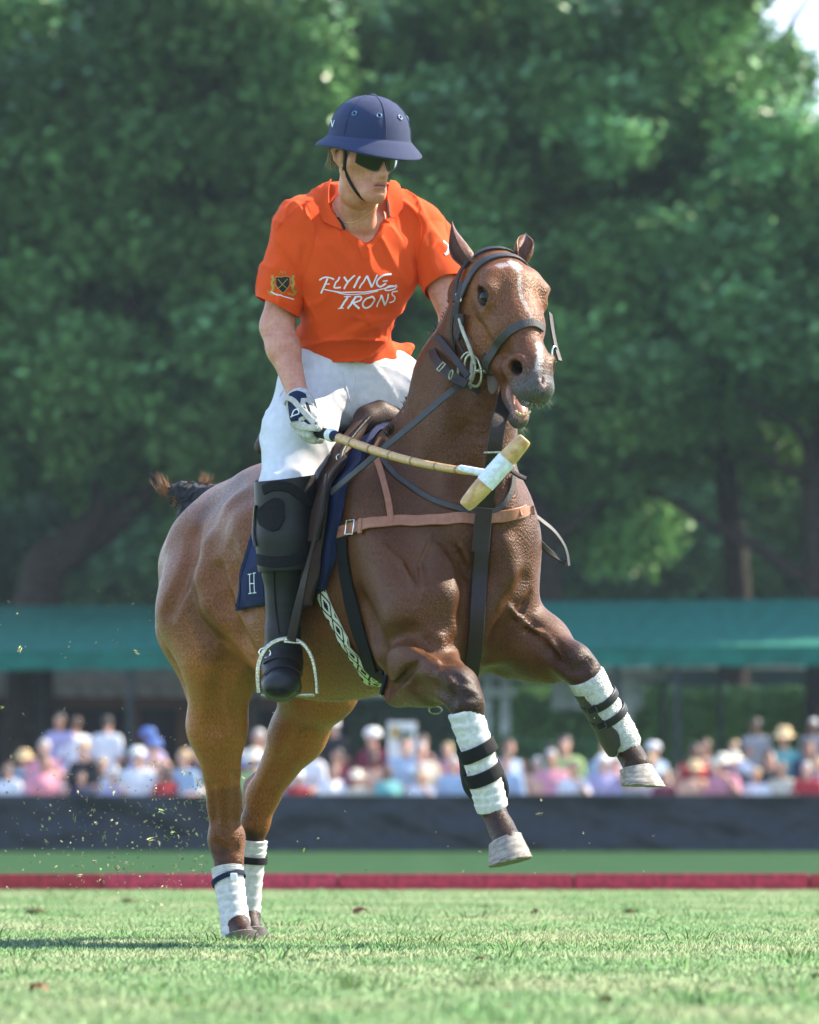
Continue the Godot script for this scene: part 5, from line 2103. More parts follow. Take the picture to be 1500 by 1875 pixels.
func build_bridle() -> void:
	var b := thing("bridle", "dark leather bridle with gag bit on the bay pony's head", "bridle", hd(0.2, 0, 0))
	guide_strap([hd(0.10, -0.11, 0.115), hd(0.075, -0.06, 0.10), hd(0.052, -0.015, 0.070), hd(0.045, 0.012, 0.035), hd(0.045, 0.02, 0.0), hd(0.045, 0.012, -0.035), hd(0.052, -0.015, -0.070), hd(0.075, -0.06, -0.10), hd(0.10, -0.11, -0.115)], 0.026, "browband", M.grey_leather, b, 0.006)
	guide_strap([hd(0.09, -0.12, 0.115), hd(0.02, -0.09, 0.09), hd(-0.01, -0.03, 0.05), hd(-0.015, 0.01, 0.0), hd(-0.01, -0.03, -0.05), hd(0.02, -0.09, -0.09), hd(0.09, -0.12, -0.115)], 0.024, "headpiece", M.dark_leather, b)
	head_strap([[848, 516], [842, 545], [838, 575], [842, 600]], 0.026, "cheek_piece", M.dark_leather, b, 0.006)
	head_strap([[848, 575], [846, 600], [842, 618]], 0.030, "keeper", M.dark_leather, b, 0.010, 0.004)
	head_strap([[842, 592], [838, 612], [848, 640], [862, 655]], 0.014, "cheek_strap", M.dark_leather, b)
	head_strap([[893, 682], [897, 655], [912, 628], [935, 606], [958, 594], [978, 592], [993, 602]], 0.027, "noseband", M.grey_leather, b, 0.006)
	head_strap([[886, 648], [890, 660], [893, 680]], 0.018, "noseband_side", M.dark_leather, b)
	head_strap([[834, 560], [829, 610], [836, 660], [856, 700], [880, 718]], 0.016, "throat_latch", M.dark_leather, b)
	head_strap([[1006, 575], [1008, 600], [1010, 625]], 0.020, "cheek_piece", M.dark_leather, b, 0.006)
	# rope gag cheek and rings
	var g := Geo.new()
	var rp := hits(pony, [[846, 584], [852, 606], [861, 628], [869, 648], [873, 662]])
	for i in rp.size():
		rp[i] += pony.grad(rp[i]) * 0.010
	g.tube(smooth_path(rp, 0.01), 0.0058, 8)
	put(g, "rope_cheek", M.cream_cloth, b)
	var rc := hit(pony, 866, 678) + Vector3(-0.012, 0, 0.022)
	for q in [[Vector3(-0.006, 0, 0.004), 0.026, 0.050, 0.15], [Vector3(0.012, -0.004, 0.020), 0.025, 0.047, -0.2]]:
		g = Geo.new()
		ring(g, rc + q[0], q[1], q[2], 0.0050, Basis(Vector3.UP, -0.35) * Basis(Vector3.FORWARD, q[3]), 28)
		put(g, "bit_ring", M.worn_brass, b)
	g = Geo.new()
	g.tube(smooth_path([rc + Vector3(0.012, 0.05, 0.0), rc + Vector3(0.008, 0.0, 0.008), rc + Vector3(0.002, -0.055, 0.004)], 0.01), 0.0062, 8)
	put(g, "rope_cheek", M.cream_cloth, b)
	g = Geo.new()
	g.tube([rc + Vector3(0.012, -0.004, 0.006), rc + Vector3(0.040, -0.004, 0.016), rc + Vector3(0.066, -0.006, 0.016)], [0.0075, 0.0085, 0.0065], 8)
	put(g, "mouthpiece", M.worn_brass, b)
	g = Geo.new()
	var gc := hit(pony, 904, 690) + Vector3(0.0, 0, 0.012)
	g.ellipsoid(gc, Vector3(0.019, 0.052, 0.006), Basis(Vector3.UP, -0.2) * Basis(Vector3.FORWARD, 0.10), 16)
	put(g, "bit_guard", M.rubber_pink, b)
	# far side pieces seen past the cheek
	g = Geo.new()
	ribbon_free(g, [at(1006, 575, 0.66), at(1010, 605, 0.70), at(1016, 635, 0.74), at(1024, 662, 0.76)], Vector3(0.8, 0.1, 0.6), 0.022, 0.006)
	put(g, "cheek_strap", M.dark_leather, b)
	g = Geo.new()
	ring(g, at(1016, 648, 0.76), 0.016, 0.022, 0.003, Basis(Vector3.UP, 1.0), 20)
	put(g, "bit_ring", M.steel, b)
	loop_buckle(hit(pony, 842, 545), pony.grad(hit(pony, 842, 545)), Vector3.RIGHT, 0.012, 0.014, b, M.steel)
	# ---- reins
	var r := thing("rein", "grey brown leather rein running from the bit back past the pony's neck", "rein", at(740, 790, 0.6))
	g = Geo.new()
	var e0 := rc + Vector3(-0.004, -0.05, 0.006)
	ribbon_free(g, [e0, at(835, 712, 0.64), at(760, 775, 0.60), at(690, 833, 0.54), at(640, 875, 0.48), at(608, 902, 0.42)], Vector3(-0.45, 0.45, 0.77), 0.024, 0.005)
	put(g, "strap", M.grey_leather, r)
	var r2 := thing("rein", "dark buckled leather rein curving along the pony's neck below its jaw", "rein", at(820, 680, 0.55))
	g = Geo.new()
	ribbon_free(g, [at(792, 632, 0.42), at(797, 655, 0.52), at(812, 675, 0.60), at(832, 692, 0.66), at(856, 704, 0.69)], Vector3(-0.5, 0.2, 0.84), 0.030, 0.007, 0.012)
	put(g, "strap", M.dark_leather, r2)
	g = Geo.new()
	ribbon_free(g, [at(800, 616, 0.50), at(822, 642, 0.58), at(842, 668, 0.65), at(858, 690, 0.69)], Vector3(-0.5, 0.2, 0.84), 0.022, 0.005, 0.012)
	put(g, "strap", M.dark_leather, r2)
	loop_buckle(at(809, 672, 0.62), Vector3(-0.4, 0.1, 0.9), Vector3(1, -0.9, 0), 0.005, 0.014, r2, M.worn_brass)
	g = Geo.new()
	ring(g, at(826, 686, 0.68), 0.007, 0.014, 0.0020, Basis(Vector3.UP, -0.9) * Basis(Vector3.FORWARD, 0.5), 18)
	put(g, "link_ring", M.worn_brass, r2)
	# loose rein ends swinging on the far side
	var r3 := thing("rein", "loose pale edged rein end swinging out beside the pony's chest", "rein", at(1010, 980, 0.35))
	g = Geo.new()
	ribbon_free(g, [at(960, 930, 0.46), at(985, 950, 0.42), at(1015, 975, 0.38), at(1034, 1005, 0.35), at(1040, 1036, 0.34)], Vector3(0.75, 0.5, 0.45), 0.022, 0.005)
	put(g, "strap", M.grey_leather, r3)
	var r4 := thing("rein", "second loose dark rein end hanging below the pale one", "rein", at(1000, 1000, 0.38))
	g = Geo.new()
	ribbon_free(g, [at(962, 962, 0.46), at(985, 990, 0.42), at(1010, 1014, 0.38), at(1034, 1030, 0.34)], Vector3(-0.4, 0.45, 0.8), 0.018, 0.005)
	put(g, "strap", M.dark_leather, r4)
	g = Geo.new()
	g.ellipsoid(at(1038, 1032, 0.34), Vector3(0.008, 0.006, 0.005), Basis.IDENTITY, 10)
	put(g, "tip", M.steel, r4)

func build_breast() -> void:
	# ---- tan breast strap
	var o := thing("breast_strap", "tan leather breast strap with steel buckle across the pony's chest", "breast strap", hit(horse, 800, 955))
	var g := Geo.new()
	strap(g, horse, hits(horse, [[600, 984], [618, 977], [645, 968], [690, 958], [740, 954], [800, 953], [860, 951], [905, 947], [940, 941], [962, 935]]), 0.036, 0.006, 0.004, 0.012)
	put(g, "strap", M.tan_leather, o)
	g = Geo.new()
	ribbon_free(g, [hit(horse, 950, 938) + Vector3(0, 0, 0.012), at(966, 935, 0.50), at(979, 934, 0.49)], Vector3(0.35, 0.1, 0.93), 0.028, 0.006, 0.008)
	put(g, "strap_end", M.tan_leather, o)
	var bp := hit(horse, 648, 967)
	loop_buckle(bp + horse.grad(bp) * 0.012, horse.grad(bp), FWD, 0.018, 0.021, o, M.steel)
	g = Geo.new()
	strap(g, horse, hits(horse, [[664, 952], [663, 965], [662, 978]]), 0.016, 0.010, 0.004, 0.012)
	put(g, "keeper", M.tan_leather, o)
	g = Geo.new()
	strap(g, horse, hits(horse, [[716, 958], [712, 925], [702, 880], [692, 845], [690, 825], [700, 803]]), 0.020, 0.005, 0.006, 0.012)
	put(g, "wither_strap", M.tan_leather, o)
	# ---- neck strap
	g = Geo.new()
	strap(g, horse, hits(horse, [[697, 838], [720, 866], [760, 896], [800, 918], [840, 932], [875, 939], [905, 936], [925, 920], [936, 895], [938, 872]]), 0.018, 0.005, 0.003, 0.012)
	put_thing(g, "neck_strap", M.grey_leather, "thin dark neck strap looping round the base of the pony's neck", "neck strap")
	# ---- standing martingale from the noseband down between the forelegs
	var m := thing("standing_martingale", "wide dark leather martingale strap hanging from the jaw down the pony's chest", "martingale", hit(horse, 880, 1000))
	g = Geo.new()
	var top := hd(0.36, -0.215, 0.0)
	var c0 := hit(horse, 893, 905) + Vector3(0, 0, 0.03)
	var c1 := hit(horse, 886, 950) + Vector3(0, 0, 0.016)
	ribbon_free(g, [top, at(913, 775, 0.74), at(904, 835, 0.73), c0, c1], Vector3(0.15, 0.15, 0.97), 0.044, 0.006)
	put(g, "upper_strap", M.dark_leather, m)
	g = Geo.new()
	var lo := [c1 + Vector3(0, 0.05, 0.012)]
	for q in [[884, 975], [882, 1010], [878, 1060], [875, 1110]]:
		lo.append(hit(horse, q[0], q[1]) + Vector3(0, 0, 0.014))
	var lz: float = lo[-1].z
	lo.append(at(872, 1160, lz - 0.015))
	lo.append(at(867, 1205, lz - 0.06))
	lo.append(at(860, 1250, lz - 0.13))
	ribbon_free(g, lo, Vector3(0.12, 0.0, 0.99), 0.046, 0.006)
	put(g, "lower_strap", M.dark_leather, m)
	g = Geo.new()
	ribbon_free(g, [at(887, 930, 0.76), at(884, 960, 0.75), at(880, 1010, 0.74)], Vector3(0.12, 0.0, 0.99), 0.050, 0.005)
	put(g, "billet", M.dark_leather, m)
	g = Geo.new()
	g.tube([at(886, 829, 0.755), at(921, 828, 0.755)], 0.0036, 8)
	put(g, "buckle_bar", M.worn_brass, m)
	g = Geo.new()
	ribbon_free(g, [at(935, 862, 0.60), at(950, 872, 0.60), at(963, 878, 0.60)], Vector3(0.1, 0.6, 0.8), 0.016, 0.006, 0.01)
	put(g, "loose_end", M.dark_leather, m)
	# small ring under the girth between the legs
	g = Geo.new()
	ring(g, at(797, 1300, 0.42), 0.019, 0.011, 0.003, Basis(Vector3.RIGHT, 0.3), 20)
	put(g, "girth_ring", M.worn_brass, m)

func leg_tube(g: Geo, pts: Array, radii: Array, ridge_: float, turns: float, tilt: float, sides := 22, rough := 0.0) -> void:
	# a bandaged leg: overlapping turns show as small steps that climb round the leg
	var r := RandomNumberGenerator.new()
	r.seed = 61
	var n := 60
	var rows := []
	var up := Vector3.ZERO
	for j in n + 1:
		var u := float(j) / n
		var k := u * (pts.size() - 1)
		var i := mini(int(k), pts.size() - 2)
		var c: Vector3 = (pts[i] as Vector3).lerp(pts[i + 1], k - i)
		var rr: float = lerpf(radii[i], radii[i + 1], k - i)
		var t: Vector3 = (pts[i + 1] - pts[i]).normalized()
		if up == Vector3.ZERO:
			up = t.cross(Vector3.RIGHT).normalized()
		up = (up - t * up.dot(t)).normalized()
		var w := t.cross(up)
		var row := []
		for s in sides:
			var a := TAU * s / sides
			var phase := fposmod(u * turns + tilt * sin(a + 0.6), 1.0)
			var rad := rr + ridge_ * (1.0 - phase) + r.randf_range(-rough, rough)
			if j == 0 or j == n:
				rad -= 0.004
			row.append(c + (up * cos(a) + w * sin(a)) * rad)
		rows.append(row)
	g.grid(rows)

func band(g: Geo, c: Vector3, axis: Vector3, r: float, width: float, thick: float) -> void:
	var t := axis.normalized()
	var up := t.cross(Vector3.RIGHT).normalized()
	var w := t.cross(up)
	var rows := []
	for i in 29:
		var a := TAU * i / 28.0
		var d := up * cos(a) + w * sin(a)
		var row := []
		for q in [[0.0, -width * 0.5], [thick * 0.8, -width * 0.5], [thick, -width * 0.35], [thick, width * 0.35], [thick * 0.8, width * 0.5], [0.0, width * 0.5]]:
			row.append(c + d * (r + q[0]) + t * q[1])
		rows.append(row)
	g.grid(rows, true, false)

func build_leg_wraps() -> void:
	# ---- right fore: bandage, two black straps and a dark tendon boot behind
	var a := at(851, 1300, 0.87)
	var b := at(874, 1372, 0.86)
	var c := at(902, 1482, 0.82)
	var o := thing("leg_bandage", "white bandage with two black straps on the pony's right foreleg", "leg bandage", c, "leg bandages")
	var g := Geo.new()
	leg_tube(g, [a, b, b.lerp(c, 0.6), c], [0.050, 0.046, 0.047, 0.046], 0.0032, 9.0, 0.12)
	put(g, "bandage", M.white_wrap, o)
	for q in [[0.34, 0.026], [0.56, 0.026]]:
		var way := [a, b, b.lerp(c, 0.6), c]
		var p := path_at(way, q[0])
		g = Geo.new()
		band(g, p, path_at(way, q[0] + 0.1) - path_at(way, q[0] - 0.1) + Vector3(0.006, 0.012, 0), 0.0535, 0.040, 0.0045)
		put(g, "strap", M.black_nylon, o)
		g = Geo.new()
		ring(g, p + Vector3(-0.034, 0.0, 0.038), 0.016, 0.006, 0.0018, Basis(Vector3.UP, -0.5) * Basis(Vector3.FORWARD, 0.35), 16)
		put(g, "buckle", M.steel, o)
	for s in [-1.0, 1.0]:
		g = Geo.new()
		var x := Vector3(0.044 * s, 0, -0.012)
		g.tube(smooth_path([a.lerp(c, 0.18) + x * 0.95, a.lerp(c, 0.5) + x * 0.98, a.lerp(c, 0.68) + x * 1.12, a.lerp(c, 0.82) + x * 1.16, a.lerp(c, 0.97) + x * 0.8], 0.012), [0.007, 0.008, 0.009, 0.010, 0.011, 0.012, 0.013, 0.014, 0.015, 0.016, 0.017, 0.018, 0.018, 0.018, 0.018, 0.017, 0.016, 0.014, 0.012, 0.010, 0.008, 0.007, 0.006, 0.006, 0.005, 0.005, 0.005, 0.005, 0.005, 0.005, 0.005, 0.005, 0.005, 0.005, 0.005], 8)
		put(g, "boot_shell", M.black_leather, o)
	# ---- left fore: fleece boot with grey shell and straps
	a = at(1071, 1236, 0.55)
	b = at(1102, 1290, 0.51)
	c = at(1150, 1370, 0.44)
	o = thing("fleece_boot", "white fleece tendon boot with grey leather shell on the pony's left foreleg", "tendon boot", c)
	g = Geo.new()
	leg_tube(g, [a, b, b.lerp(c, 0.6), c], [0.055, 0.051, 0.052, 0.045], 0.0015, 3.0, 0.1, 30, 0.0024)
	put(g, "fleece", M.fleece, o)
	g = Geo.new()
	var ax := (c - a).normalized()
	var out := Vector3(-0.78, -0.35, 0.5)
	out = (out - ax * out.dot(ax)).normalized()
	var side := ax.cross(out)
	var top := []
	var low := []
	for j in 15:
		var u := j / 14.0
		var p := a.lerp(c, 0.14 + 0.80 * u)
		var wdt := (0.55 + 0.5 * sin(PI * clampf(u * 0.9 + 0.1, 0.0, 1.0))) * (0.6 + 0.55 * smoothstep(0.35, 0.75, u))
		wdt *= 1.0 - 0.6 * smoothstep(0.85, 1.0, u)
		var rowt := []
		var rowl := []
		for i in 9:
			var an := (i / 8.0 * 2.0 - 1.0) * wdt
			var d := out * cos(an) + side * sin(an)
			rowt.append(p + d * (0.0575 + 0.006 * smoothstep(0.5, 0.8, u)))
			rowl.append(p + d * 0.050)
		top.append(rowt)
		low.append(rowl)
	slab_of(g, top, low)
	put(g, "shell", M.grey_leather, o)
	for q in [0.33, 0.54]:
		var p := a.lerp(c, q)
		g = Geo.new()
		band(g, p, c - a, 0.0555, 0.024, 0.0045)
		put(g, "strap", M.black_leather, o)
		loop_buckle(p + out * 0.056 + Vector3(0.016, 0, 0.03), Vector3(-0.2, 0.1, 0.95), Vector3(0.9, 0.4, 0), 0.014, 0.011, o, M.black_plastic)
	# ---- hind legs
	a = at(416, 1592, -0.605)
	c = at(432, 1697, -0.55)
	o = thing("leg_bandage", "white bandage with a narrow navy tie on the pony's right hind leg", "leg bandage", c, "leg bandages")
	g = Geo.new()
	leg_tube(g, [a + Vector3(0, 0.006, 0), a.lerp(c, 0.1), a.lerp(c, 0.6), c + (c - a) * 0.24], [0.048, 0.047, 0.043, 0.046], 0.0036, 10.0, 0.16)
	put(g, "bandage", M.white_wrap, o)
	g = Geo.new()
	band(g, a.lerp(c, 0.17), c - a + Vector3(0.035, 0.0, 0.0), 0.0520, 0.016, 0.003)
	put(g, "tie", M.navy_trim, o)
	g = Geo.new()
	g.box(a.lerp(c, 0.15) + Vector3(0.018, 0.004, 0.054), Vector3(0.011, 0.012, 0.003), Basis(Vector3.UP, 0.3), 0.002)
	put(g, "label_tag", M.white_thread, o)
	a = at(464, 1538, -0.855)
	c = at(454, 1682, -0.88)
	o = thing("leg_bandage", "white bandage with a black band on the pony's left hind leg", "leg bandage", c, "leg bandages")
	g = Geo.new()
	leg_tube(g, [a, a.lerp(c, 0.2), a.lerp(c, 0.6), c], [0.044, 0.041, 0.036, 0.038], 0.0034, 8.0, -0.14)
	put(g, "bandage", M.white_wrap, o)
	g = Geo.new()
	band(g, a.lerp(c, 0.25), c - a, 0.0462, 0.022, 0.003)
	put(g, "tie", M.black_nylon, o)

# ---- details that belong to the pony itself
func hoof(parent: Node, c0: Vector3, c1: Vector3, n: Vector3, toe: Vector3, r0: float, r1: float, tone: Color) -> void:
	var g := Geo.new()
	var z := -n.normalized()
	var t := (toe - z * toe.dot(z)).normalized()
	var s := z.cross(t)
	var rows := []
	var tints := []
	var seg := 40
	var f := g.P.size()
	var n_rows := 26
	for j in n_rows + 1:
		var u := float(j) / n_rows
		var row := []
		for i in seg:
			var a := TAU * i / seg
			var wob := dapple.get_noise_3d(u * 9.0 + toe.x * 5.0, cos(a) * 0.7, sin(a) * 0.7)
			var rr := lerpf(r0, r1, u) * (1.0 + 0.012 * sin(u * 26.0 + wob * 5.0) + 0.012 * wob)
			if j == 0:
				rr *= 0.93
			elif j == n_rows:
				rr *= 0.95
			elif j == 1:
				rr *= 1.02
			var heel := 1.0 if cos(a) > 0.0 else 0.86
			var chip := 0.0
			if u > 0.93:
				chip = 0.005 * maxf(0.0, dapple.get_noise_3d(cos(a) * 6.0, sin(a) * 6.0, toe.x * 9.0))
			row.append(c0.lerp(c1, u) + (t * cos(a) * heel * 1.05 + s * sin(a)) * rr + z * (-0.012 * (1.0 - cos(a)) * (1.0 - u) + chip))
		rows.append(row)
		tints.append(u)
	rows.reverse()
	tints.reverse()
	g.grid(rows, true, true)
	for j in rows.size():
		for i in seg:
			var u: float = tints[j]
			var p: Vector3 = rows[j][i]
			var a := TAU * i / seg
			var q := dapple.get_noise_3dv(p * 40.0)
			var c := tone.lerp(tone * 1.35, 0.5 + q)
			# growth rings, streaks, a pale coronet and a worn, soiled lower rim
			c = c.lerp(tone * 0.55, 0.55 * smoothstep(0.1, 0.9, sin(u * 26.0 + q * 3.0)))
			c = c.lerp(tone * 0.5, 0.6 * smoothstep(0.05, 0.4, dapple.get_noise_2d(a * 7.0, u * 1.5)))
			if u < 0.06:
				c = c.lerp(Color(0.50, 0.46, 0.40), 0.6)
			if u > 0.84 and q > -0.02:
				c = c.lerp(Color(0.10, 0.075, 0.05), 0.75)
			g.C[f + j * seg + i] = c
	for i in range(f + rows.size() * seg, g.C.size()):
		g.C[i] = tone * 0.6
	put(g, "hoof", M.hoof, parent, true)

func ear(parent: Node, base: Vector3, tip: Vector3, open: Vector3, width: float) -> void:
	var ax := tip - base
	var l := ax.length()
	var t := ax / l
	open = (open - t * open.dot(t)).normalized()
	var s := t.cross(open)
	var top := []
	var low := []
	for j in 15:
		var u := j / 14.0
		var w := width * (0.62 + 0.55 * sin(PI * pow(u, 0.75))) * (1.0 - pow(u, 2.0) * 0.95)
		var bend := open * (0.02 * sin(PI * u) - 0.02 * u * u)
		var c := base + ax * u + bend
		var curl := lerpf(2.5, 1.25, u)
		var ra := []
		var rb := []
		for i in 13:
			var a := (i / 12.0 * 2.0 - 1.0) * curl
			var d := -open * cos(a) + s * sin(a)
			ra.append(c + d * w * 0.62 + open * w * 0.25)
			rb.append(c + d * (w * 0.62 - 0.0035) + open * w * 0.25)
		top.append(ra)
		low.append(rb)
	var g := Geo.new()
	slab_of(g, top, low)
	for i in g.P.size():
		var u := (g.P[i] - base).dot(t) / l
		var inside := g.Q[i].dot(open) > 0.25
		var c := Color(0.19, 0.080, 0.040)
		if inside:
			c = Color(0.34, 0.20, 0.155)
		c = c.lerp(Color(0.035, 0.022, 0.02), smoothstep(0.72, 0.98, u))
		g.C[i] = c * (0.9 + 0.3 * dapple.get_noise_3dv(g.P[i] * 60.0))
	put(g, "ear", M.coat, parent, true)

func strands(g: Geo, r: RandomNumberGenerator, base: Vector3, dir: Vector3, n: int, spread: float, len_: float, rad: float, droop := 0.0) -> void:
	for i in n:
		var d := (dir + Vector3(r.randfn(0, 1), r.randfn(0, 1), r.randfn(0, 1)) * spread).normalized()
		var b := base + Vector3(r.randfn(0, 1), r.randfn(0, 1), r.randfn(0, 1)) * len_ * 0.12
		var l := len_ * r.randf_range(0.5, 1.1)
		var side := Vector3(r.randfn(0, 1), r.randfn(0, 1), r.randfn(0, 1)) * l * 0.08
		g.tube([b, b + d * l * 0.5 + side, b + d * l + Vector3(0, -droop * l, 0)], [rad, rad * 0.8, rad * 0.2], 4, false)

func horse_details(o: Node) -> void:
	var g := Geo.new()
	for s in [1.0, -1.0]:
		var en: Vector3 = (HV * 0.5 + HW * s).normalized()
		var e1: Vector3 = (HU - en * HU.dot(en)).normalized()
		var e2: Vector3 = e1.cross(en)
		if e2.dot(HV) < 0.0:
			e2 = -e2
		var ec := hd(0.172, -0.018, 0.082 * s)
		g = Geo.new()
		g.ellipsoid(ec, Vector3(0.0235, 0.0235, 0.0235), Basis.IDENTITY, 20)
		put(g, "eye", M.eye, o)
		# lids
		g = Geo.new()
		var lid := []
		for i in 13:
			var a := PI * i / 12.0
			lid.append(ec + e1 * 0.026 * cos(a) + e2 * (0.016 * sin(a) + 0.001) + en * (0.006 + 0.013 * sin(a)))
		g.tube(lid, [0.002, 0.003, 0.004, 0.0045, 0.005, 0.0055, 0.0055, 0.0055, 0.005, 0.0045, 0.004, 0.003, 0.002], 8)
		lid = []
		for i in 13:
			var a := PI * i / 12.0
			lid.append(ec + e1 * 0.026 * cos(a) - e2 * (0.015 * sin(a) - 0.001) + en * (0.006 + 0.011 * sin(a)))
		g.tube(lid, 0.0032, 8)
		for i in g.C.size():
			g.C[i] = Color(0.045, 0.028, 0.024)
		put(g, "eyelid", M.coat, o, true)
	ear(o, hd(0.015, -0.045, 0.062), at(817, 400, 0.40), Vector3(-0.75, 0.15, 0.35), 0.047)
	ear(o, hd(0.01, -0.030, -0.076), at(965, 419, 0.44), Vector3(0.10, 0.25, 0.95), 0.044)
	# lower teeth, gum and tongue
	g = Geo.new()
	g.ellipsoid(hd(0.445, -0.184, 0), Vector3(0.021, 0.009, 0.048), Basis(HW, HV, HU), 14)
	put(g, "tongue", M.mouth, o)
	for i in 6:
		var a := (i - 2.5) * 0.36
		var p := hd(0.466 + 0.036 * cos(a), -0.180 - 0.002 * absf(a), 0.024 * sin(a) * 1.05)
		g = Geo.new()
		g.box(p, Vector3(0.0042, 0.008, 0.003), Basis(HW, HV, HU) * Basis(Vector3.UP, a) * Basis(Vector3.RIGHT, 0.5), 0.0016)
		put(g, "tooth", M.teeth, o)
	# whiskers
	var r := RandomNumberGenerator.new()
	r.seed = 71
	g = Geo.new()
	for i in 46:
		var a := r.randf_range(-1.4, 1.4)
		var b := hd(0.49, -0.235, 0.0) + HW * sin(a) * 0.024 + HU * (cos(a) * 0.012) if i < 24 else hd(0.52, -0.09, 0) + HW * sin(a) * 0.045 + HU * cos(a) * 0.02
		var d := (HW * sin(a) + HU * cos(a) * 0.7 - Vector3(0, 0.5, 0) + Vector3(r.randfn(0, 1), r.randfn(0, 1), r.randfn(0, 1)) * 0.3).normalized()
		g.tube([b, b + d * r.randf_range(0.012, 0.032)], [0.0005, 0.0002], 3, false)
	tag(put(g, "whiskers", M.cream_cloth, o), "", "", "", "stuff")
	# hogged mane: a dark brush of short hair along the crest, with a coarse tuft at the withers
	g = Geo.new()
	var crest := smooth_path([round_barrel(0.52, 0.0), at(752, 742, 0.22), at(775, 700, 0.28), at(795, 640, 0.34), at(822, 570, 0.42), at(852, 500, 0.50), at(882, 468, 0.54)], 0.006)
	for p in crest:
		var q := horse.snap(p, -0.004)
		var n := horse.grad(q)
		for k in 12:
			var e := q + Vector3(r.randfn(0, 1), r.randfn(0, 1), r.randfn(0, 1)) * 0.007
			var d := (n + Vector3(r.randfn(0, 1), r.randfn(0, 1), r.randfn(0, 1)) * 0.3).normalized()
			g.tube([e, e + d * r.randf_range(0.007, 0.015)], [0.0017, 0.0006], 4, false)
	for i in 5:
		strands(g, r, at(712 + i * 9, 796 - i * 4, 0.28), Vector3(-0.2, 0.7, 0.5), 30, 0.5, 0.035, 0.0012)
	tag(put(g, "mane", M.black_hair, o), "", "", "", "stuff")
	# tail: braided up and tied in a knot
	var f := Field.new()
	f.chain([at(420, 905, -0.93), at(385, 912, -0.97), at(358, 912, -0.99), at(335, 902, -1.0)], [0.035, 0.036, 0.040, 0.036], 0.03)
	f.chain([at(352, 925, -0.98), at(345, 940, -0.97), at(352, 958, -0.94)], [0.03, 0.03, 0.025], 0.03)
	f.add(at(318, 905, -1.0), at(326, 915, -0.99), 0.022, 0.022, 0.02)
	f.wave = tail_lumps
	g = Geo.new()
	g.nets(f.arrays(0.007))
	var tail := put(g, "tail", M.black_hair, o)
	g = Geo.new()
	strands(g, r, at(306, 905, -1.0), Vector3(-0.45, 0.85, 0.1), 46, 0.22, 0.075, 0.0012)
	strands(g, r, at(372, 896, -0.99), Vector3(0.35, 0.9, 0.1), 60, 0.32, 0.055, 0.0012)
	strands(g, r, at(325, 918, -0.97), Vector3(-0.4, -0.3, 0.6), 30, 0.5, 0.03, 0.0012)
	tag(put(g, "stray_hair", M.red_hair, tail), "", "", "", "stuff")
	g = Geo.new()
	for i in 12:
		strands(g, r, at(322 + i * 6, 895 + 8 * sin(i * 1.3), -0.98), Vector3(r.randf_range(-0.6, 0.6), 0.5, 0.6), 14, 0.5, 0.022, 0.0012)
	tag(put(g, "loose_hair", M.black_hair, tail), "", "", "", "stuff")
	# hooves
	hoof(o, at(922, 1530, 0.875), at(934, 1580, 0.91), Vector3(0.22, -0.96, 0.10), Vector3(0.6, 0.1, 0.75), 0.049, 0.066, Color(0.30, 0.26, 0.22))
	hoof(o, at(1163, 1398, 0.480), at(1177, 1440, 0.52), Vector3(-0.02, -0.98, 0.04), Vector3(0.8, 0.0, 0.6), 0.047, 0.067, Color(0.36, 0.32, 0.27))
	hoof(o, at(440, 1704, -0.51), at(447, 1727, -0.45), Vector3(0.05, -0.98, 0.1), Vector3(0.5, 0, 0.85), 0.050, 0.060, Color(0.040, 0.030, 0.025))
	hoof(o, at(459, 1698, -0.845), at(464, 1720, -0.80), Vector3(0.05, -0.98, 0.1), Vector3(0.5, 0, 0.85), 0.046, 0.056, Color(0.040, 0.030, 0.025))

func tail_lumps(p: Vector3) -> float:
	return dapple.get_noise_3dv(p * 45.0) * 0.012 + dapple.get_noise_3d(p.x * 160.0, p.y * 60.0, p.z * 60.0) * 0.003

# ------------------------------------------------------------------ field, sideboard, grass
var patchy := FastNoiseLite.new()

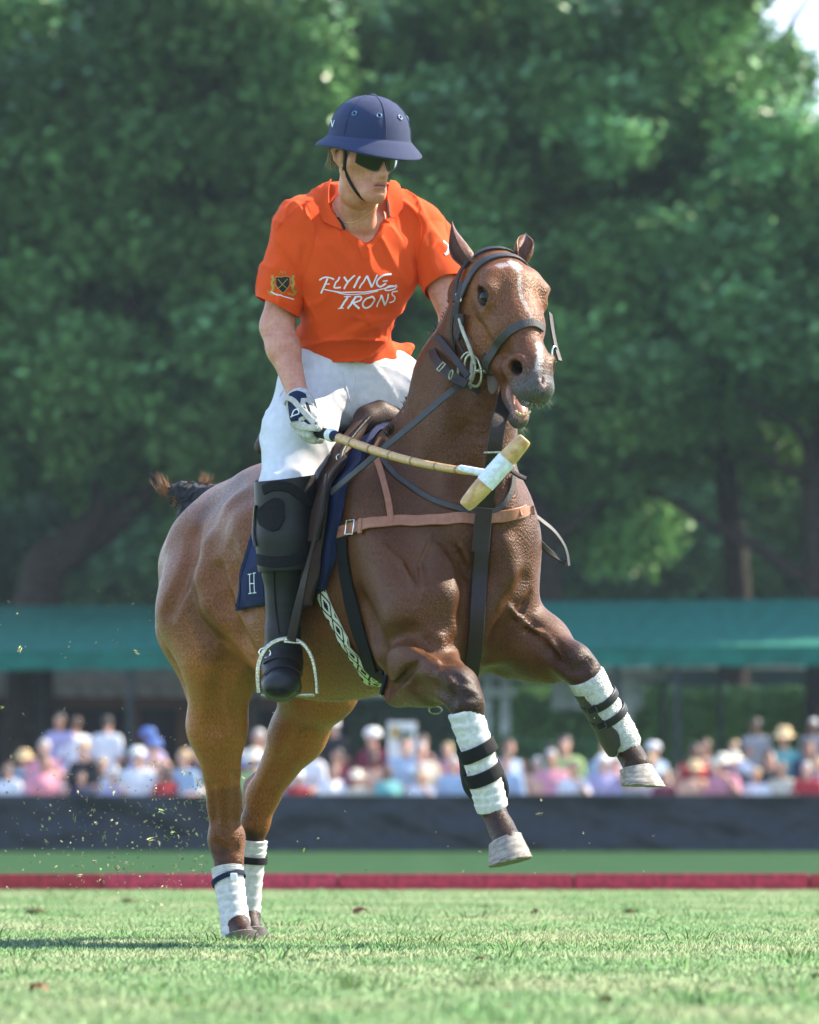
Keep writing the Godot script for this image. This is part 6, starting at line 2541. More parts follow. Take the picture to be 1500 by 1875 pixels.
func more_materials() -> void:
	patchy.seed = 11
	patchy.frequency = 1.0
	patchy.fractal_octaves = 3
	var turf := mat("turf", Color(0.115, 0.205, 0.060), 0.95, 0.15)
	grain(turf, noise_tex(0.02, 512, [[0.2, Color(0.68, 0.78, 0.66)], [0.5, Color(0.9, 0.93, 0.86)], [0.8, Color(1, 1, 1)]], 0.0, FastNoiseLite.TYPE_SIMPLEX_SMOOTH, 6), 0.35)
	turf.uv1_world_triplanar = true
	var far_turf := mat("darker_turf", Color(0.032, 0.075, 0.026), 0.95, 0.15)  # darker green for the ground beyond the sideboard
	grain(far_turf, noise_tex(0.02, 512, [[0.2, Color(0.7, 0.8, 0.7)], [0.8, Color(1, 1, 1)]], 0.0, FastNoiseLite.TYPE_SIMPLEX_SMOOTH, 6), 0.15)
	far_turf.uv1_world_triplanar = true
	var blade := mat("grass_blade", Color(1, 1, 1), 0.6, 0.35)
	blade.vertex_color_use_as_albedo = true
	blade.backlight_enabled = true
	blade.backlight = Color(0.6, 0.6, 0.6)
	var gd := mat("grass_dark", Color(0.06, 0.13, 0.04), 0.6, 0.35)
	gd.backlight_enabled = true
	gd.backlight = Color(0.3, 0.4, 0.2)
	var leaf := mat("leaf", Color(1, 1, 1), 0.34, 0.5)
	leaf.vertex_color_use_as_albedo = true
	leaf.backlight_enabled = true
	leaf.backlight = Color(0.5, 0.5, 0.5)
	grain(mat("bark", Color(0.10, 0.078, 0.065), 0.9, 0.2), noise_tex(0.03, 256, grey(0.45, 1.0)), 1.2, noise_tex(0.05, 256, [], 12.0), 1.2)
	var bt := noise_tex(0.03, 256, grey(0.78, 1.0))
	for i in 3:
		grain(mat("red_board_%d" % i, [Color(0.50, 0.032, 0.062), Color(0.40, 0.026, 0.040), Color(0.54, 0.042, 0.080)][i], 0.55, 0.4), bt, 2.0)
	grain(mat("black_screen", Color(0.017, 0.020, 0.026), 0.6, 0.4), noise_tex(0.02, 256, grey(0.7, 1.0)), 0.8)
	grain(mat("green_canvas", Color(0.020, 0.165, 0.118), 0.8, 0.3), noise_tex(0.02, 256, grey(0.8, 1.0)), 0.5)
	grain(mat("green_valance", Color(0.010, 0.140, 0.100), 0.8, 0.3), noise_tex(0.02, 256, grey(0.85, 1.0)), 0.5)
	mat("dark_post", Color(0.02, 0.03, 0.032), 0.6, 0.4)
	grain(mat("brown_wood", Color(0.20, 0.095, 0.06), 0.75, 0.3), bt, 1.5)
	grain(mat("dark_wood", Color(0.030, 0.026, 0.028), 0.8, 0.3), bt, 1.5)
	grain(mat("beige_wall", Color(0.68, 0.60, 0.51), 0.9, 0.2), bt, 0.7)
	grain(mat("pale_timber", Color(0.58, 0.70, 0.68), 0.7, 0.3), bt, 1.0)
	mat("window_glass", Color(0.02, 0.05, 0.05), 0.15, 0.5)
	mat("white_board", Color(0.66, 0.66, 0.62), 0.6, 0.3)
	mat("deck", Color(0.07, 0.07, 0.065), 0.85, 0.2)

func tri_blade(g: Geo, base: Vector3, dir: Vector3, w: Vector3, len_: float, bend: float) -> void:
	var up := Vector3.UP
	var n := (w.cross(up).normalized() * 0.15 + up).normalized()
	var a := g.v(base - w, n)
	var b := g.v(base + w, n)
	var m := base + up * len_ * 0.6 + dir * bend * 0.35
	var c := g.v(m - w * 0.75, n)
	var d := g.v(m + w * 0.75, n)
	var e := g.v(base + up * len_ * (1.0 - bend * 0.25 / maxf(len_, 0.001) * 0.2) + dir * bend, n)
	g.tri(a, b, d); g.tri(a, d, c); g.tri(c, d, e)

func many(called: String, mesh: Mesh, places: Array, colors: Array, parent: Node = null) -> MultiMeshInstance3D:
	var mm := MultiMesh.new()
	mm.transform_format = MultiMesh.TRANSFORM_3D
	mm.use_colors = colors.size() > 0
	mm.mesh = mesh
	mm.instance_count = places.size()
	for i in places.size():
		mm.set_instance_transform(i, places[i])
		if colors.size():
			mm.set_instance_color(i, colors[i])
	var o := MultiMeshInstance3D.new()
	if parent == null:
		o.name = numbered(called)
		add_child(o)
	else:
		o.name = called
		parent.add_child(o, true)
	o.multimesh = mm
	return o

func build_ground() -> void:
	var g := Geo.new()
	g.face([Vector3(-260, 0, 60), Vector3(-260, 0, -420), Vector3(260, 0, -420), Vector3(260, 0, 60)], Vector3.UP)
	tag(put(g, "ground", M.turf), "", "", "", "structure")
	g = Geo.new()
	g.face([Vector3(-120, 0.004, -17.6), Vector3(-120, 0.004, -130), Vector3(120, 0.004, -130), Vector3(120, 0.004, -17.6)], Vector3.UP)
	tag(put(g, "far_turf", M.darker_turf), "", "", "", "structure")
	# mown grass: tufts of a few blades, so many that nobody could count them
	var tufts := []
	var r := RandomNumberGenerator.new()
	r.seed = 3
	for k in 3:
		var t := Geo.new()
		for i in 9:
			var a := r.randf() * TAU
			var b := r.randf() * TAU
			var off := Vector3(cos(b), 0, sin(b)) * r.randf() * 0.022
			var l := r.randf_range(0.008, 0.021)
			tri_blade(t, off - Vector3(0, 0.004, 0), Vector3(cos(b), 0, sin(b)), Vector3(cos(a), 0, sin(a)) * r.randf_range(0.0010, 0.0017), l, r.randf_range(0.003, 0.014))
		tufts.append(t.mesh(M.grass_blade))
	var places := [[], [], []]
	var tints := [[], [], []]
	var fresh := Color(0.27, 0.43, 0.20)
	var dry := Color(0.43, 0.49, 0.28)
	var lush := Color(0.18, 0.35, 0.14)
	var dist := 10.6
	while dist < 37.6:
		var half := dist * 0.0615 + 0.9
		var dens := 1250.0 if dist < 26.0 else 700.0
		var step := 0.1
		var n := int(half * 2.0 * step * dens)
		for i in n:
			var p := Vector3(r.randf_range(-half, half), 0, 20.0 - dist - r.randf() * step)
			var q := patchy.get_noise_2d(p.x * 0.9, p.z * 0.55)
			var q2 := patchy.get_noise_2d(p.x * 5.0 + 40.0, p.z * 2.2)
			var c := fresh.lerp(dry, clampf(q * 1.3 + 0.28 + r.randf_range(-0.25, 0.25), 0.0, 1.0))
			c = c.lerp(lush, clampf(q2 * 2.2 - 0.45 - q, 0.0, 0.85))
			c = c * r.randf_range(0.8, 1.2)
			var s := r.randf_range(0.75, 1.15) * (1.0 + clampf(q2 * 1.5 - 0.4, 0.0, 0.7))
			var k := i % 3
			places[k].append(Transform3D(Basis(Vector3.UP, r.randf() * TAU).scaled(Vector3(s, s, s)), p))
			tints[k].append(c)
		dist += step
	for k in 3:
		var o := many("mown_grass", tufts[k], places[k], tints[k])
		tag(o, ["short pale green turf of the polo field", "short pale green turf blades mixed through the field", "fine pale green grass blades across the field"][k], "grass", "", "stuff")
	# longer tufts and divots torn up by hooves
	var clump := Geo.new()
	for i in 26:
		var a := r.randf() * TAU
		var b := r.randf() * TAU
		tri_blade(clump, Vector3(cos(b), 0, sin(b)) * r.randf() * 0.05, Vector3(cos(b), 0, sin(b)), Vector3(cos(a), 0, sin(a)) * 0.0017, r.randf_range(0.025, 0.06), r.randf_range(0.01, 0.04))
	var cm := clump.mesh(M.grass_blade)
	places = []
	tints = []
	for i in 110:
		var d2 := r.randf_range(11.5, 34.0)
		var h2 := d2 * 0.0615 + 0.5
		var s2 := r.randf_range(0.5, 1.25)
		places.append(Transform3D(Basis(Vector3.UP, r.randf() * TAU).scaled(Vector3(s2 * 1.5, s2 * 0.8, s2 * 1.5)), Vector3(r.randf_range(-h2, h2), 0, 20.0 - d2)))
		tints.append(Color(0.11, 0.25, 0.075) * r.randf_range(0.7, 1.3))
	tag(many("grass_clump", cm, places, tints), "darker green clumps scattered through the mown turf", "grass", "", "stuff")
	build_sideboard()
	build_divots()

func build_sideboard() -> void:
	var t := thing("sideboard", "low red wooden sideboard running along the far edge of the field", "sideboard", Vector3(0, 0, -17.4))
	var w := 1.32
	for i in range(-3, 4):
		var x := 0.92 - 0.66 + i * w
		var g := Geo.new()
		g.box(Vector3(x, 0.049 + (0.002 if i % 2 else 0.0), -17.4 + 0.004 * (i % 2)), Vector3(w * 0.5 - 0.004, 0.049, 0.014), Basis.IDENTITY, 0.006)
		put(g, "plank", M["red_board_%d" % ([0, 1, 2, 0, 0, 1, 2][i + 3])], t)
	for i in range(-3, 5):
		var g := Geo.new()
		g.box(Vector3(0.92 - 1.32 + i * w, 0.04, -17.435), Vector3(0.03, 0.04, 0.02), Basis.IDENTITY, 0.004)
		put(g, "stake", M.brown_wood, t)

func build_divots() -> void:
	var r := RandomNumberGenerator.new()
	r.seed = 21
	var spots := [[65, 1675, 0.05, 0], [237, 1655, 0.045, 0], [660, 1676, 0.05, 1], [983, 1678, 0.035, 1], [1460, 1762, 0.06, 2], [70, 1822, 0.03, 1], [880, 1768, 0.022, 1], [1112, 1842, 0.018, 1], [925, 1857, 0.012, 1], [1496, 1801, 0.02, 1], [880, 1812, 0.05, 2], [1155, 1675, 0.03, 0], [640, 1815, 0.03, 2]]
	var names := ["torn_divot", "fallen_leaf", "grass_tuft"]
	var soil := mat("soil", Color(0.10, 0.085, 0.045), 0.95, 0.1)
	var brown := mat("dead_leaf", Color(0.20, 0.11, 0.06), 0.8, 0.3)
	var places := ["near the left edge of the field", "left of the pony's hind legs", "behind and right of the pony's hind legs", "under the raised left forehoof", "at the right edge of the field", "at the lower left corner", "below the raised right forehoof", "in the lower right foreground", "at the bottom middle of the picture", "cut by the right picture edge", "below the pony's chest in the foreground", "far right before the sideboard", "in the middle foreground"]
	for i in spots.size():
		var s: Array = spots[i]
		var dist: float = FOC * EYE.y / (s[1] - 1520.0)
		var p := at(s[0], s[1], 20.0 - dist)
		p.y = 0.004
		var size: float = s[2]
		var g := Geo.new()
		if s[3] == 1:
			# a curled leaf or two with a stem
			for k in 3:
				var a := r.randf() * TAU
				var b := Basis(Vector3.UP, a) * Basis(Vector3.RIGHT, r.randf_range(-0.9, 0.9))
				var rows := []
				for j in 6:
					var u := j / 5.0
					var hw := size * 0.42 * sin(PI * clampf(u, 0.04, 0.97))
					var y := size * 0.45 * u * (1.2 - u) + 0.012
					rows.append([p + b * Vector3(-hw, y + hw * 0.5, (u - 0.5) * size * 1.3), p + b * Vector3(0, y, (u - 0.5) * size * 1.3), p + b * Vector3(hw, y + hw * 0.4, (u - 0.5) * size * 1.3)])
				g.grid(rows, false, false)
			put_thing(g, "fallen_leaf", brown, "curled brown leaf litter lying on the turf " + places[i], "leaf", "leaves lying on the field")
		else:
			var f := Geo.new()
			for k in 40:
				var a := r.randf() * TAU
				var b := r.randf() * TAU
				tri_blade(f, p + Vector3(cos(b), 0, sin(b)) * r.randf() * size, Vector3(cos(b), 0, sin(b)), Vector3(cos(a), 0, sin(a)) * 0.0018, r.randf_range(0.02, 0.05), r.randf_range(0.01, 0.04))
			if s[3] == 0:
				var o := thing("torn_divot", "torn turf divot with dark soil " + places[i], "divot", p, "divots torn from the field")
				g.ellipsoid(p + Vector3(0, 0.006, 0), Vector3(size, 0.014, size * 0.7), Basis(Vector3.UP, r.randf() * 3.0), 10)
				for q in g.P.size():
					g.P[q] += Vector3(r.randf_range(-1, 1), r.randf_range(-0.3, 1), r.randf_range(-1, 1)) * 0.004
				put(g, "soil", soil, o)
				f.tint = Color(0.10, 0.13, 0.05)
				put(f, "grass_blades", M.grass_dark, o)
			else:
				put_thing(f, "grass_tuft", M.grass_dark, "dark green grass tuft standing up from the turf " + places[i], "grass tuft", "tufts in the field")

func put_thing(g: Geo, called: String, m: Material, label: String, category: String, group := "", colored := false) -> MeshInstance3D:
	var o := put(g, called, m, null, colored)
	tag(o, label, category, group)
	return o

func build_clods() -> void:
	# bits of turf thrown up behind the hind hooves
	var r := RandomNumberGenerator.new()
	r.seed = 31
	var g := Geo.new()
	for i in 5:
		var a := r.randf() * TAU
		tri_blade(g, Vector3(r.randf_range(-1, 1), r.randf_range(-1, 1), r.randf_range(-1, 1)) * 0.004, Vector3(cos(a), 0, sin(a)), Vector3(sin(a), 0, cos(a)) * 0.0016, r.randf_range(0.008, 0.016), 0.008)
	var m := g.mesh(M.grass_blade)
	var places := []
	var tints := []
	for i in 640:
		var x := 380.0 - absf(r.randfn(0.0, 1.0)) * 190.0
		var y := 1560.0 - r.randf_range(-110.0, 110.0) - absf(r.randfn(0.0, 1.0)) * 60.0
		if i > 480:
			x = r.randf_range(-20.0, 520.0)
			y = r.randf_range(1080.0, 1640.0)
		if i > 610:
			x = r.randf_range(520.0, 1200.0)
			y = r.randf_range(1440.0, 1600.0)
		var s := r.randf_range(0.2, 0.75) if r.randf() < 0.95 else r.randf_range(0.9, 1.5)
		places.append(Transform3D(Basis.from_euler(Vector3(r.randf(), r.randf(), r.randf()) * TAU).scaled(Vector3(s, s, s)), at(x, y, r.randf_range(-1.5, -0.2))))
		tints.append(Color(0.24, 0.36, 0.11).lerp(Color(0.60, 0.55, 0.36), r.randf()) * r.randf_range(0.7, 1.3))
	tag(many("turf_spray", m, places, tints), "fine grass clippings flying up behind the pony's hind hooves", "grass clippings", "", "stuff")

# ------------------------------------------------------------------ behind the field
func build_background() -> void:
	build_screen()
	build_marquee()
	build_pavilion()
	build_hedge()
	build_crowd()
	build_trees()

func block(called: String, m: Material, parent: Node, c: Vector3, half: Vector3, bevel := 0.0, b := Basis.IDENTITY) -> MeshInstance3D:
	var g := Geo.new()
	g.box(c, half, b, bevel)
	return put(g, called, m, parent)

func build_screen() -> void:
	# black fabric screen on a rope between stakes, with sagging folds
	var z0 := -84.5
	var t := thing("fabric_barrier", "long black fabric screen barrier hung in front of the spectators", "barrier", Vector3(0, 0, z0))
	var wob := FastNoiseLite.new()
	wob.seed = 4
	wob.frequency = 0.35
	for p in 5:
		var g := Geo.new()
		var x0 := -12.5 + p * 5.0
		for side in 2:
			var rows := []
			for j in 15:
				var v := j / 14.0
				var row := []
				for i in 61:
					var u := i / 60.0
					var x := x0 + u * 5.0
					var y := 0.02 + v * 0.87
					var sag := sin(PI * u) * 0.016 * v
					var zz := z0 + wob.get_noise_2d(x * 1.6, y * 3.0) * 0.26 * sin(PI * v) + wob.get_noise_2d(x * 3.0 + y * 7.0, 9.0) * 0.14 * (1.0 - v) + (0.18 * (1.0 - v) * (1.0 - v))
					row.append(Vector3(x, y - sag, zz - 0.006 * side))
				if side == 1:
					row.reverse()
				rows.append(row)
			g.grid(rows, false, false)
		put(g, "fabric_panel", M.black_screen, t)
		if p > 0:
			var s := Geo.new()
			s.tube([Vector3(x0, 0, z0 - 0.06), Vector3(x0, 0.92, z0 - 0.06)], 0.02, 8)
			put(s, "stake", M.dark_post, t)
	var s2 := Geo.new()
	var pts := []
	for i in 101:
		var u := fmod(i / 100.0 * 5.0, 1.0)
		pts.append(Vector3(-12.5 + i * 0.25, 0.90 - sin(PI * u) * 0.016, z0))
	s2.tube(pts, 0.012, 6)
	put(s2, "top_rope", M.dark_post, t)

func build_marquee() -> void:
	# one long green marquee, its right end a little nearer
	var L := Vector3(-16, 0, -97.4)
	var R := Vector3(16, 0, -83.0)
	R = Vector3(16, 0, -90.2)
	var along := (R - L).normalized()
	var back := Vector3(along.z, 0, -along.x)
	if back.z > 0.0:
		back = -back
	var t := thing("marquee", "long dark green canvas marquee roof over the spectators", "marquee", (L + R) * 0.5)
	var len_ := L.distance_to(R)
	var panels := 6
	for p in panels:
		var g := Geo.new()
		for side in 2:
			var rows := []
			for j in 9:
				var v := j / 8.0
				var row := []
				for i in 17:
					var u := i / 16.0
					var q := L + along * len_ * (p + u) / panels + back * v * 4.6
					var sag := 0.09 * sin(PI * v) * (0.6 + 0.4 * sin(PI * u)) + 0.02 * sin(PI * u)
					q.y = 3.45 + v * 0.95 - sag - 0.01 * side
					row.append(q)
				if side == 0:
					row.reverse()
				rows.append(row)
			g.grid(rows, false, false)
		put(g, "canvas_panel", M.green_canvas, t)
		g = Geo.new()
		for side in 2:
			var rows := []
			for j in 5:
				var v := j / 4.0
				var row := []
				for i in 41:
					var u := i / 40.0
					var q := L + along * len_ * (p + u) / panels - back * (0.015 + 0.012 * sin(u * 60.0) * v) - back * 0.004 * (1 - side)
					q.y = 3.45 - v * (0.34 + 0.012 * sin(u * 30.0))
					row.append(q)
				if side == 1:
					row.reverse()
				rows.append(row)
			g.grid(rows, false, false)
		put(g, "valance", M.green_valance, t)
	for x in [-7.6, -4.85, -4.0 + 0.3, 3.5, 4.5, 7.0, 12.0, -12.0]:
		var u: float = (x - L.x) / (R.x - L.x)
		var b := L.lerp(R, u)
		var s := Geo.new()
		s.tube([b + back * 0.15 + Vector3(0, 0, 0), b + back * 0.15 + Vector3(0, 3.42, 0)], 0.055, 8)
		put(s, "pole", M.dark_post, t)
		var b2 := b + back * 4.4
		s = Geo.new()
		s.tube([b2, b2 + Vector3(0, 4.3, 0)], 0.05, 8)
		put(s, "pole", M.dark_post, t)
	var s3 := Geo.new()
	s3.tube([L + Vector3(0, 3.38, 0) + back * 0.15, R + Vector3(0, 3.38, 0) + back * 0.15], 0.04, 8)
	put(s3, "eave_beam", M.dark_post, t)

func bk(px: float, py: float, dist: float) -> Vector3:
	return at(px, py, 20.0 - dist)

func slab(called: String, m: Material, parent: Node, x0: float, y0: float, x1: float, y1: float, dist: float, depth: float) -> MeshInstance3D:
	var a := bk(x0, y1, dist)
	var b := bk(x1, y0, dist)
	return block(called, m, parent, (a + b) * 0.5 - Vector3(0, 0, depth * 0.5), Vector3((b.x - a.x) * 0.5, (b.y - a.y) * 0.5, depth * 0.5), 0.01)

func build_pavilion() -> void:
	# timber pavilion on the left: dark interior, brown posts and beam, beige upper wall
	var t := thing("timber_pavilion", "low timber pavilion with beige upper wall under the left half of the marquee", "pavilion", bk(250, 1400, 122))
	slab("wall", M.beige_wall, t, -260, 1180, 300, 1282, 122, 0.2)
	slab("wall", M.beige_wall, t, 302, 1180, 520, 1282, 121.6, 0.2)
	slab("fascia_beam", M.brown_wood, t, -260, 1276, 520, 1296, 121.2, 0.25)
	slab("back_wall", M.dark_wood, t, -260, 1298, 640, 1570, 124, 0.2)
	for x in [-90, 52, 245, 335, 452, 548]:
		slab("post", M.brown_wood, t, x - 11, 1296, x + 11, 1568, 121.4, 0.2)
	for x in [120, 290, 500]:
		slab("rail", M.dark_wood, t, x - 70, 1398, x + 40, 1404, 121, 0.06)
	# pale pergola on the right
	var p := thing("pergola", "pale green painted timber pergola right of the pony's chest", "pergola", bk(900, 1400, 116))
	slab("beam", M.pale_timber, p, 600, 1226, 1220, 1244, 116, 0.2)
	slab("beam", M.pale_timber, p, 600, 1262, 945, 1276, 115.8, 0.15)
	for x in [612, 892, 925, 1150]:
		slab("post", M.pale_timber, p, x - 9, 1244, x + 9, 1560, 116.3, 0.15)
	for i in 9:
		slab("rafter", M.pale_timber, p, 600 + i * 75, 1216, 610 + i * 75, 1226, 116, 1.6)
	for i in 5:
		slab("wall_panel", M.pale_timber, p, 1010 + i * 34, 1246, 1041 + i * 34, 1300, 117, 0.04)
	# a house of grey glass and white far behind, seen in strips under the eaves
	var h := thing("club_house", "pale club house with a dark band of windows behind the hedge", "building", bk(1200, 1400, 128))
	slab("wall", M.beige_wall, h, 880, 1190, 1900, 1224, 128, 0.3)
	slab("wall", M.white_board, h, 1010, 1206, 1216, 1228, 127, 0.3)
	for i in 14:
		slab("window_pane", M.window_glass, h, 880 + i * 72, 1226, 948 + i * 72, 1300, 128, 0.1)
	slab("lower_wall", M.pale_timber, h, 880, 1302, 1900, 1560, 128, 0.3)
	# menu board on a stand
	var b := thing("notice_board", "upright white printed notice board between spectators under the pony's belly", "notice board", bk(736, 1402, 109))
	slab("panel", M.white_board, b, 710, 1322, 762, 1402, 109, 0.05)
	slab("print_block", M.gold_thread, b, 716, 1330, 732, 1352, 108.96, 0.02)
	slab("print_block", M.green_valance, b, 734, 1338, 756, 1350, 108.96, 0.02)
	for x in [716, 756]:
		slab("leg", M.dark_post, b, x - 2, 1402, x + 2, 1556, 109.03, 0.03)
	# low rails between the front tables
	for q in [[-30, 470, 1418, "left"], [1180, 1520, 1420, "right"]]:
		var r := thing("hand_rail", "thin dark hand rail among the seated spectators on the %s" % q[3], "rail", bk((q[0] + q[1]) * 0.5, 1418, 106))
		slab("top_rail", M.dark_post, r, q[0], q[2], q[1], q[2] + 6, 106, 0.04)
		for i in 5:
			var x: float = lerpf(q[0] + 30, q[1] - 60, i / 4.0)
			slab("post", M.dark_post, r, x, q[2] + 6, x + 6, 1558, 106.02, 0.04)

func build_hedge() -> void:
	var r := RandomNumberGenerator.new()
	r.seed = 17
	var leaf := Geo.new()
	for i in 10:
		var b := Basis.from_euler(Vector3(r.randf(), r.randf(), r.randf()) * TAU)
		var c := Vector3(r.randf_range(-1, 1), r.randf_range(-1, 1), r.randf_range(-1, 1)) * 0.10
		leaf.face([c + b * Vector3(-0.022, 0, -0.045), c + b * Vector3(-0.03, 0.006, 0.0), c + b * Vector3(0, 0, 0.05), c + b * Vector3(0.03, 0.006, 0.0), c + b * Vector3(0.022, 0, -0.045)])
	var m := leaf.mesh(M.leaf)
	# [x0, x1, top px, bottom, distance, tone, label]
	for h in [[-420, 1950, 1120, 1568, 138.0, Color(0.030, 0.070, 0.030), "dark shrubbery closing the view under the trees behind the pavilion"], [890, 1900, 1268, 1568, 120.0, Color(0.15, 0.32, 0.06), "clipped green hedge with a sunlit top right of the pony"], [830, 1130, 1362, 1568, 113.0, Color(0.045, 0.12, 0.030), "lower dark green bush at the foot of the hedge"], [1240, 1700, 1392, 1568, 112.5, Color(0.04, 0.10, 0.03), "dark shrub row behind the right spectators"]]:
		var a := bk(h[0], h[3], h[4])
		var b := bk(h[1], h[2], h[4])
		var t := thing("hedge", h[6], "hedge", Vector3((a.x + b.x) * 0.5, 0, a.z))
		var core := Geo.new()
		core.box(Vector3((a.x + b.x) * 0.5, b.y * 0.5 - 0.1, a.z - 0.6), Vector3((b.x - a.x) * 0.5 - 0.1, b.y * 0.5 - 0.05, 0.45))
		put(core, "woody_core", M.bark, t)
		var places := []
		var tints := []
		var n := int((b.x - a.x) * 900 * maxf(1.0, b.y / 3.0))
		for i in n:
			var x := r.randf_range(a.x, b.x)
			var y := r.randf_range(0.0, b.y)
			var z := a.z - 0.08 * r.randf()
			if r.randf() < 0.5:
				# the clipped top rounds back
				var back := r.randf()
				y = b.y - 0.30 * pow(1.0 - back, 2.0) - absf(r.randfn(0.0, 0.03))
				z = a.z - back * 1.1
			y += 0.05 * patchy.get_noise_2d(x * 1.2, z)
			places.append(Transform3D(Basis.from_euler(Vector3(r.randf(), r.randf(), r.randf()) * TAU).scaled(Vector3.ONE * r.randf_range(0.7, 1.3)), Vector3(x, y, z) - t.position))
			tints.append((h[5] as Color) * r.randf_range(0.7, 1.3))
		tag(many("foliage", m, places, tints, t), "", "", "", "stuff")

# ---- spectators
func sit_field(lean: float, arm: int) -> Field:
	var f := Field.new()
	var hip := Vector3(0, 0.47, 0)
	var chest := Vector3(0.0, 0.86, lean)
	var neck := Vector3(0.0, 1.06, lean * 1.25)
	f.add(hip, Vector3(0, 0.66, lean * 0.5), 0.135, 0.125, 0.05, Vector3.RIGHT, 0.8)
	f.add(Vector3(0, 0.66, lean * 0.5), chest, 0.125, 0.13, 0.05, Vector3.RIGHT, 0.78)
	f.add(Vector3(-0.13, 0.98, lean), Vector3(0.13, 0.98, lean), 0.07, 0.07, 0.06)
	f.add(neck, neck + Vector3(0, 0.07, 0.01), 0.052, 0.05, 0.03)
	for s in [-1.0, 1.0]:
		f.add(Vector3(0.09 * s, 0.47, 0.02), Vector3(0.11 * s, 0.49, 0.42), 0.095, 0.065, 0.04)
		f.add(Vector3(0.11 * s, 0.48, 0.42), Vector3(0.11 * s, 0.08, 0.40), 0.058, 0.04, 0.03)
		f.add(Vector3(0.11 * s, 0.05, 0.38), Vector3(0.12 * s, 0.04, 0.54), 0.04, 0.03, 0.02)
		var sh := Vector3(0.19 * s, 0.97, lean)
		var el := Vector3(0.25 * s, 0.70, lean + 0.05)
		var wr := Vector3(0.10 * s, 0.62, lean + 0.28)
		if arm == 1 and s > 0.0:
			wr = Vector3(0.13, 1.02, lean + 0.24)
			el = Vector3(0.27, 0.78, lean + 0.12)
		elif arm == 2:
			wr = Vector3(0.16 * s, 0.68, lean + 0.30)
		f.add(sh, el, 0.055, 0.045, 0.03)
		f.add(el, wr, 0.043, 0.030, 0.02)
		f.add(wr, wr + Vector3(-0.02 * s, 0.01, 0.09), 0.032, 0.022, 0.02)
	return f

func stand_field(arm: int) -> Field:
	var f := Field.new()
	f.add(Vector3(0, 0.95, 0), Vector3(0, 1.15, 0), 0.13, 0.125, 0.05, Vector3.RIGHT, 0.8)
	f.add(Vector3(0, 1.15, 0), Vector3(0, 1.36, 0.01), 0.125, 0.135, 0.05, Vector3.RIGHT, 0.76)
	f.add(Vector3(-0.14, 1.46, 0), Vector3(0.14, 1.46, 0), 0.07, 0.07, 0.06)
	f.add(Vector3(0, 1.52, 0.0), Vector3(0, 1.60, 0.015), 0.055, 0.05, 0.03)
	for s in [-1.0, 1.0]:
		f.add(Vector3(0.085 * s, 0.93, 0), Vector3(0.10 * s, 0.50, 0.02), 0.095, 0.06, 0.04)
		f.add(Vector3(0.10 * s, 0.50, 0.02), Vector3(0.11 * s, 0.09, -0.01), 0.056, 0.04, 0.03)
		f.add(Vector3(0.11 * s, 0.04, -0.02), Vector3(0.13 * s, 0.035, 0.14), 0.04, 0.03, 0.02)
		var sh := Vector3(0.20 * s, 1.45, 0)
		var el := Vector3(0.27 * s, 1.16, -0.03)
		var wr := Vector3(0.24 * s, 0.94, 0.10)
		if arm == 1:
			wr = Vector3(0.12 * s, 1.10, 0.25)
		elif arm == 2 and s > 0.0:
			el = Vector3(0.40, 1.30, 0.15)
			wr = Vector3(0.52, 1.32, 0.36)
		f.add(sh, el, 0.056, 0.046, 0.03)
		f.add(el, wr, 0.044, 0.032, 0.02)
		f.add(wr, wr + Vector3(0.0, -0.04, 0.08), 0.034, 0.024, 0.02)
	return f

func head_on(f: Field, c: Vector3) -> void:
	f.add(c + Vector3(0, 0.03, -0.01), c + Vector3(0, 0.02, 0.015), 0.092, 0.085, 0.03, Vector3.RIGHT, 1.15)
	f.add(c + Vector3(0, -0.06, 0.04), c + Vector3(0, -0.085, 0.055), 0.05, 0.038, 0.04)
	f.add(c + Vector3(0, 0.0, 0.095), c + Vector3(0, -0.03, 0.108), 0.012, 0.014, 0.02)
	for s in [-1.0, 1.0]:
		f.ball(c + Vector3(0.032 * s, 0.008, 0.10), 0.016, 0.012, Vector3.ZERO, 1.0, -1.0)
		f.ball(c + Vector3(0.083 * s, -0.01, 0.0), 0.022, 0.01, Vector3.RIGHT, 2.0)
	f.ball(c + Vector3(0, -0.055, 0.092), 0.014, 0.01)

func nets_mesh(f: Field, size: float, m: Material) -> Mesh:
	var g := Geo.new()
	g.nets(f.arrays(size))
	return g.mesh(m)

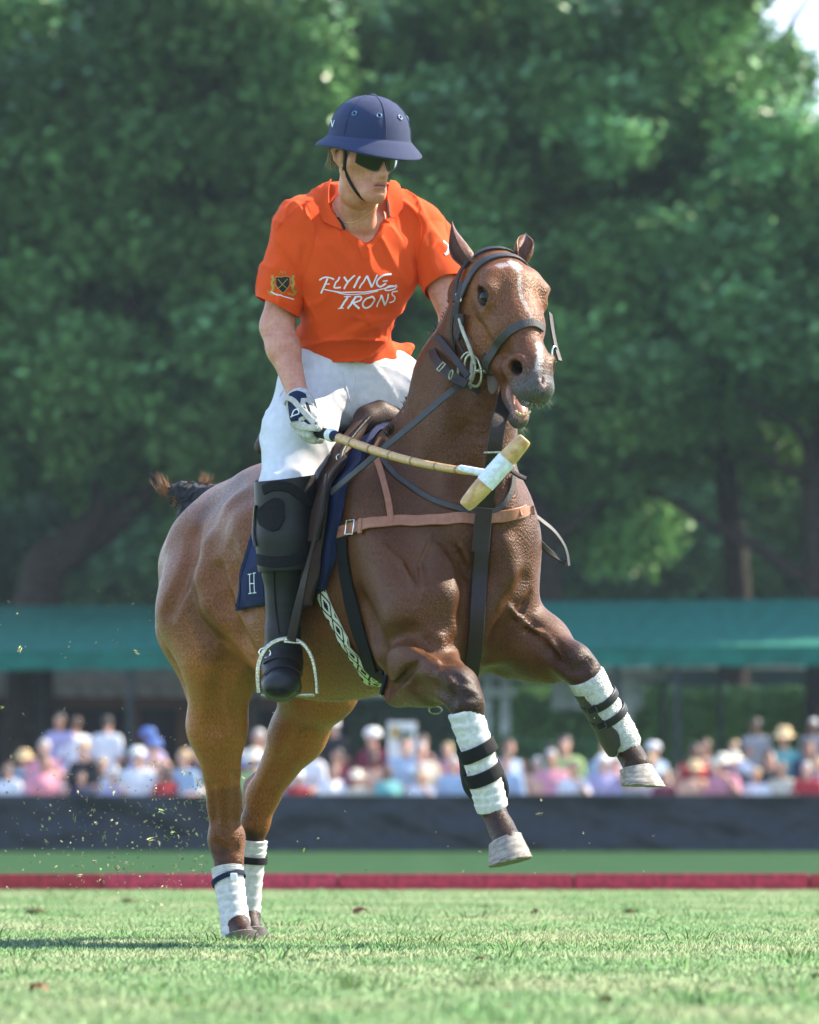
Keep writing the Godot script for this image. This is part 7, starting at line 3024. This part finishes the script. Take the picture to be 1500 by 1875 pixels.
func build_crowd() -> void:
	var t0 := Time.get_ticks_msec()
	var r := RandomNumberGenerator.new()
	r.seed = 77
	# raised deck, hidden by the screen, that the seats stand on
	var deck := Geo.new()
	deck.box(Vector3(0, 0.06, -85.9), Vector3(14, 0.06, 0.9))
	deck.box(Vector3(0, 0.125, -87.45), Vector3(14, 0.125, 0.62))
	deck.box(Vector3(0, 0.19, -90.4), Vector3(14, 0.19, 2.2))
	tag(put(deck, "seating_deck", M.deck), "", "", "", "structure")
	for q in [[-86.0, 0.12, "front"], [-89.2, 0.38, "rear"], [-87.3, 0.25, "middle"]]:
		var bn := thing("bench", "long low wooden bench under the %s row of spectators" % q[2], "bench", Vector3(0, q[1], q[0]))
		block("seat", M.brown_wood, bn, Vector3(0, q[1] + 0.335, q[0] - 0.02), Vector3(10, 0.02, 0.17), 0.005)
		for i in 9:
			block("leg", M.brown_wood, bn, Vector3(-9.6 + i * 2.4, q[1] + 0.157, q[0] - 0.02), Vector3(0.03, 0.157, 0.13))
	# shared shapes: four seated and three standing bodies, with clothes
	var kits := []
	var tones := [Color(0.52, 0.30, 0.21), Color(0.44, 0.23, 0.155), Color(0.58, 0.33, 0.24), Color(0.16, 0.085, 0.055)]
	var skins := []
	for i in 4:
		skins.append(mat("spectator_skin_%d" % i, tones[i], 0.55, 0.4))
	for k in 6:
		var sit := k < 4
		var f := sit_field([0.02, 0.10, -0.04, 0.14][k], [0, 1, 2, 0][k]) if sit else stand_field(k - 4)
		var head := (Vector3(0, 1.21, [0.02, 0.10, -0.04, 0.14][k] * 1.4 + 0.01) if sit else Vector3(0, 1.70, 0.02))
		var shirt := Field.new()
		var trousers := Field.new()
		for i in f.A.size():
			var low := f.A[i].y < (0.53 if sit else 0.94) and (f.A[i] + f.AB[i]).y < (0.55 if sit else 0.94)
			var target: Field = trousers if low and f.A[i].y > 0.07 else shirt
			var is_arm := absf(f.A[i].x) > 0.15 and f.A[i].y > 0.6
			var forearm := is_arm and absf(f.A[i].x) > 0.225
			if low and f.A[i].y <= 0.07:
				continue
			if not low and (forearm or (f.A[i].y > (1.03 if sit else 1.5)) or f.RA[i] < 0.04):
				continue
			target.add(f.A[i], f.A[i] + f.AB[i] * (0.85 if is_arm else 1.0), f.RA[i] + 0.013, f.RA[i] + f.DR[i] + 0.016, f.BL[i], f.S[i], f.SK[i] + 1.0)
		if sit:
			trousers.add(Vector3(0, 0.47, 0), Vector3(0, 0.53, 0), 0.15, 0.14, 0.04, Vector3.RIGHT, 0.8)
		else:
			trousers.add(Vector3(0, 0.93, 0), Vector3(0, 0.98, 0), 0.146, 0.14, 0.04, Vector3.RIGHT, 0.8)
		head_on(f, head)
		var hair := Field.new()
		hair.add(head + Vector3(0, 0.045, -0.02), head + Vector3(0, 0.04, 0.0), 0.098, 0.092, 0.03, Vector3.RIGHT, 1.12)
		hair.add(head + Vector3(0, 0.0, 0.12), head + Vector3(0, -0.12, 0.12), 0.085, 0.085, 0.02, Vector3.ZERO, 1.0, -1.0)
		var long_hair := hair.copy()
		long_hair.add(head + Vector3(0, -0.02, -0.05), head + Vector3(0, -0.16, -0.05), 0.085, 0.07, 0.03, Vector3.BACK, 1.3)
		kits.append({"head": head, "body": nets_mesh(f, 0.019, skins[0]), "shirt": nets_mesh(shirt, 0.024, M.white_board), "trousers": nets_mesh(trousers, 0.028, M.white_board), "hair": nets_mesh(hair, 0.016, M.white_board), "long": nets_mesh(long_hair, 0.018, M.white_board)})
	var brim := Geo.new()
	brim_hat(brim, 0.19, 0.10)
	var cap := Geo.new()
	brim_hat(cap, 0.115, 0.085)
	cap.ellipsoid(Vector3(0, 0.045, 0.12), Vector3(0.075, 0.008, 0.075), Basis.IDENTITY, 12)
	var shirts := {"white": Color(0.72, 0.72, 0.76), "pale blue": Color(0.38, 0.50, 0.66), "navy": Color(0.03, 0.04, 0.09), "pink": Color(0.70, 0.30, 0.38), "red": Color(0.45, 0.04, 0.05), "lime green": Color(0.38, 0.52, 0.22), "lavender": Color(0.42, 0.38, 0.60), "grey": Color(0.30, 0.30, 0.31), "peach": Color(0.72, 0.42, 0.30), "black": Color(0.022, 0.022, 0.026), "teal": Color(0.16, 0.42, 0.42), "cream": Color(0.62, 0.57, 0.46), "maroon": Color(0.20, 0.03, 0.06)}
	var sm := {}
	for k in shirts:
		sm[k] = grain(mat("shirt_" + k.replace(" ", "_"), shirts[k] * (0.8 if k != "white" else 0.9), 0.85, 0.25), null, 1.0)
	var hm := {"brown hair": mat("hair_brown", Color(0.09, 0.05, 0.03), 0.6), "dark hair": mat("hair_dark", Color(0.025, 0.02, 0.018), 0.6), "blond hair": mat("hair_blond", Color(0.40, 0.27, 0.13), 0.6), "grey hair": mat("hair_grey", Color(0.36, 0.35, 0.34), 0.6), "long blond hair": M.hair_blond, "long brown hair": M.hair_brown, "a straw hat": mat("straw", Color(0.58, 0.42, 0.22), 0.8), "a white cap": mat("cap_white", Color(0.7, 0.7, 0.7), 0.8), "a blue cap": mat("cap_blue", Color(0.07, 0.14, 0.40), 0.8), "a cream sun hat": mat("cream_hat", Color(0.66, 0.60, 0.48), 0.85)}
	# picture x, y of the head, row, shirt, head wear; the row sets how far off they are
	var front := [[18, 1412, "white", "brown hair"], [70, 1396, "pink", "brown hair"], [95, 1440, "peach", "blond hair"], [150, 1432, "navy", "dark hair"], [205, 1436, "lavender", "grey hair"], [252, 1388, "white", "a white cap"], [262, 1440, "grey", "long brown hair"], [300, 1416, "red", "dark hair"], [333, 1390, "pale blue", "blond hair"], [355, 1432, "cream", "long blond hair"], [470, 1392, "lime green", "a cream sun hat"], [500, 1440, "lavender", "long blond hair"], [545, 1440, "red", "a white cap"], [600, 1412, "white", "brown hair"], [652, 1430, "cream", "a cream sun hat"], [712, 1414, "teal", "brown hair"], [775, 1424, "white", "long blond hair"], [832, 1400, "pale blue", "grey hair"], [886, 1396, "black", "brown hair"], [930, 1396, "pale blue", "dark hair"], [985, 1402, "peach", "grey hair"], [1010, 1390, "pink", "grey hair"], [1052, 1408, "white", "dark hair"], [1105, 1400, "lavender", "a white cap"], [1150, 1430, "grey", "a blue cap"], [1210, 1424, "maroon", "blond hair"], [1238, 1420, "peach", "dark hair"], [1275, 1410, "peach", "a straw hat"], [1330, 1400, "pink", "a cream sun hat"], [1385, 1420, "white", "blond hair"], [1432, 1410, "cream", "brown hair"], [1480, 1410, "red", "grey hair"]]
	var rear := [[110, 1322, "lavender", "dark hair", 4], [140, 1328, "white", "brown hair", 4], [196, 1326, "white", "dark hair", 5], [270, 1352, "lavender", "a blue cap", 0], [475, 1326, "pale blue", "grey hair", 0], [610, 1332, "black", "a white cap", 5], [685, 1342, "maroon", "a white cap", 0], [775, 1362, "navy", "dark hair", 1], [820, 1376, "pink", "blond hair", 2], [1120, 1384, "pale blue", "blond hair", 3], [1195, 1376, "pale blue", "a white cap", 0], [1300, 1370, "grey", "brown hair", 1], [1345, 1372, "lavender", "blond hair", 2], [1385, 1330, "grey", "dark hair", 4], [1375, 1376, "white", "dark hair", 0], [1435, 1350, "teal", "a straw hat", 0], [1490, 1330, "grey", "grey hair", 4], [1475, 1372, "navy", "brown hair", 3]]
	var list := []
	for i in front.size():
		list.append(front[i] + [[0, 1, 2, 3][(i * 7 + i / 3) % 4], 0])
	for q in rear:
		list.append(q + [1])
	# a middle row fills the gaps
	var used := {}
	for q in list:
		used["%s %s %s" % [q[2], q[3], zone_of(q[0])]] = true
	var kinds := hm.keys()
	var dresses := shirts.keys()
	for i in 27:
		var x := -15.0 + i * 58.0 + r.randf_range(-30.0, 30.0)
		var tries := 0
		while tries < 60:
			tries += 1
			var sh: String = dresses[r.randi() % dresses.size()]
			if r.randf() < 0.35:
				sh = ["white", "pale blue", "lavender"][r.randi() % 3]
			var hat: String = kinds[r.randi() % kinds.size()]
			var key := "%s %s %s" % [sh, hat, zone_of(x)]
			if used.has(key):
				continue
			used[key] = true
			list.append([x, r.randf_range(1362.0, 1404.0), sh, hat, r.randi() % 4, 2])
			break
	for q in list:
		var kit: Dictionary = kits[q[4]]
		var dist: float = [106.0, 109.2, 107.3][q[5]]
		var top := bk(q[0], q[1], dist)
		var head: Vector3 = kit.head
		var pos := Vector3(top.x, top.y - head.y, top.z)
		var sit: bool = q[4] < 4
		var floor_y: float = [0.12, 0.38, 0.25][q[5]]
		# how tall the person is settles the small difference between the seat and the head's height
		var size := clampf((top.y - floor_y) / head.y, 0.86, 1.2)
		pos = Vector3(top.x, floor_y, top.z)
		var hat: String = q[3]
		var back: bool = (q[0] == 140 or q[0] == 196)
		var zone := zone_of(q[0])
		var label := "%s spectator in %s with %s, %s row %s" % ["seated" if sit else "standing", q[2], hat, ["front", "back", "middle"][q[5]], zone]
		var o := thing("person", label, "person", pos, "spectators watching from behind the barrier")
		o.scale = Vector3.ONE * size
		o.rotation.y = (PI if back else 0.0) + r.randf_range(-0.6, 0.6)
		var dx := r.randi() % 10
		add_shared(o, "body", kit.body, skins[3 if dx == 0 else dx % 3])
		add_shared(o, "shirt", kit.shirt, sm[q[2]])
		add_shared(o, "trousers", kit.trousers, sm[["navy", "cream", "grey", "white"][r.randi() % 4]])
		if hat.ends_with("hair"):
			add_shared(o, "hair", kit.long if hat.begins_with("long") else kit.hair, hm[hat])
		else:
			add_shared(o, "hair", kit.hair, hm["brown hair"])
			var n := MeshInstance3D.new()
			n.name = "cap" if hat.ends_with("cap") else "hat"
			n.mesh = hats(hat, brim, cap, hm[hat])
			n.position = kit.head + Vector3(0, 0.045, -0.008)
			n.rotation = Vector3(0.06, 0, 0)
			o.add_child(n, true)
	print("crowd ", Time.get_ticks_msec() - t0)

func zone_of(x: float) -> String:
	return "left of the pony" if x < 420 else ("below the pony" if x < 890 else "right of the pony")

var hat_meshes := {}
func hats(kind: String, brim: Geo, cap: Geo, m: Material) -> Mesh:
	if not hat_meshes.has(kind):
		hat_meshes[kind] = (cap if kind.ends_with("cap") else brim).mesh(m)
	return hat_meshes[kind]

func add_shared(parent: Node, called: String, mesh: Mesh, m: Material) -> void:
	var n := MeshInstance3D.new()
	n.name = called
	n.mesh = mesh
	n.material_override = m
	parent.add_child(n, true)

func brim_hat(g: Geo, brim: float, crown: float) -> void:
	var rows := []
	for q in [[0.02, crown + 0.028], [0.06, crown + 0.022], [0.095, crown], [0.108, 0.03], [0.112, 0.012], [brim, 0.0], [brim, -0.006], [0.105, 0.002]]:
		var row := []
		for i in 18:
			var a := TAU * i / 18.0
			row.append(Vector3(cos(a) * q[0], q[1] + (0.01 * cos(a * 2.0) if q[0] > 0.15 else 0.0), sin(a) * q[0] * 1.12))
		rows.append(row)
	g.grid(rows, true, true)

# ---- trees
func limb(g: Geo, pts: Array, r0: float, r1: float) -> void:
	var p := smooth_path(pts, 0.35)
	var rr := []
	for i in p.size():
		var u := float(i) / (p.size() - 1)
		rr.append(lerpf(r0, r1, u))
		p[i] += Vector3(rng.randf_range(-1, 1), rng.randf_range(-1, 1), rng.randf_range(-1, 1)) * 0.05 * (r0 + 0.1)
	g.tube(p, rr, 9)

func spray_mesh(r: RandomNumberGenerator, n: int, spread: float, size: float) -> Mesh:
	var g := Geo.new()
	for i in n:
		var b := Basis.from_euler(Vector3(r.randf_range(-1.0, 1.0), r.randf() * TAU, r.randf_range(-0.9, 0.9)))
		var d := Vector3(r.randfn(0, 1), r.randfn(0, 0.7), r.randfn(0, 1)) * spread
		var s := size * r.randf_range(0.7, 1.3)
		g.face([d, d + b * Vector3(-0.28, 0.03, 0.4) * s, d + b * Vector3(0, 0.0, 1.0) * s, d + b * Vector3(0.28, 0.03, 0.4) * s])
	return g.mesh(M.leaf)

func build_trees() -> void:
	var t0 := Time.get_ticks_msec()
	var r := RandomNumberGenerator.new()
	r.seed = 9
	var sprays := [spray_mesh(r, 11, 0.17, 0.19), spray_mesh(r, 11, 0.22, 0.21)]
	# base px x, distance, trunk points in px, crown blobs are spread between px bounds
	var trees := [
		{"label": "live oak with a thick leaning trunk behind the left end of the marquee", "d": 120.5, "trunk": [[40, 1560], [70, 1090], [150, 990], [245, 905], [330, 760], [400, 560]], "r": [0.48, 0.34], "limbs": [[[90, 1060], [170, 960], [180, 800], [120, 640], [60, 400]], [[245, 905], [380, 860], [520, 800]], [[330, 760], [250, 600], [200, 380], [220, 150]]], "box": [-330, 560, -60, 1010], "step": 78.0, "gap": 0.12, "dense": 430.0, "tone": Color(0.075, 0.163, 0.049)},
		{"label": "tall oak whose crown rises directly behind the rider", "d": 123.0, "trunk": [[560, 1560], [545, 1100], [500, 800], [450, 640], [430, 400], [450, 120]], "r": [0.42, 0.2], "limbs": [[[500, 800], [620, 640], [700, 420], [760, 180]], [[450, 640], [330, 520], [260, 340]], [[545, 1050], [700, 900], [820, 780]]], "box": [240, 860, -120, 1000], "step": 78.0, "gap": 0.12, "dense": 430.0, "tone": Color(0.093, 0.194, 0.056)},
		{"label": "oak with a sunlit upper crown above the pony's head", "d": 121.5, "trunk": [[1010, 1560], [1000, 1100], [980, 850], [1010, 600], [990, 350], [930, 60]], "r": [0.40, 0.18], "limbs": [[[980, 850], [900, 700], [880, 500]], [[1010, 600], [1120, 450], [1160, 250], [1180, 40]], [[1000, 1000], [1130, 880], [1200, 760]]], "box": [760, 1260, -100, 1010], "step": 78.0, "gap": 0.12, "dense": 430.0, "tone": Color(0.090, 0.194, 0.059)},
		{"label": "oak with bare low limbs at the right edge of the field", "d": 119.5, "trunk": [[1510, 1560], [1505, 1080], [1495, 900], [1520, 700], [1480, 420], [1440, 230]], "r": [0.36, 0.2], "limbs": [[[1498, 900], [1470, 800], [1430, 760], [1350, 730]], [[1500, 1080], [1400, 1010], [1300, 960], [1200, 905], [1120, 890]], [[1495, 880], [1440, 860], [1380, 830]]], "box": [1110, 2200, 250, 960], "step": 78.0, "gap": 0.12, "dense": 430.0, "tone": Color(0.078, 0.178, 0.059)},  # crown widened past the right of view to shade the marquee
		{"label": "slender tree with thin branches against the sky in the upper right corner", "d": 125.0, "trunk": [[1330, 1560], [1352, 1080], [1328, 860], [1352, 600], [1340, 300], [1335, 60], [1340, -120]], "r": [0.3, 0.1], "limbs": [[[1340, 300], [1390, 180], [1440, 60], [1490, -20]], [[1340, 200], [1280, 80], [1240, -60]], [[1345, 420], [1420, 330], [1500, 260]]], "box": [1170, 1400, -100, 800], "step": 78.0, "gap": 0.12, "dense": 430.0, "tone": Color(0.084, 0.183, 0.056)},
		{"label": "dark dense oak closing the gap behind the marquee on the left", "d": 146.0, "trunk": [[270, 1560], [270, 1100], [280, 700], [300, 300]], "r": [0.4, 0.2], "limbs": [[[280, 700], [160, 500], [80, 300]], [[280, 800], [420, 620], [520, 380]]], "box": [-350, 800, 60, 1180], "step": 96.0, "gap": 0.0, "dense": 520.0, "tone": Color(0.054, 0.124, 0.048)},
		{"label": "dark dense oak closing the gap behind the marquee on the right", "d": 148.0, "trunk": [[1160, 1560], [1150, 1100], [1130, 800], [1120, 420]], "r": [0.4, 0.2], "limbs": [[[1130, 800], [1280, 640], [1360, 480]], [[1150, 900], [1000, 720], [900, 500]]], "box": [680, 1720, 300, 1180], "step": 96.0, "gap": 0.0, "dense": 520.0, "tone": Color(0.054, 0.124, 0.048)},
	]
	var total := 0
	for T in trees:
		var d: float = T.d
		var base := bk(T.trunk[0][0], 1560, d)
		base.y = 0.0
		var t := thing("oak_tree", T.label, "tree", base, "trees behind the marquee")
		var g := Geo.new()
		var pts := []
		for q in T.trunk:
			pts.append(bk(q[0], q[1], d))
		pts[0].y = -0.1
		limb(g, pts, T.r[0], T.r[1])
		put(g, "trunk", M.bark, t)
		var k := 0
		for L in T.limbs:
			var lp := []
			for j in L.size():
				lp.append(bk(L[j][0], L[j][1], d + [-0.8, 1.0, -1.4, 0.8][k % 4] * j * 0.6))
			var gl := Geo.new()
			limb(gl, lp, T.r[0] * 0.42, 0.04)
			put(gl, "limb", M.bark, t)
			k += 1
		# crown: clumps of leaf sprays, denser towards each clump's upper skin
		var places := [[], []]
		var tints := [[], []]
		var b: Array = T.box
		var cols := int((b[1] - b[0]) / T.step) + 1
		var lines := int((b[3] - b[2]) / (T.step * 0.8)) + 1
		for done in cols * lines:
			var px: float = b[0] + (done % cols + r.randf_range(-0.1, 1.1)) * T.step
			var py: float = b[2] + (done / cols + r.randf_range(-0.1, 1.1)) * T.step * 0.8
			if px > 1345.0 + py * 0.55 and py < 300.0 and r.randf() < 0.9:
				continue
			if r.randf() < T.gap:
				continue
			if d < 140.0 and ((px < 340.0 and py > 830.0) or (d == 119.5 and px < 1560.0 and py > 700.0) or (d < 124.0 and px > 1170.0 and py > 760.0)):
				continue      # the low trunks and limbs stand free
			var open := false
			for q in [[968, 233], [875, 122], [945, 130], [120, 52], [66, 92], [532, 216], [1012, 198], [470, 25], [1390, 40]]:
				if Vector2(px - q[0], py - q[1]).length() < (36.0 if d < 140.0 else 62.0):
					open = true
			if open:
				continue
			var c := bk(px, py, d + r.randf_range(-3.0, 3.0))
			var rad := r.randf_range(0.45, 1.15) if d < 140.0 else r.randf_range(0.85, 1.5)
			var tone: Color = (T.tone as Color) * r.randf_range(0.75, 1.75)
			tone = tone.lerp(Color(0.11, 0.19, 0.045), maxf(0.0, r.randfn(-0.1, 0.35)))
			var n := int(rad * rad * T.dense)
			for i in n:
				var v := Vector3(r.randfn(0, 1), r.randfn(0, 1), r.randfn(0, 1)).normalized()
				var rr := rad * pow(r.randf(), 0.45)
				rr *= 1.0 + 0.45 * patchy.get_noise_3dv(v * 2.2 + c)
				var p := c + Vector3(v.x * 1.15, v.y * 0.72, v.z * 1.15) * rr
				var s := r.randf_range(0.7, 1.4)
				var w := i % 2
				places[w].append(Transform3D(Basis(Vector3.UP, r.randf() * TAU).scaled(Vector3(s, s, s)), p - base))
				tints[w].append(tone * r.randf_range(0.6, 1.5))
		for w in 2:
			total += places[w].size()
			tag(many("crown", sprays[w], places[w], tints[w], t), "", "", "", "stuff")
	print("trees ", total, " sprays ", Time.get_ticks_msec() - t0)
